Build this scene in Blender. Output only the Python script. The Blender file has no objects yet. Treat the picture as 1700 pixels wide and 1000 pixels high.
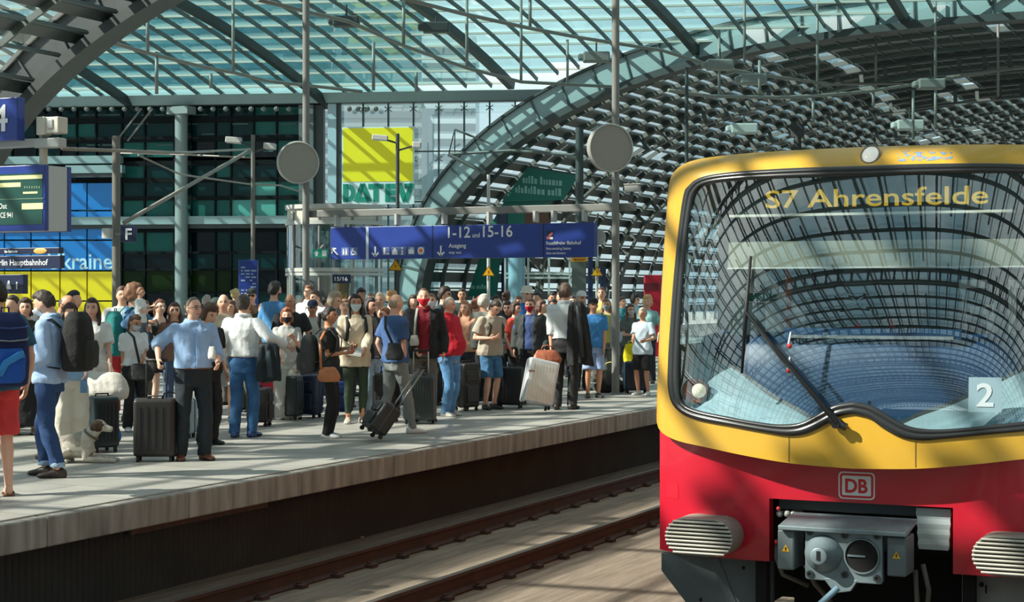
import bpy, bmesh, math, random
import numpy as np
from math import sin, cos, tan, pi, radians, sqrt, atan2
from mathutils import Vector, Matrix, noise

random.seed(7)
scn = bpy.context.scene
COL = scn.collection
# ------------------------------------------------------------------ camera, light, exposure
FPX = 2850.0                       # focal length in pixels of the 1700 px frame
HOR = 487.0                        # image row of the horizon
EYE = 1.76                         # eye height over the far platform (z = 0)
ANG = atan2(1315.0, FPX)           # yaw of the view off the track direction (+Y)
CA, SA = cos(ANG), sin(ANG)
camd = bpy.data.cameras.new('camera')
camd.sensor_width = 36.0
camd.lens = FPX / 1700.0 * 36.0
camd.shift_y = (HOR - 500.0) / 1700.0
camd.clip_start = 0.1
camd.clip_end = 2000.0
cam = bpy.data.objects.new('camera', camd)
COL.objects.link(cam)
cam.location = (0, 0, EYE)
cam.rotation_euler = (pi / 2, 0, ANG)
scn.camera = cam
scn.view_settings.view_transform = 'Standard'
scn.view_settings.look = 'None'
scn.view_settings.gamma = 1.0
scn.view_settings.use_curve_mapping = False
scn.view_settings.exposure = 0.0
scn.cycles.max_bounces = 8
scn.cycles.diffuse_bounces = 3
scn.cycles.glossy_bounces = 3
scn.cycles.transparent_max_bounces = 24
scn.cycles.caustics_reflective = False
scn.cycles.caustics_refractive = False

world = bpy.data.worlds.new('sky'); scn.world = world
world.use_nodes = True
nt = world.node_tree; nt.nodes.clear()
wo = nt.nodes.new('ShaderNodeOutputWorld'); bg = nt.nodes.new('ShaderNodeBackground')
tc = nt.nodes.new('ShaderNodeTexCoord'); nz = nt.nodes.new('ShaderNodeTexNoise'); rp = nt.nodes.new('ShaderNodeValToRGB')
nz.inputs['Scale'].default_value = 2.2; nz.inputs['Detail'].default_value = 5.0; nz.inputs['Roughness'].default_value = 0.55
nt.links.new(tc.outputs['Generated'], nz.inputs['Vector'])
nt.links.new(nz.outputs['Fac'], rp.inputs['Fac'])
rp.color_ramp.elements[0].position = 0.42; rp.color_ramp.elements[0].color = (0.30, 0.52, 0.62, 1)
rp.color_ramp.elements[1].position = 0.66; rp.color_ramp.elements[1].color = (1.25, 1.32, 1.30, 1)
nt.links.new(rp.outputs['Color'], bg.inputs['Color'])
bg.inputs['Strength'].default_value = 1.25
nt.links.new(bg.outputs[0], wo.inputs[0])

sund = bpy.data.lights.new('sun', 'SUN'); sund.energy = 10.0; sund.angle = radians(0.55); sund.color = (1.0, 0.94, 0.84)
sun = bpy.data.objects.new('sun', sund); COL.objects.link(sun)
SUN = Vector((-0.62, -0.52, 0.66)).normalized()
sun.rotation_euler = SUN.to_track_quat('Z', 'Y').to_euler()
sun.location = (-20, -20, 60)

# ------------------------------------------------------------------ helpers
def c2w(xc, zc, z=0.0):
    """camera axes (right, forward) to world"""
    return Vector((xc * CA - zc * SA, xc * SA + zc * CA, z))
def at(x, y, zc):
    return c2w((x - 850) / FPX * zc, zc, EYE + (HOR - y) / FPX * zc)
def ground(x, y, z=0.0):
    zc = FPX * (EYE - z) / (y - HOR)
    return at(x, y, zc)
def on_d(x, y, d):
    """point seen at a pixel on the plane across the tracks at Y = d"""
    k = (x - 850) / FPX; t = SA / CA
    p = d * (t - k) / (1 + k * t)
    zc = (d + p * t) * CA
    return Vector((-p, d, EYE + (HOR - y) / FPX * zc))
def lin(c):
    c = c / 255.0
    return c / 12.92 if c <= 0.04045 else ((c + 0.055) / 1.055) ** 2.4
def S(r, g, b): return (lin(r), lin(g), lin(b), 1.0)

MATS = {}
def mat(name, col, rough=0.6, metal=0.0, spec=0.5, noise_amt=0.0, noise_scale=8.0, bump=0.0, bump_scale=40.0, coat=0.0, emit=None, stretch=None, trans=0.0, alpha=1.0):
    if name in MATS: return MATS[name]
    m = bpy.data.materials.new(name); m.use_nodes = True
    n = m.node_tree.nodes; l = m.node_tree.links
    b = n['Principled BSDF']
    b.inputs['Base Color'].default_value = col
    b.inputs['Roughness'].default_value = rough
    b.inputs['Metallic'].default_value = metal
    b.inputs['Specular IOR Level'].default_value = spec
    if coat: b.inputs['Coat Weight'].default_value = coat; b.inputs['Coat Roughness'].default_value = 0.05
    if emit: b.inputs['Emission Color'].default_value = col; b.inputs['Emission Strength'].default_value = emit
    if noise_amt or bump:
        t = n.new('ShaderNodeTexCoord'); src = t.outputs['Object']
        if stretch:
            mp = n.new('ShaderNodeMapping'); mp.inputs['Scale'].default_value = stretch
            l.new(src, mp.inputs['Vector']); src = mp.outputs['Vector']
    if noise_amt:
        z = n.new('ShaderNodeTexNoise'); z.inputs['Scale'].default_value = noise_scale; z.inputs['Detail'].default_value = 4
        l.new(src, z.inputs['Vector'])
        r = n.new('ShaderNodeValToRGB')
        a = 1 - noise_amt; e = 1 + noise_amt
        r.color_ramp.elements[0].position = 0.3; r.color_ramp.elements[1].position = 0.7
        r.color_ramp.elements[0].color = (col[0] * a, col[1] * a, col[2] * a, 1)
        r.color_ramp.elements[1].color = (min(1, col[0] * e), min(1, col[1] * e), min(1, col[2] * e), 1)
        l.new(z.outputs['Fac'], r.inputs['Fac']); l.new(r.outputs['Color'], b.inputs['Base Color'])
    if bump:
        z2 = n.new('ShaderNodeTexNoise'); z2.inputs['Scale'].default_value = bump_scale; z2.inputs['Detail'].default_value = 3
        l.new(src, z2.inputs['Vector'])
        bp = n.new('ShaderNodeBump'); bp.inputs['Strength'].default_value = bump; bp.inputs['Distance'].default_value = 0.02
        l.new(z2.outputs['Fac'], bp.inputs['Height']); l.new(bp.outputs['Normal'], b.inputs['Normal'])
    MATS[name] = m
    return m
def glass_mat(name, tint, refl=0.08, rough=0.02, rcol=(1, 1, 1, 1), fres=True):
    if name in MATS: return MATS[name]
    m = bpy.data.materials.new(name); m.use_nodes = True
    n = m.node_tree.nodes; l = m.node_tree.links; n.clear()
    o = n.new('ShaderNodeOutputMaterial'); mx = n.new('ShaderNodeMixShader')
    tr = n.new('ShaderNodeBsdfTransparent'); gl = n.new('ShaderNodeBsdfGlossy')
    tr.inputs['Color'].default_value = tint; gl.inputs['Color'].default_value = rcol; gl.inputs['Roughness'].default_value = rough
    if fres:
        f = n.new('ShaderNodeLayerWeight'); f.inputs['Blend'].default_value = 0.5
        pw = n.new('ShaderNodeMath'); pw.operation = 'POWER'; pw.inputs[1].default_value = 4.0
        ad = n.new('ShaderNodeMath'); ad.operation = 'MULTIPLY_ADD'; ad.use_clamp = True; ad.inputs[1].default_value = 0.9; ad.inputs[2].default_value = refl + 0.04
        l.new(f.outputs['Facing'], pw.inputs[0]); l.new(pw.outputs[0], ad.inputs[0]); l.new(ad.outputs[0], mx.inputs[0])
    else:
        mx.inputs[0].default_value = refl
    l.new(tr.outputs[0], mx.inputs[1]); l.new(gl.outputs[0], mx.inputs[2]); l.new(mx.outputs[0], o.inputs[0])
    MATS[name] = m
    return m

class MB:
    """mesh collector: everything added becomes ONE mesh"""
    def __init__(s): s.v = []; s.f = []; s.m = []
    def add(s, verts, faces, mi=0, M=None):
        o = len(s.v)
        if M is not None: verts = [M @ Vector(p) for p in verts]
        s.v.extend(tuple(p) for p in verts)
        s.f.extend(tuple(i + o for i in f) for f in faces)
        s.m.extend([mi] * len(faces))
        return s
    def box(s, c, d, mi=0, M=None, rz=0.0):
        x, y, z = d[0] / 2, d[1] / 2, d[2] / 2
        vs = [Vector((a * x, b * y, e * z)) for a in (-1, 1) for b in (-1, 1) for e in (-1, 1)]
        if rz:
            R = Matrix.Rotation(rz, 3, 'Z'); vs = [R @ p for p in vs]
        vs = [p + Vector(c) for p in vs]
        return s.add(vs, [(0, 1, 3, 2), (4, 6, 7, 5), (0, 4, 5, 1), (2, 3, 7, 6), (0, 2, 6, 4), (1, 5, 7, 3)], mi, M)
    def bar(s, a, b, w, h, mi=0, up=(0, 0, 1)):
        """rectangular bar, w across, h along 'up'"""
        a = Vector(a); b = Vector(b); t = (b - a)
        if t.length < 1e-6: return s
        t.normalize(); u = Vector(up)
        x = t.cross(u)
        if x.length < 1e-4: x = t.cross(Vector((1, 0, 0)))
        x.normalize(); u = x.cross(t)
        vs = []
        for p in (a, b):
            for i, j in ((-1, -1), (1, -1), (1, 1), (-1, 1)): vs.append(p + x * (i * w / 2) + u * (j * h / 2))
        return s.add(vs, [(0, 3, 2, 1), (4, 5, 6, 7), (0, 1, 5, 4), (1, 2, 6, 5), (2, 3, 7, 6), (3, 0, 4, 7)], mi)
    def sweep(s, pts, w, h, ups, mi=0):
        """rectangular bar along a polyline with given up vectors"""
        vs = []; n = len(pts)
        for i, p in enumerate(pts):
            p = Vector(p); t = (Vector(pts[min(i + 1, n - 1)]) - Vector(pts[max(i - 1, 0)])).normalized()
            u = Vector(ups[i] if isinstance(ups, list) else ups)
            x = t.cross(u).normalized(); u = x.cross(t)
            for a, b in ((-1, -1), (1, -1), (1, 1), (-1, 1)): vs.append(p + x * (a * w / 2) + u * (b * h / 2))
        fs = [(0, 3, 2, 1)]
        for i in range(n - 1):
            for k in range(4):
                k2 = (k + 1) % 4
                fs.append((i * 4 + k, i * 4 + k2, i * 4 + 4 + k2, i * 4 + 4 + k))
        e = (n - 1) * 4; fs.append((e, e + 1, e + 2, e + 3))
        return s.add(vs, fs, mi)
    def tube(s, pts, r, n=8, mi=0, side=None, cap=True):
        """round tube; r scalar / list of scalars / list of (ra, rb) with ra along 'side'"""
        pts = [Vector(p) for p in pts]; k = len(pts)
        rr = r if isinstance(r, (list, tuple)) else [r] * k
        vs = []; px = None
        for i, p in enumerate(pts):
            if i == 0: t = pts[1] - pts[0]
            elif i == k - 1: t = pts[-1] - pts[-2]
            else: t = (pts[i + 1] - p).normalized() + (p - pts[i - 1]).normalized()
            if t.length < 1e-7: t = Vector((0, 0, 1))
            t.normalize()
            ref = Vector(side) if side is not None else (px if px is not None else Vector((1, 0, 0)) if abs(t.x) < 0.9 else Vector((0, 1, 0)))
            x = ref - t * ref.dot(t)
            if x.length < 1e-4: x = Vector((0, 1, 0)) - t * t.y
            x.normalize(); y = t.cross(x); px = x
            ra, rb = rr[i] if isinstance(rr[i], (list, tuple)) else (rr[i], rr[i])
            for j in range(n):
                q = 2 * pi * j / n
                vs.append(p + x * (ra * cos(q)) + y * (rb * sin(q)))
        fs = []
        for i in range(k - 1):
            for j in range(n):
                j2 = (j + 1) % n
                fs.append((i * n + j, i * n + j2, (i + 1) * n + j2, (i + 1) * n + j))
        if cap:
            fs.append(tuple(reversed(range(n)))); fs.append(tuple((k - 1) * n + j for j in range(n)))
        return s.add(vs, fs, mi)
    def rings(s, rings, mi=0, cap=True):
        n = len(rings[0]); vs = [p for r in rings for p in r]; fs = []
        for i in range(len(rings) - 1):
            for j in range(n):
                j2 = (j + 1) % n
                fs.append((i * n + j, i * n + j2, (i + 1) * n + j2, (i + 1) * n + j))
        if cap:
            fs.append(tuple(reversed(range(n)))); e = (len(rings) - 1) * n; fs.append(tuple(e + j for j in range(n)))
        return s.add(vs, fs, mi)
    def ball(s, c, r, nu=12, nv=8, mi=0, M=None):
        rx, ry, rz = r if isinstance(r, (list, tuple)) else (r, r, r)
        c = Vector(c); rg = []
        for i in range(1, nv):
            a = pi * i / nv
            rg.append([c + Vector((rx * sin(a) * cos(2 * pi * j / nu), ry * sin(a) * sin(2 * pi * j / nu), -rz * cos(a))) for j in range(nu)])
        vs = [c + Vector((0, 0, -rz))] + [p for r_ in rg for p in r_] + [c + Vector((0, 0, rz))]
        fs = [(0, 1 + (j + 1) % nu, 1 + j) for j in range(nu)]
        for i in range(nv - 2):
            for j in range(nu):
                j2 = (j + 1) % nu
                fs.append((1 + i * nu + j, 1 + i * nu + j2, 1 + (i + 1) * nu + j2, 1 + (i + 1) * nu + j))
        e = 1 + (nv - 2) * nu; L = len(vs) - 1
        fs += [(e + j, e + (j + 1) % nu, L) for j in range(nu)]
        return s.add(vs, fs, mi, M)
    def prism(s, poly, O, U, V, depth, mi=0):
        """2-D polygon (u, v) in the frame O, U, V, extruded by depth along U x V"""
        O = Vector(O); U = Vector(U); V = Vector(V); N = U.cross(V).normalized()
        a = [O + U * p[0] + V * p[1] + N * depth for p in poly]; b = [O + U * p[0] + V * p[1] for p in poly]
        n = len(poly)
        fs = [tuple(range(n)), tuple(reversed(range(n, 2 * n)))] + [(i, i + n, (i + 1) % n + n, (i + 1) % n) for i in range(n)]
        return s.add(a + b, fs, mi)
    def lathe(s, prof, n=16, mi=0, M=None, cap=True):
        rg = [[Vector((r * cos(2 * pi * j / n), r * sin(2 * pi * j / n), z)) for j in range(n)] for r, z in prof]
        if M is not None: rg = [[M @ p for p in r] for r in rg]
        return s.rings(rg, mi, cap)
    def mesh(s, name):
        me = bpy.data.meshes.new(name)
        me.from_pydata(s.v, [], s.f)
        if s.m and max(s.m) > 0: me.polygons.foreach_set('material_index', s.m)
        me.update()
        return me
    def build(s, name, mats, parent=None, smooth=False, bevel=0.0, seg=2):
        me = s.mesh(name)
        if smooth is True: me.polygons.foreach_set('use_smooth', [True] * len(me.polygons))
        o = bpy.data.objects.new(name, me)
        for m in (mats if isinstance(mats, (list, tuple)) else [mats]): me.materials.append(m)
        if bevel:
            b = o.modifiers.new('bevel', 'BEVEL'); b.width = bevel; b.segments = seg; b.limit_method = 'ANGLE'; b.angle_limit = radians(40)
        if smooth not in (True, False):
            me.polygons.foreach_set('use_smooth', [True] * len(me.polygons))
            try: me.set_sharp_from_angle(angle=smooth)
            except Exception: pass
        COL.objects.link(o)
        if parent is not None: o.parent = parent
        return o

def thing(name, label, cat, loc=(0, 0, 0), rz=0.0, group=None):
    o = bpy.data.objects.new(name, None); o.empty_display_size = 0.1
    COL.objects.link(o); o.location = loc; o.rotation_euler = (0, 0, rz)
    o['label'] = label; o['category'] = cat
    if group: o['group'] = group
    return o
def tag(o, label, cat, group=None):
    o['label'] = label; o['category'] = cat
    if group: o['group'] = group
    return o
def struct(o, label=None):
    o['kind'] = 'structure'
    if label: o['label'] = label
    return o
_tx = {}
def text_geo(txt, size=1.0, bold=0.0, ext=0.0):
    key = (txt, bold, ext)
    if key not in _tx:
        cu = bpy.data.curves.new('t', 'FONT'); cu.body = txt; cu.size = 1.0; cu.offset = bold; cu.extrude = ext; cu.resolution_u = 3
        ob = bpy.data.objects.new('t', cu); COL.objects.link(ob)
        dg = bpy.context.evaluated_depsgraph_get(); me = bpy.data.meshes.new_from_object(ob.evaluated_get(dg))
        _tx[key] = ([tuple(v.co) for v in me.vertices], [tuple(p.vertices) for p in me.polygons])
        bpy.data.objects.remove(ob); bpy.data.curves.remove(cu); bpy.data.meshes.remove(me)
    return _tx[key]
def add_text(mb, txt, O, U, V, height, mi=0, width=None, bold=0.01, lift=0.004, slant=0.0):
    """letters lying on the plane O,U,V; O = lower left corner; cap height 'height'; optional total width"""
    vs, fs = text_geo(txt, 1.0, bold)
    if not vs: return
    xs = [v[0] for v in vs]; x0 = min(xs); x1 = max(xs); k = height / 0.70
    kx = k if width is None else width / (x1 - x0)
    O = Vector(O); U = Vector(U); V = Vector(V); N = U.cross(V).normalized()
    mb.add([O + U * ((v[0] - x0) * kx) + V * (v[1] * k) + N * lift for v in vs], fs, mi)

# shared paints
M_steel = mat('grey painted steel', S(120, 122, 118), 0.45, 0.0, noise_amt=0.08, noise_scale=3)
M_steel_lt = mat('pale grey steel', S(178, 182, 178), 0.45, noise_amt=0.05, noise_scale=2)
M_steel_dk = mat('dark anthracite steel', S(52, 58, 58), 0.5, noise_amt=0.12, noise_scale=4)
M_black = mat('black rubber', S(22, 23, 24), 0.55, bump=0.1)
M_white = mat('white lettering', S(225, 230, 235), 0.5)
M_blue = mat('signal blue enamel', S(32, 58, 140), 0.35, noise_amt=0.05, noise_scale=2)
M_navy = mat('navy enamel', S(18, 32, 66), 0.4, noise_amt=0.05, noise_scale=2)
M_alu = mat('brushed aluminium', S(190, 192, 190), 0.35, 0.8)
M_chrome = mat('chrome', S(200, 200, 200), 0.18, 1.0)
M_yellow_sign = mat('warning yellow', S(235, 175, 20), 0.5)
# ------------------------------------------------------------------ platform, track bed, rails
EDGE = -9.15                       # world X of the platform edge
RZ = -0.76                         # rail top
M_plat = bpy.data.materials.new('granite platform paving'); M_plat.use_nodes = True
def _plat():
    n = M_plat.node_tree.nodes; l = M_plat.node_tree.links; b = n['Principled BSDF']
    t = n.new('ShaderNodeTexCoord'); br = n.new('ShaderNodeTexBrick')
    br.offset = 0.5; br.inputs['Scale'].default_value = 1.0; br.inputs['Mortar Size'].default_value = 0.006
    br.inputs['Brick Width'].default_value = 1.2; br.inputs['Row Height'].default_value = 0.6
    br.inputs['Color1'].default_value = S(176, 174, 166); br.inputs['Color2'].default_value = S(160, 159, 152); br.inputs['Mortar'].default_value = S(95, 95, 92)
    l.new(t.outputs['Object'], br.inputs['Vector'])
    z = n.new('ShaderNodeTexNoise'); z.inputs['Scale'].default_value = 1.4; z.inputs['Detail'].default_value = 6
    l.new(t.outputs['Object'], z.inputs['Vector'])
    r = n.new('ShaderNodeValToRGB'); r.color_ramp.elements[0].position = 0.3; r.color_ramp.elements[0].color = (0.72, 0.72, 0.72, 1); r.color_ramp.elements[1].position = 0.65; r.color_ramp.elements[1].color = (1, 1, 1, 1)
    l.new(z.outputs['Fac'], r.inputs['Fac'])
    mx = n.new('ShaderNodeMix'); mx.data_type = 'RGBA'; mx.blend_type = 'MULTIPLY'; mx.inputs[0].default_value = 1.0
    l.new(br.outputs['Color'], mx.inputs[6]); l.new(r.outputs['Color'], mx.inputs[7]); l.new(mx.outputs[2], b.inputs['Base Color'])
    b.inputs['Roughness'].default_value = 0.45
_plat()
M_conc = mat('stained concrete kerb', S(150, 147, 140), 0.85, noise_amt=0.38, noise_scale=3.0, stretch=(1, 2.6, 0.35), bump=0.3, bump_scale=30)
M_corr = mat('dark corrugated sheet', S(46, 50, 48), 0.6, noise_amt=0.25, noise_scale=2.0)
M_bed = mat('slab track concrete', S(122, 110, 96), 0.9, noise_amt=0.30, noise_scale=2.2, stretch=(6.0, 0.5, 1), bump=0.4, bump_scale=12)
M_rail = mat('rusty rail', S(66, 44, 36), 0.7, noise_amt=0.25, noise_scale=4)
M_railtop = mat('polished rail head', S(120, 108, 98), 0.35, 0.7)

mb = MB(); mb.box(((-60 + EDGE) / 2, 60, -0.06), (60 + EDGE, 180, 0.12)); struct(mb.build('floor', M_plat), 'grey granite platform surface with sun stripes')
# kerb slabs of the platform edge
mb = MB(); random.seed(3); y = -12.0
while y < 110:
    L = 1.9 if y < 40 else 4.0
    mb.box((EDGE + 0.06 - 0.25, y + L / 2, -0.132), (0.62, L - 0.012, 0.24)); y += L
struct(mb.build('platform_kerb', M_conc, bevel=0.012), 'stained concrete kerb along the platform edge')
mb = MB(); pts = []; y = -12.0; i = 0; xw = EDGE - 0.30
vs = []; fs = []
while y < 100:
    vs += [(xw + (0.022 if i % 2 else 0.0), y, RZ - 0.20), (xw + (0.022 if i % 2 else 0.0), y, -0.2)]
    y += 0.045 if (i % 2) else 0.035; i += 1
for k in range(i - 1): fs.append((2 * k, 2 * k + 2, 2 * k + 3, 2 * k + 1))
mb.add(vs, fs); mb.box((xw - 0.1, 44, -0.55), (0.16, 112, 0.8))
struct(mb.build('wall_platform', M_corr), 'dark corrugated wall below the platform kerb')
mb = MB(); mb.box((EDGE - 0.235, 13.4, -0.33), (0.05, 2.2, 0.085)); struct(mb.build('trim_1', mat('brown steel strip', S(96, 84, 74), 0.6, noise_amt=0.2), bevel=0.01), 'brown steel strip below the kerb')
mb = MB(); mb.box(((EDGE - 0.3 + 14) / 2, 60, RZ - 0.28), (14 - EDGE + 0.3, 180, 0.2)); struct(mb.build('track_bed', M_bed), 'brown grey slab track bed')
def rail(X):
    mb = MB(); prof = [(-0.07, -0.172), (0.07, -0.172), (0.07, -0.16), (0.012, -0.14), (0.012, -0.045), (0.036, -0.035), (0.036, -0.004), (0.03, 0), (-0.03, 0), (-0.036, -0.004), (-0.036, -0.035), (-0.012, -0.045), (-0.012, -0.14), (-0.07, -0.16)]
    a = [(X + u, -8, RZ + v) for u, v in prof]; b = [(X + u, 120, RZ + v) for u, v in prof]; n = len(prof)
    for i in range(n):
        j = (i + 1) % n
        mb.add([a[i], a[j], b[j], b[i]], [(0, 1, 2, 3)], 1 if i == 7 else 0)
    for k in range(70):
        yy = 5 + k * 0.65
        for sx in (-1, 1):
            mb.box((X + sx * 0.10, yy, RZ - 0.163), (0.09, 0.11, 0.04), 0)
            mb.box((X + sx * 0.075, yy, RZ - 0.14), (0.03, 0.05, 0.03), 0)
    o = struct(mb.build('rail', [M_rail, M_railtop])); return o
for X in (-8.43, -6.93, -3.5, -2.0): rail(X)

# ------------------------------------------------------------------ vaults
PC, AH, HH, NN = 7.6, 24.3, 11.4, 2.5         # axis, half span, crown and exponent of the hall vault
def h_ew(p):
    q = abs(p - PC) / AH
    return 0.0 if q >= 1 else HH * (1 - q ** NN) ** (1 / NN)
_prof = []
for i in range(2001):
    a = pi * i / 2000
    c_, s_ = cos(a), sin(a)
    _prof.append((PC + AH * (1 if c_ > 0 else -1) * abs(c_) ** (2 / NN), HH * abs(s_) ** (2 / NN)))
_cum = [0.0]
for i in range(2000): _cum.append(_cum[-1] + math.hypot(_prof[i + 1][0] - _prof[i][0], _prof[i + 1][1] - _prof[i][1]))
ARC = _cum[-1]
def arc_pt(L):
    L = max(0, min(ARC - 1e-6, L)); i = int(np.searchsorted(_cum, L, side='right')) - 1
    f = (L - _cum[i]) / max(1e-9, _cum[i + 1] - _cum[i])
    a, b = _prof[i], _prof[min(i + 1, 2000)]
    return (a[0] + (b[0] - a[0]) * f, a[1] + (b[1] - a[1]) * f)
def arc_n(L):
    a = arc_pt(L - 0.05); b = arc_pt(L + 0.05); t = (b[0] - a[0], b[1] - a[1]); m = math.hypot(*t)
    return (t[1] / m, -t[0] / m)          # outward (away from the hall)
def V_ew(L, d, off=0.0):
    p, z = arc_pt(L); n_ = arc_n(L); return Vector((-(p + n_[0] * off), d, z + n_[1] * off))
def N_ew(L):
    n_ = arc_n(L); return Vector((-n_[0], 0, n_[1]))
M_vglass = glass_mat('hall roof glass', (0.88, 0.91, 0.89, 1), 0.05)
M_nglass = glass_mat('crossing roof glass', (0.50, 0.74, 0.74, 1), 0.05)
M_pv = mat('solar cell strip', S(58, 66, 66), 0.4, noise_amt=0.15, noise_scale=0.7)
M_rib = mat('grey green roof steel', S(84, 94, 92), 0.5, noise_amt=0.08, noise_scale=1)
M_band = mat('pale blue grey arch steel', S(142, 160, 162), 0.45, noise_amt=0.06, noise_scale=0.6)
M_pur = mat('pale grey purlin', S(196, 198, 188), 0.5)

def hall_vault(d0, d1, step_arch, name, sparse=False):
    root = struct(MB().box((0, 0, -50), (0.01, 0.01, 0.01)).build(name, M_rib)) if False else None
    NL = 30; mb = MB()
    Ls = [ARC * i / 60 for i in range(61)]
    vs = [V_ew(L, d, 0.10) for L in Ls for d in (d0, d1)]
    mb.add(vs, [(2 * i, 2 * i + 1, 2 * i + 3, 2 * i + 2) for i in range(60)])
    ceil = struct(mb.build(name, M_vglass, smooth=True), 'glass barrel roof of the train hall')
    # longitudinal strips of cells and bars
    mb = MB(); random.seed(int(d0) + 90); L = 0.9
    while L < ARC - 0.5:
        n_ = N_ew(L); tp = V_ew(L, d0); w = 0.16 if sparse else 0.38 if d0 < 50 else 0.40
        y = d0
        mb.bar(V_ew(L + 0.3, d0, 0.05), V_ew(L + 0.3, d1, 0.05), 0.06, 0.10, 1, n_)
        while y < d1 - 0.1:
            e = min(d1, y + 5.2)
            if random.random() < ((0.60 if -tp.x > 15 else 0.78) if d0 < 50 else 0.93): mb.bar(V_ew(L, y + 0.06, 0.06), V_ew(L, e - 0.06, 0.06), 0.74 if d0 > 50 and tp.z > 10.7 and y < 84 else w, 0.03, 0, n_)
            y = e
        L += 1.12 if sparse else 0.98 if d0 < 50 else 0.76
    mb.build('cell_strips', [M_pv, M_rib], ceil)
    mb = MB(); d = d0 + step_arch / 5
    while d < d1:
        Lq = [0.2 + (ARC - 0.4) * i / 48 for i in range(49)]
        mb.sweep([V_ew(L, d, -0.02) for L in Lq], 0.07, 0.16, [N_ew(L) for L in Lq]); d += step_arch / 5
    mb.build('rafters', M_rib, ceil)
    d = d0; k = 0
    while d <= d1 + 0.1:
        if not (k == 0 and d0 > 50) and not (abs(d - d1) < 0.2 and d1 < 50):
            mb = MB(); Lq = [0.1 + (ARC - 0.2) * i / 60 for i in range(61)]
            ups = [N_ew(L) for L in Lq]
            mb.sweep([V_ew(L, d, -0.12) for L in Lq], 0.28, 0.10, ups)
            mb.sweep([V_ew(L, d, -0.72) for L in Lq], 0.28, 0.10, ups)
            # posts between the two flanges leave oval openings
            for i in range(0, 61, 1):
                L = Lq[i]; mb.bar(V_ew(L, d, -0.12), V_ew(L, d, -0.72), 0.16, 0.10, 0, (0, 1, 0))
            mb.build('hall_arch', M_rib, ceil)
        d += step_arch; k += 1
    return ceil
hall_vault(-2, 34, 12.0, 'ceiling_near')
hall_vault(-86, -2, 12.0, 'ceiling_back', True)
hall_vault(60, 190, 10.0, 'ceiling_far')

# end arches facing the crossing
def end_arch(d, name, sgn):
    Lq = [0.05 + (ARC - 0.1) * i / 90 for i in range(91)]; ups = [N_ew(L) for L in Lq]
    mb = MB()
    mb.sweep([V_ew(L, d, 0.32) for L in Lq], 0.34, 0.95, ups, 0)                 # broad web
    mb.sweep([V_ew(L, d, 0.84) for L in Lq], 0.62, 0.10, ups, 1)
    mb.sweep([V_ew(L, d - sgn * 0.12, -0.30) for L in Lq], 0.75, 0.26, ups, 1)     # dark lower flange
    for i in range(2, 90, 2):
        mb.bar(V_ew(Lq[i], d - sgn * 0.2, 0.82), V_ew(Lq[i], d - sgn * 0.2, -0.2), 0.05, 0.10, 2, (0, 1, 0))
    return struct(mb.build(name, [M_band, M_steel_dk, M_rib]), 'broad steel end arch of the train hall')
end_arch(60.0, 'arch_far', 1)
mb_dark = end_arch(34.0, 'arch_near', 1); mb_dark.data.materials[0] = M_steel_dk; mb_dark.data.materials[2] = M_steel_dk

# crossing vault: ribs parallel to the tracks rising from the gutter of the far wall
WA = c2w(-18.6, 70.25); WB = c2w(2.6, 67.5); WDIR = (WB - WA).normalized(); WN = Vector((WDIR.y, -WDIR.x, 0))   # WN looks back at the hall
GUT = 9.5
def wall_foot(u): return WB + WDIR * u                                         # u = 0 near image column 960
def h_ns(s): q = 1 - s / 18.0; return GUT + 3.2 * (1 - q * q)
def ns_pt(u, s):
    f = wall_foot(u); return Vector((f.x, f.y - s, h_ns(s)))
def ns_ok(P):
    return 33.9 < P.y < 60.6 and P.z > h_ew(-P.x) - 0.02
def runs(pts, ok):
    out = []; cur = []
    for p in pts:
        if ok(p): cur.append(p)
        else:
            if len(cur) > 1: out.append(cur)
            cur = []
    if len(cur) > 1: out.append(cur)
    return out
UMIN, UMAX = -52.0, 46.0
mb = MB(); SS = [0.9 * i for i in range(0, 40)]; U_ = [UMIN + 1.0 * i for i in range(int(UMAX - UMIN) + 1)]
for i in range(len(U_) - 1):
    for j in range(len(SS) - 1):
        q = [ns_pt(U_[i], SS[j]), ns_pt(U_[i + 1], SS[j]), ns_pt(U_[i + 1], SS[j + 1]), ns_pt(U_[i], SS[j + 1])]
        if all(ns_ok(p) for p in q): mb.add([p + Vector((0, 0, 0.12)) for p in q], [(0, 1, 2, 3)])
ceil_x = struct(mb.build('ceiling', M_nglass), 'glass vault over the crossing')
mb = MB()
for k in range(-52, 47):
    if k % 8 == 6: continue
    for r in runs([ns_pt(k, 0.5 * j) for j in range(0, 72)], ns_ok): mb.sweep(r, 0.05, 0.15, (0, 0, 1))
mb.build('rafters', M_rib, ceil_x)
mb = MB()
for j in range(1, 32):
    s = 1.12 * j
    for r in runs([ns_pt(UMIN + 0.5 * i, s) + Vector((0, 0, 0.06)) for i in range(int((UMAX - UMIN) * 2) + 1)], ns_ok):
        mb.bar(r[0], r[-1], 0.13, 0.07)
mb.build('purlins', M_pur, ceil_x)
for k in range(-52, 47):
    if k % 8 != 6: continue
    for r in runs([ns_pt(k, 0.5 * j) - Vector((0, 0, 0.22)) for j in range(0, 72)], lambda P: ns_ok(P + Vector((0, 0, 0.22)))):
        mb = MB(); mb.sweep(r, 0.26, 0.32, (0, 0, 1))
        mb.build('main_rib', M_steel_dk, ceil_x)
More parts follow.
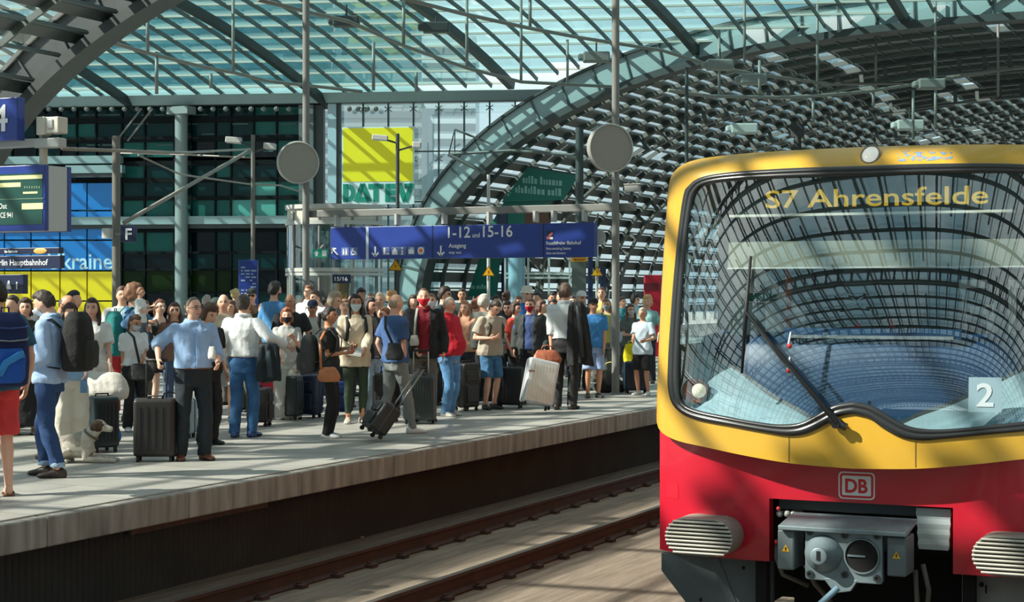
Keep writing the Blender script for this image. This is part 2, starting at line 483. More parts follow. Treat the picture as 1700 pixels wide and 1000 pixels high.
# the hall roof runs on into the crossing where it stands higher than the crossing vault
def ew_ok(P):
    s = (wall_foot_y(P.x) - P.y)
    return P.y <= 60.0 and P.y > 34 and h_ew(-P.x) > h_ns(max(s, 0)) if s <= 36 else False
def wall_foot_y(X):
    u = (X - WB.x) / WDIR.x; return (WB + WDIR * u).y
mb = MB(); L = 0.9; ends = []
while L < ARC - 0.5:
    n_ = N_ew(L)
    for r in runs([V_ew(L, 60.0 - 0.25 * j) for j in range(0, 104)], ew_ok):
        if r[0].y < 59: continue
        mb.bar(r[0] + n_ * 0.06, r[-1] + n_ * 0.06, 0.30, 0.04, 0, n_); mb.bar(r[0], r[-1], 0.07, 0.1, 1, n_); ends.append((L, r[-1]))
    L += 1.12
for k in range(1, 12):
    d = 60 - 2.2 * k
    for r in runs([V_ew(0.2 + (ARC - 0.4) * i / 160, d, -0.05) for i in range(161)], ew_ok): mb.sweep(r, 0.09, 0.18, (0, 0, 1), 1)
mb.build('groin_bars', [M_pv, M_rib], ceil_x)
mb = MB(); Lq = [ARC * i / 120 for i in range(121)]
for i in range(120):
    for j in range(40):
        q = [V_ew(Lq[i], 60 - 0.65 * j, 0.1), V_ew(Lq[i + 1], 60 - 0.65 * j, 0.1), V_ew(Lq[i + 1], 60 - 0.65 * (j + 1), 0.1), V_ew(Lq[i], 60 - 0.65 * (j + 1), 0.1)]
        if all(ew_ok(p) for p in q): mb.add(q, [(0, 1, 2, 3)])
mb.build('groin_glass', M_vglass, ceil_x)
if len(ends) > 2:
    mb = MB(); r = [p for L, p in ends if True]
    half = [p for L, p in ends if -p.x > PC]; half2 = [p for L, p in ends if -p.x <= PC]
    for hf in (half, half2):
        hf = sorted(hf, key=lambda p: -p.y)
        if len(hf) > 1:
            mb.sweep([p - Vector((0, 0, 0.15)) for p in hf], 0.34, 0.30, (0, 0, 1)); mb.sweep([p - Vector((0, 0, 0.75)) for p in hf], 0.16, 0.12, (0, 0, 1))
    mb.build('groin_beam', M_steel_dk, ceil_x)

# gutter along the far wall
mb = MB(); a = wall_foot(-52); b = wall_foot(0.5)
mb.bar(Vector((a.x, a.y, GUT - 0.08)) + WN * 0.25, Vector((b.x, b.y, GUT - 0.08)) + WN * 0.25, 0.5, 0.22, 1)
mb.bar(Vector((a.x, a.y, GUT + 0.22)) + WN * 0.35, Vector((b.x, b.y, GUT + 0.22)) + WN * 0.35, 0.7, 0.50, 0, (WN.x * 0.6, WN.y * 0.6, 0.8))
struct(mb.build('trim_2', [M_band, M_steel_dk]), 'pale gutter fascia along the top of the far wall')

# ------------------------------------------------------------------ far wall
def wp(x, y, off=0.0):
    """pixel to far-wall coordinates (u along the wall, z)"""
    O = WB + WN * off; k = (x - 850) / FPX
    ray = c2w(k, 1.0, 0); t = (O.x * WN.x + O.y * WN.y) / (ray.x * WN.x + ray.y * WN.y)
    P = ray * t; u = (P - O).dot(WDIR)
    return u, EYE + (HOR - y) / FPX * t
def W(u, z, off=0.0): 
    f = WB + WDIR * u + WN * off; return Vector((f.x, f.y, z))
def out_arch(u, z):
    f = wall_foot(u); return z > h_ew(-f.x) + 0.6 or -f.x > PC + AH + 0.2
def wrect(mb, x0, y0, x1, y1, off, dep, mi=0):
    """box on the wall covering a pixel rectangle"""
    u0, z0 = wp(x0, y0, off); u1, z1 = wp(x1, y1, off)
    mb.prism([(u0, z1), (u1, z1), (u1, z0), (u0, z0)], W(0, 0, off), WDIR, Vector((0, 0, 1)), dep, mi)
PANE = [mat('dark teal pane', S(12, 46, 48), 0.2, spec=0.12), mat('mid teal pane', S(34, 92, 86), 0.2, spec=0.12), mat('pale teal pane', S(92, 160, 150), 0.2, spec=0.15), mat('black pane', S(6, 18, 22), 0.15, spec=0.15), mat('olive pane', S(64, 80, 14), 0.3, spec=0.1), mat('deep green pane', S(24, 40, 12), 0.3, spec=0.1)]
random.seed(11)
xs_all = [-60, -20, 20, 60, 100, 128, 160, 203, 241, 290, 318, 358, 384, 422, 460, 500]
rows = [(176, 200, (0, 3, 0)), (200, 232, (0, 0, 3, 1)), (232, 262, (0, 1, 3)), (272, 300, (0, 0, 1)), (300, 330, (0, 1, 2, 0)), (330, 360, (1, 1, 0, 2)), (384, 420, (3, 0, 0, 1)), (420, 448, (3, 0, 0)), (448, 486, (5, 5, 4, 3)), (486, 520, (3, 1, 0))]
wall = MB(); wrect(wall, -80, 160, 540, 560, -0.35, 0.05); wall = struct(wall.build('wall_far', mat('dark interior wall', S(6, 12, 14), 0.8, spec=0.1)), 'dark glazed office front under the roof')
for ri, (y0, y1, pal) in enumerate(rows):
    mb = MB()
    for i in range(len(xs_all) - 1):
        x0, x1 = xs_all[i], xs_all[i + 1]
        c = random.choice(pal)
        if y0 in (300, 330) and (395 < x0 < 500): c = 2 if x0 < 430 else 1
        if y0 in (176, 200) and x0 > 400: c = 1
        if y0 == 448: c = 5 if 160 < x0 < 420 else 3
        wrect(mb, x0 + 1, y0 + 1, x1 - 1, y1 - 1, -0.05, 0.04, c)
    mb.build('glazing', PANE, wall)
mb = MB()
for x in xs_all: wrect(mb, x - 1.2, 172, x + 1.2, 540, 0.0, 0.10)
for r in rows: wrect(mb, -60, r[0] - 1.3, 500, r[0] + 1.3, 0.0, 0.08)
mb.build('mullions', mat('black mullion', S(7, 14, 16), 0.6, spec=0.15), wall)
mb = MB()
for i in range(26):      # blinds and ceiling lamps seen in the offices
    x = random.uniform(120, 480); y = random.choice((190, 205, 222, 240, 250)); wrect(mb, x, y, x + random.uniform(15, 30), y + 2.0, -0.01, 0.03)
mb.build('blinds', mat('grey blind', S(64, 92, 92), 0.6), wall)
mb = MB(); wrect(mb, -60, 362, 505, 372, 0.15, 0.35, 0); wrect(mb, -60, 373, 505, 379, 0.1, 0.3, 1); wrect(mb, -60, 262, 205, 272, 0.15, 0.35, 0); wrect(mb, 115, 276, 208, 288, 0.5, 0.4, 0); wrect(mb, 115, 289, 208, 295, 0.5, 0.35, 1)
mb.build('floor_slab', [M_band, M_steel_dk], wall)
mb = MB(); u, z = wp(301, 190, 0.6); mb.tube([W(u, 0, 0.6), W(u, z, 0.6)], 0.26, 14); mb.box(W(u, z + 0.15, 0.6), (1.0, 0.6, 0.3))
mb.build('column', mat('pale round column', S(134, 140, 138), 0.5), wall, smooth=radians(40))
mb = MB(); wrect(mb, 500, 176, 524, 500, 0.1, 0.4, 0); wrect(mb, 524, 176, 540, 500, 0.0, 0.3, 1); wrect(mb, 546, 172, 560, 338, 0.2, 0.2, 2); wrect(mb, 560, 172, 567, 345, 0.1, 0.25, 1); wrect(mb, 540, 338, 566, 500, 0.1, 0.2, 1)
mb.build('pier', [mat('grey wall pier', S(92, 98, 98), 0.6), M_steel_dk, mat('pale blue cladding', S(168, 190, 200), 0.4)], wall)
mb = MB()
for x in list(range(60, 500, 21)) + [580, 594, 610, 624]:
    u, z = wp(x, 181, 0.5); mb.ball(W(u, z, 0.5), 0.11, 8, 6)
mb.build('spotlights', M_steel, wall)

# glass curtain wall with the tall mullions right of the offices
mb = MB(); gl = MB(); u0 = wp(562, 300)[0]; u1 = 8.0
uu = u0; step = 1.02
while uu < u1:
    z0 = 0.0
    zs = [z for z in np.arange(0.1, GUT, 0.1) if out_arch(uu, z)]
    if zs:
        mb.bar(W(uu, zs[0], 0.05), W(uu, GUT, 0.05), 0.05, 0.14, 0, WN)
        z = GUT - 0.4
        while z > zs[0] + 0.3:
            for sx in (-1, 1):
                for sz in (-1, 1): mb.bar(W(uu, z, 0.1), W(uu + sx * 0.14, z + sz * 0.10, 0.1), 0.03, 0.03, 0)
            z -= 2.0
        z = GUT - 0.1
        while z > 0.3:
            zb = max(z - 2.0, 0.0)
            if out_arch(uu + step / 2, zb) or out_arch(uu, zb): gl.add([W(uu + 0.02, zb), W(uu + step - 0.02, zb), W(uu + step - 0.02, z - 0.02), W(uu + 0.02, z - 0.02)], [(0, 1, 2, 3)])
            z -= 2.0
    uu += step
for k in range(5):
    z = GUT - 2.1 - 2.0 * k
    us = [u for u in np.arange(u0, u1, 0.2) if out_arch(u, z)]
    if us: mb.bar(W(us[0], z, 0.05), W(us[-1], z, 0.05), 0.05, 0.06, 0, WN)
gw = struct(gl.build('wall_glass', glass_mat('curtain wall glass', (0.62, 0.74, 0.74, 1), 0.10)), 'clear glass curtain wall with tall mullions')
mb.build('mullions', M_steel_dk, gw)

# pale buildings outside, seen through the glass
def block(name, x0, x1, ytop, zc, dep, m, label, nfl=9, mw=None):
    a = at(x0, HOR, zc); b = at(x1, HOR, zc); H = EYE + (HOR - ytop) / FPX * zc
    w = (b - a).length; mb = MB(); mb.box((0, dep / 2, H / 2), (w, dep, H)); t = struct(mb.build(name, m), label)
    t.location = ((a + b) / 2).xy.to_3d(); t.rotation_euler = (0, 0, ANG)
    mb = MB()
    for i in range(1, nfl): mb.box((0, -0.06, H * i / nfl), (w * 0.98, 0.1, H / nfl * 0.45))
    mb.build('window_band', mw or mat('grey window band', S(110, 124, 128), 0.3), t); return t
M_bl1 = mat('pale office facade', S(150, 162, 162), 0.7, noise_amt=0.1, noise_scale=0.1); M_bl2 = mat('white office facade', S(196, 205, 205), 0.7)
block('office_building', 520, 700, 165, 130, 20, M_bl1, 'pale grey office block outside, behind the yellow billboard', 14)
block('office_building', 700, 790, 60, 190, 20, M_bl2, 'tall pale tower outside, right of the yellow billboard', 18)
block('office_building', 100, 470, -120, 260, 30, mat('teal facade', S(96, 140, 146), 0.5), 'large blue green block behind the roof glass on the left', 22, mat('teal window', S(70, 116, 126), 0.3))
block('office_building', 470, 690, -160, 300, 30, mat('teal facade b', S(110, 150, 154), 0.5), 'blue green block behind the roof glass above the billboard', 22, mat('teal window b', S(84, 128, 136), 0.3))

# the platform the picture is taken from, and the front that closes the hall behind it
mb = MB(); mb.box((6.5, 20, 0.12), (15.2, 130, 0.16)); mb.box((6.7, 20, -0.45), (14.6, 130, 1.0)); struct(mb.build('platform_near', M_plat), 'platform on the near side of the tracks')
mb = MB(); mb.box((-8, -87, 4.5), (56, 0.6, 11)); wb_ = struct(mb.build('wall_back', mat('grey back wall', S(92, 104, 106), 0.6)), 'wall behind the near end of the hall')
mb = MB()
for i in range(14): mb.box((-33 + 4.0 * i, -86.6, 5.5), (2.8, 0.1, 6.0))
mb.build('glazing', PANE[1], wb_)
# ------------------------------------------------------------------ the train
TX, TY = -2.77, 11.5
HWD = 1.56
def t_sag(u):
    a = min(abs(u) / HWD, 0.9995); return 0.45 * (1 - (1 - a ** 2.2) ** (1 / 2.2))
def t_rake(z): return 0.30 * (max(0.0, z - 0.62) / 2.1) ** 1.6 + 0.13 * (max(0.0, z - 2.60) / 0.18) ** 2
def t_surf(u, z, off=0.0): return Vector((u, t_sag(u) + t_rake(z) - off, z))
def t_red(u, off=0.0): return 0.20 + 0.25 * (min(abs(u), HWD) / HWD) ** 6 - off
def t_at(x, y, d):
    P = on_d(x, y, TY + d); return Vector((P.x - TX, d, P.z))
def crom(pts, n=6):
    P = [pts[0]] + list(pts) + [pts[-1]]; out = []
    for i in range(1, len(P) - 2):
        for k in range(n):
            t = k / n; a, b, c, d = P[i - 1], P[i], P[i + 1], P[i + 2]
            out.append(tuple(0.5 * (2 * b[j] + (c[j] - a[j]) * t + (2 * a[j] - 5 * b[j] + 4 * c[j] - d[j]) * t * t + (3 * b[j] - a[j] - 3 * c[j] + d[j]) * t ** 3) for j in (0, 1)))
    out.append(tuple(pts[-1])); return out
G_OUT = [(0, 2.64), (0.5, 2.64), (0.95, 2.63), (1.20, 2.605), (1.31, 2.55), (1.36, 2.45), (1.395, 1.96), (1.41, 1.5), (1.415, 1.25), (1.405, 1.06), (1.34, 0.94), (1.19, 0.87), (0.88, 0.83), (0.6, 0.795), (0.45, 0.78), (0.32, 0.80), (0.19, 0.865), (0.11, 0.92), (0, 0.945)]
G_IN = [(0, 2.57), (0.5, 2.575), (0.96, 2.57), (1.18, 2.55), (1.25, 2.50), (1.28, 2.40), (1.305, 2.12), (1.318, 1.64), (1.318, 1.38), (1.305, 1.07), (1.23, 0.95), (0.88, 0.89), (0.65, 0.862), (0.50, 0.855), (0.36, 0.875), (0.24, 0.94), (0.13, 1.0), (0, 1.026)]
BODY = [(0, 2.785), (0.8, 2.775), (1.22, 2.755), (1.40, 2.72), (1.49, 2.65), (1.53, 2.54), (1.542, 2.2), (1.552, 1.6), (1.557, 1.1), (1.55, 0.88), (1.50, 0.77), (1.34, 0.706), (1.08, 0.67), (0.73, 0.622), (0.4, 0.588), (0, 0.573)]
def star(half, n, c=(0, 1.7)):
    """resample a mirrored outline at n equal angles around c, clockwise from the top"""
    h = crom(half, 8); full = h + [(-u, z) for u, z in reversed(h[1:-1])]
    ang = [atan2(u - c[0], z - c[1]) % (2 * pi) for u, z in full]
    rad = [math.hypot(u - c[0], z - c[1]) for u, z in full]
    o = sorted(range(len(full)), key=lambda i: ang[i])
    aa = np.array([ang[i] for i in o]); rr = np.array([rad[i] for i in o])
    aa = np.concatenate([aa - 2 * pi, aa, aa + 2 * pi]); rr = np.concatenate([rr] * 3)
    th = np.arange(n) * 2 * pi / n; r = np.interp(th, aa, rr)
    return [(c[0] + r[i] * sin(th[i]), c[1] + r[i] * cos(th[i])) for i in range(n)]
NS_ = 240
so, gi, go = star(BODY, NS_), star(G_IN, NS_), star(G_OUT, NS_)
def strip(mb, rings, mi=0, close=True):
    n = len(rings[0]); o = len(mb.v); vs = [p for r in rings for p in r]; fs = []
    for i in range(len(rings) - 1):
        for j in range(n if close else n - 1):
            j2 = (j + 1) % n; fs.append((i * n + j, i * n + j2, (i + 1) * n + j2, (i + 1) * n + j))
    mb.add(vs, fs, mi)
M_ty = mat('train yellow paint', S(206, 161, 54), 0.28, spec=0.5, noise_amt=0.05, noise_scale=2.5, coat=0.3)
M_tr = mat('train red paint', S(186, 24, 46), 0.30, spec=0.5, noise_amt=0.06, noise_scale=2.0, coat=0.3)
M_ws = glass_mat('windscreen glass', (0.86, 0.93, 0.94, 1), 0.16, 0.004, (0.95, 1, 1, 1))
M_tg = mat('train chassis grey', S(74, 86, 90), 0.45, noise_amt=0.10, noise_scale=5)
M_cpl = mat('grey cast coupler', S(118, 134, 140), 0.45, 0.3, noise_amt=0.15, noise_scale=9)
M_void = mat('black underframe', S(10, 11, 12), 0.9)
train = thing('train', 'yellow and red city train with big curved windscreen arriving at right', 'train', (TX, TY, 0))
mb = MB()
rings = []
for f in (0.0, 0.2, 0.4, 0.6, 0.8, 0.93, 1.0):
    rings.append([t_surf(go[j][0] + (so[j][0] - go[j][0]) * f, go[j][1] + (so[j][1] - go[j][1]) * f) for j in range(NS_)])
strip(mb, rings, 0)
# lip turned back to the red front
strip(mb, [rings[-1], [Vector((p.x * 0.995, max(p.y + 0.04, t_red(p.x) + 0.02) if p.z < 0.9 else p.y + 0.05, p.z + (0.02 if p.z < 0.9 else 0))) for p in rings[-1]]], 0)
# body shell behind
def shell_ring(y, k=1.0): return [Vector((so[j][0] * k, y, so[j][1])) for j in range(NS_)]
strip(mb, [[p + Vector((0, 0.04, 0)) for p in rings[-1]], shell_ring(0.9)], 0); strip(mb, [shell_ring(1.85), shell_ring(14.0)], 0)
for j in range(NS_):
    j2 = (j + 1) % NS_; a_, b_ = so[j], so[j2]
    if not (abs(a_[0]) > 1.4 and 1.35 < a_[1] < 2.4): mb.add([(a_[0], 0.9, a_[1]), (b_[0], 0.9, b_[1]), (b_[0], 1.85, b_[1]), (a_[0], 1.85, a_[1])], [(0, 1, 2, 3)], 0)
mb.build('front_mask', M_ty, train, smooth=radians(50))
mb = MB()
for u0, u1, z0, z1 in ((-1.535, -0.64, -0.125, 0.80), (0.63, 1.535, -0.125, 0.80), (-0.64, 0.63, 0.318, 0.80)):
    nu = 24; us = [u0 + (u1 - u0) * i / nu for i in range(nu + 1)]; 
    strip(mb, [[Vector((u, t_red(u), z)) for u in us] for z in (z0, z0 + 0.02, (z0 + z1) / 2, z1)], 0, False)
    strip(mb, [[Vector((u, t_red(u), z0)) for u in us], [Vector((u, t_red(u) + 0.10, z0)) for u in us]], 0, False)
for u in (-0.64, 0.63): mb.add([(u, t_red(u), -0.125), (u, t_red(u) + 0.10, -0.125), (u, t_red(u) + 0.10, 0.318), (u, t_red(u), 0.318)], [(0, 1, 2, 3)])
for sx in (-1, 1): mb.add([(sx * 1.535, t_red(1.535), -0.125), (sx * 1.535, 14, -0.125), (sx * 1.555, 14, 0.9), (sx * 1.555, t_red(1.535) + 0.05, 0.9)], [(0, 1, 2, 3)])
mb.build('lower_front', M_tr, train, smooth=radians(40))
mb = MB(); mb.box((0, 6.8, 0.25), (2.6, 12.0, 0.7)); mb.box((0, 1.30, -0.15), (1.5, 0.1, 1.4)); mb.box((-0.72, 0.72, 0.0), (0.08, 0.9, 0.9)); mb.box((0.72, 0.72, 0.0), (0.08, 0.9, 0.9)); mb.box((0, 0.8, 0.42), (1.4, 1.0, 0.08)); mb.box((0, 7, 2.69), (2.6, 12.5, 0.1))
mb.box((0, 7.0, -0.35), (2.0, 11.0, 0.5))
mb.build('underframe', M_void, train)
# gasket
mb = MB()
ringp = lambda ol, f, ol2, off: [t_surf(ol[j][0] + (ol2[j][0] - ol[j][0]) * f, ol[j][1] + (ol2[j][1] - ol[j][1]) * f, off) for j in range(NS_)]
strip(mb, [ringp(go, 0, gi, -0.01), ringp(go, 0.0, gi, 0.016), ringp(go, 0.25, gi, 0.024), ringp(go, 0.5, gi, 0.020), ringp(go, 0.55, gi, 0.012), ringp(go, 0.62, gi, 0.020), ringp(go, 0.95, gi, 0.016), ringp(go, 1.0, gi, -0.01)])
mb.build('windscreen_gasket', mat('rubber gasket', S(40, 42, 44), 0.28, spec=0.6), train, smooth=True)
# windscreen
mb = MB(); c0 = (0, 1.7); fr = [0.001] + [i / 22 for i in range(1, 23)]
strip(mb, [[t_surf(c0[0] + (gi[j][0] - c0[0]) * f * 1.01, c0[1] + (gi[j][1] - c0[1]) * f * 1.01, -0.004) for j in range(NS_)] for f in fr])
mb.build('windscreen', M_ws, train, smooth=True)

# cab interior seen through the glass, plus pieces standing in for reflections
M_dash = mat('blue dashboard', S(16, 58, 98), 0.45, noise_amt=0.05); M_cabgrey = mat('cab grey panel', S(70, 80, 82), 0.6)
M_cabdark = mat('cab dark', S(34, 46, 52), 0.7)
mb = MB(); mb.box((0, 1.75, 1.6), (3.0, 0.06, 2.4), 0); mb.box((0, 1.25, 2.62), (2.7, 0.9, 0.04), 0); mb.box((0, 1.2, 0.72), (2.8, 1.1, 0.04), 0)
mb.box((-0.95, 1.62, 1.55), (0.5, 0.12, 1.0), 1); mb.box((-0.35, 1.66, 1.7), (0.22, 0.1, 1.1), 1); mb.box((0.1, 1.70, 2.05), (0.5, 0.06, 0.16), 1)
cab = mb.build('cab', [M_cabdark, M_cabgrey], train)
mb = MB(); mb.tube([(-0.78, 1.2, 1.0), (-0.78, 1.2, 2.1)], 0.022, 10); mb.build('grab_pole', mat('orange grab pole', S(196, 92, 40), 0.4), cab, smooth=True)
mb = MB(); mb.box((-1.02, 0.95, 1.52), (0.20, 0.25, 0.34), 0); mb.box((-0.95, 1.0, 1.73), (0.22, 0.2, 0.06), 1); mb.build('cabinet', [mat('cabinet white', S(190, 205, 200), 0.5), mat('cabinet green', S(24, 110, 92), 0.5)], cab, bevel=0.01)
mb = MB()
for a, b, c_, d in ((0.42, 0.47, 1.42, 1.86), (0.47, 0.62, 1.80, 1.86), (0.62, 0.67, 1.42, 1.68), (0.50, 0.66, 1.60, 1.66), (0.78, 0.83, 1.42, 1.86), (0.83, 0.98, 1.80, 1.86), (0.93, 0.98, 1.42, 1.75), (1.10, 1.15, 1.42, 1.80), (1.15, 1.28, 1.74, 1.80)): mb.box(((a + b) / 2, 1.62, (c_ + d) / 2), (b - a, 0.05, d - c_))
mb.build('reflection_shapes', mat('white reflection shape', S(240, 244, 244), 0.5), cab)  # solid white shapes that imitate bright reflections in the windscreen
mb = MB(); add_text(mb, 'd', t_at(1413, 556, 1.5), (1, 0, 0), (0, 0, 1), 0.11, bold=0.02); add_text(mb, 'le', t_at(1476, 556, 1.5), (1, 0, 0), (0, 0, 1), 0.12, width=0.22, bold=0.03)
mb.build('red_lettering', mat('red lettering', S(214, 40, 44), 0.5), cab)
# seat of the driver
mb = MB(); mb.box((0.25, 1.1, 1.18), (0.5, 0.5, 0.12)); mb.box((0.25, 1.38, 1.5), (0.46, 0.10, 0.6)); mb.build('driver_seat', M_cabdark, cab, bevel=0.05)
# dashboard: upper ledge and a curved V that runs down to the middle of the glass
mb = MB(); nu = 40
def dash_z(u): return 1.40 - 0.02 * abs(u)
strip(mb, [[Vector((u, t_sag(u) + o, z)) for u in [-1.32 + 2.64 * i / nu for i in range(nu + 1)]] for o, z in ((1.10, 1.47), (0.60, 1.44), (0.54, 1.38), (0.50, 1.20), (0.46, 0.98), (0.44, 0.78))], 0, False)
mb.box((0.0, 0.62, 1.475), (1.25, 0.16, 0.07), 0); mb.box((0.0, 0.535, 1.45), (1.15, 0.02, 0.022), 1)
mb.build('dashboard', [M_dash, M_alu], train, smooth=radians(50))
# added panels in the two lower lobes, pale and polished to imitate roof reflections
M_lobe_refl = mat('pale lobe reflection', S(196, 226, 236), 0.10, 0.45)
for sx in (-1, 1):
    mb = MB(); top = crom([(1.315, 1.32), (1.18, 1.29), (1.0, 1.21), (0.80, 1.10), (0.60, 1.0), (0.42, 0.93), (0.30, 0.87)], 6); n = len(top); rr = []
    for k in range(9):
        f = k / 8; rr.append([t_surf(sx * top[i][0], top[i][1] + (0.80 - top[i][1]) * f, -0.02 - min(0.36, (top[i][1] - 0.80) * 0.95) * (1 - f) ** 1.5) for i in range(n)])
    strip(mb, rr, 0, False)
    strip(mb, [rr[0], [p + Vector((0, 0.02, 0.03)) for p in rr[0]]], 1, False)
    h = mb.build('lobe_reflection', [M_lobe_refl, M_steel_dk], train, smooth=True)
    mb = MB(); c_ = t_surf(sx * 1.19, 1.06, -0.06)
    R = Matrix.Translation(c_) @ Matrix.Rotation(radians(90 - 0), 4, 'X') @ Matrix.Rotation(radians(-sx * 24), 4, 'Y')
    mb.lathe([(0.098, -0.05), (0.105, 0.0), (0.10, 0.012), (0.085, 0.010)], 24, 0, R, False); mb.lathe([(0.085, 0.010), (0.06, -0.02), (0.03, -0.045), (0.001, -0.05)], 24, 1, R, False)
    R2 = R @ Matrix.Translation((0.025, 0.0, 0)); mb.lathe([(0.052, 0.0), (0.045, 0.02), (0.02, 0.034), (0.001, 0.036)], 18, 2, R2, False)
    mb.build('headlight', [M_steel_dk, mat('amber reflector', S(150, 84, 52), 0.25, 0.5), mat('clear lamp lens', S(236, 226, 196), 0.1, emit=0.5)], train, smooth=radians(50))
# destination display
a = t_at(1270, 353, 0.50); b = t_at(1640, 336, 0.50)
mb = MB(); mb.box((0.02, 0.60, 2.44), (2.0, 0.14, 0.24)); dd = mb.build('destination_display', mat('display black', S(24, 42, 46), 0.4), train)
mb = MB(); add_text(mb, 'S7 Ahrensfelde', (a.x, 0.52, 2.375), (1, 0, 0), (0, 0, 1), 0.125, width=b.x - a.x, bold=0.012)
mb.build('lettering', mat('amber led', S(232, 190, 60), 0.4, emit=0.55), dd)
mb = MB(); mb.box((0.0, 0.46, 2.315), (1.98, 0.16, 0.018)); mb.build('display_shelf', mat('pale shelf', S(214, 214, 200), 0.5), train)
mb = MB(); us = [-0.98 + 2.3 * i / 24 for i in range(25)]; strip(mb, [[t_surf(u, z, -0.09) for u in us] for z in (1.935, 2.03, 2.125)], 0, False); mb.tube([t_surf(u, 1.935, -0.088) for u in us], 0.008, 6, 1); mb.build('sun_blind', [mat('blind cloth', S(122, 126, 112), 0.7), M_steel_lt], train, smooth=True)
# number plate of the class on the right lobe
mb = MB(); c_ = t_surf(0.86, 1.09, 0.006); U = (t_surf(0.9, 1.09) - t_surf(0.82, 1.09)).normalized(); V = (t_surf(0.86, 1.13) - t_surf(0.86, 1.05)).normalized()
mb.prism([(-0.105, -0.115), (0.105, -0.115), (0.105, 0.115), (-0.105, 0.115)], c_, U, V, 0.002, 0); add_text(mb, '2', c_ - U * 0.055 - V * 0.075, U, V, 0.15, 1, width=0.11, bold=0.02, lift=0.006)
mb.build('class_sticker', [mat('pale sticker', S(140, 168, 180), 0.4), mat('sticker numeral', S(196, 208, 214), 0.4)], train)
# wiper
pv = t_surf(-0.10, 0.875, 0.06); kn = t_surf(-0.78, 1.63, 0.05)
mb = MB(); mb.tube([pv, pv + Vector((0, -0.02, 0.02)), kn], [0.028, 0.022, 0.012], 8); mb.tube([pv + Vector((0.07, 0, -0.02)), pv + Vector((-0.05, 0, 0.03))], 0.026, 8); mb.tube([pv + Vector((0, 0.08, 0)), pv + Vector((0, -0.03, 0))], 0.03, 10)
mb.tube([pv + Vector((0.06, -0.02, -0.01)), t_surf(-0.5, 1.30, 0.055), kn], 0.008, 6)
wpr = mb.build('wiper', mat('wiper black', S(24, 26, 28), 0.4), train, smooth=radians(50))
mb = MB(); mb.tube([t_surf(-0.765, 2.02, 0.03), t_surf(-0.782, 1.63, 0.03), t_surf(-0.795, 1.20, 0.03)], [0.010, 0.016, 0.010], 8); mb.build('wiper_blade', M_black, wpr, smooth=True)
for z, dz in ((1.44, 0.05), (1.27, 0.05)):
    mb = MB(); c_ = t_surf(-0.46, z, 0.004); mb.tube([c_ + Vector((0.01, 0, dz)), c_ + Vector((-0.01, 0, -dz))], 0.007, 6, 0); mb.ball(c_ - Vector((0, 0, 0.045)), 0.018, 10, 6, 1)
    mb.build('washer_nozzle', [M_white, mat('red nozzle', S(190, 50, 46), 0.4)], wpr)
# lamp in the forehead
mb = MB(); c_ = t_surf(0.04, 2.715, 0.0); nrm = Vector((0, -0.8, 0.5)).normalized(); R = Matrix.Translation(c_) @ nrm.to_track_quat('Z', 'Y').to_matrix().to_4x4() @ Matrix.Diagonal((0.82, 1.0, 1, 1))
mb.lathe([(0.085, -0.05), (0.085, 0.012), (0.072, 0.018)], 24, 0, R, False); mb.lathe([(0.072, 0.010), (0.05, 0.022), (0.02, 0.028), (0.001, 0.029)], 24, 1, R, False)
mb.build('top_lamp', [mat('lamp rim', S(120, 112, 92), 0.4), mat('lamp glass', S(236, 234, 226), 0.12, emit=0.25)], train, smooth=radians(50))
# scrawl of blue spray paint above the windscreen
m = mat('blue spray paint', S(120, 160, 205), 0.5); n = m.node_tree.nodes; l = m.node_tree.links
t_ = n.new('ShaderNodeTexCoord'); z_ = n.new('ShaderNodeTexNoise'); z_.inputs['Scale'].default_value = 26; z_.inputs['Detail'].default_value = 4; r_ = n.new('ShaderNodeValToRGB'); r_.color_ramp.elements[0].position = 0.50; r_.color_ramp.elements[1].position = 0.66
l.new(t_.outputs['Object'], z_.inputs['Vector']); l.new(z_.outputs['Fac'], r_.inputs['Fac']); l.new(r_.outputs['Color'], n['Principled BSDF'].inputs['Alpha'])
mb = MB(); us = [0.22 + 0.42 * i / 12 for i in range(13)]
strip(mb, [[t_surf(u, 2.665 + 0.085 * f * (1 - ((u - 0.38) / 0.3) ** 2 * 0.6), 0.003) for u in us] for f in (0, 0.5, 1)], 0, False); mb.build('paint_scrawl', m, train, smooth=True)
# seams of the yellow bumper and the small bright patch on the red
for u in (-0.445, 0.42):
    mb = MB(); strip(mb, [[t_surf(u - 0.004, z, 0.002) for z in (0.60, 0.66, 0.72, 0.77)], [t_surf(u + 0.004, z, 0.002) for z in (0.60, 0.66, 0.72, 0.77)]], 0, False)
    mb.build('seam', mat('dark seam', S(120, 92, 30), 0.6), train)
mb = MB(); us = [-1.46 + 0.11 * i / 4 for i in range(5)]; strip(mb, [[Vector((u, t_red(u, 0.003), z)) for u in us] for z in (0.27, 0.38)], 0, False); mb.build('paint_patch', mat('bright red patch', S(214, 26, 46), 0.35), train)
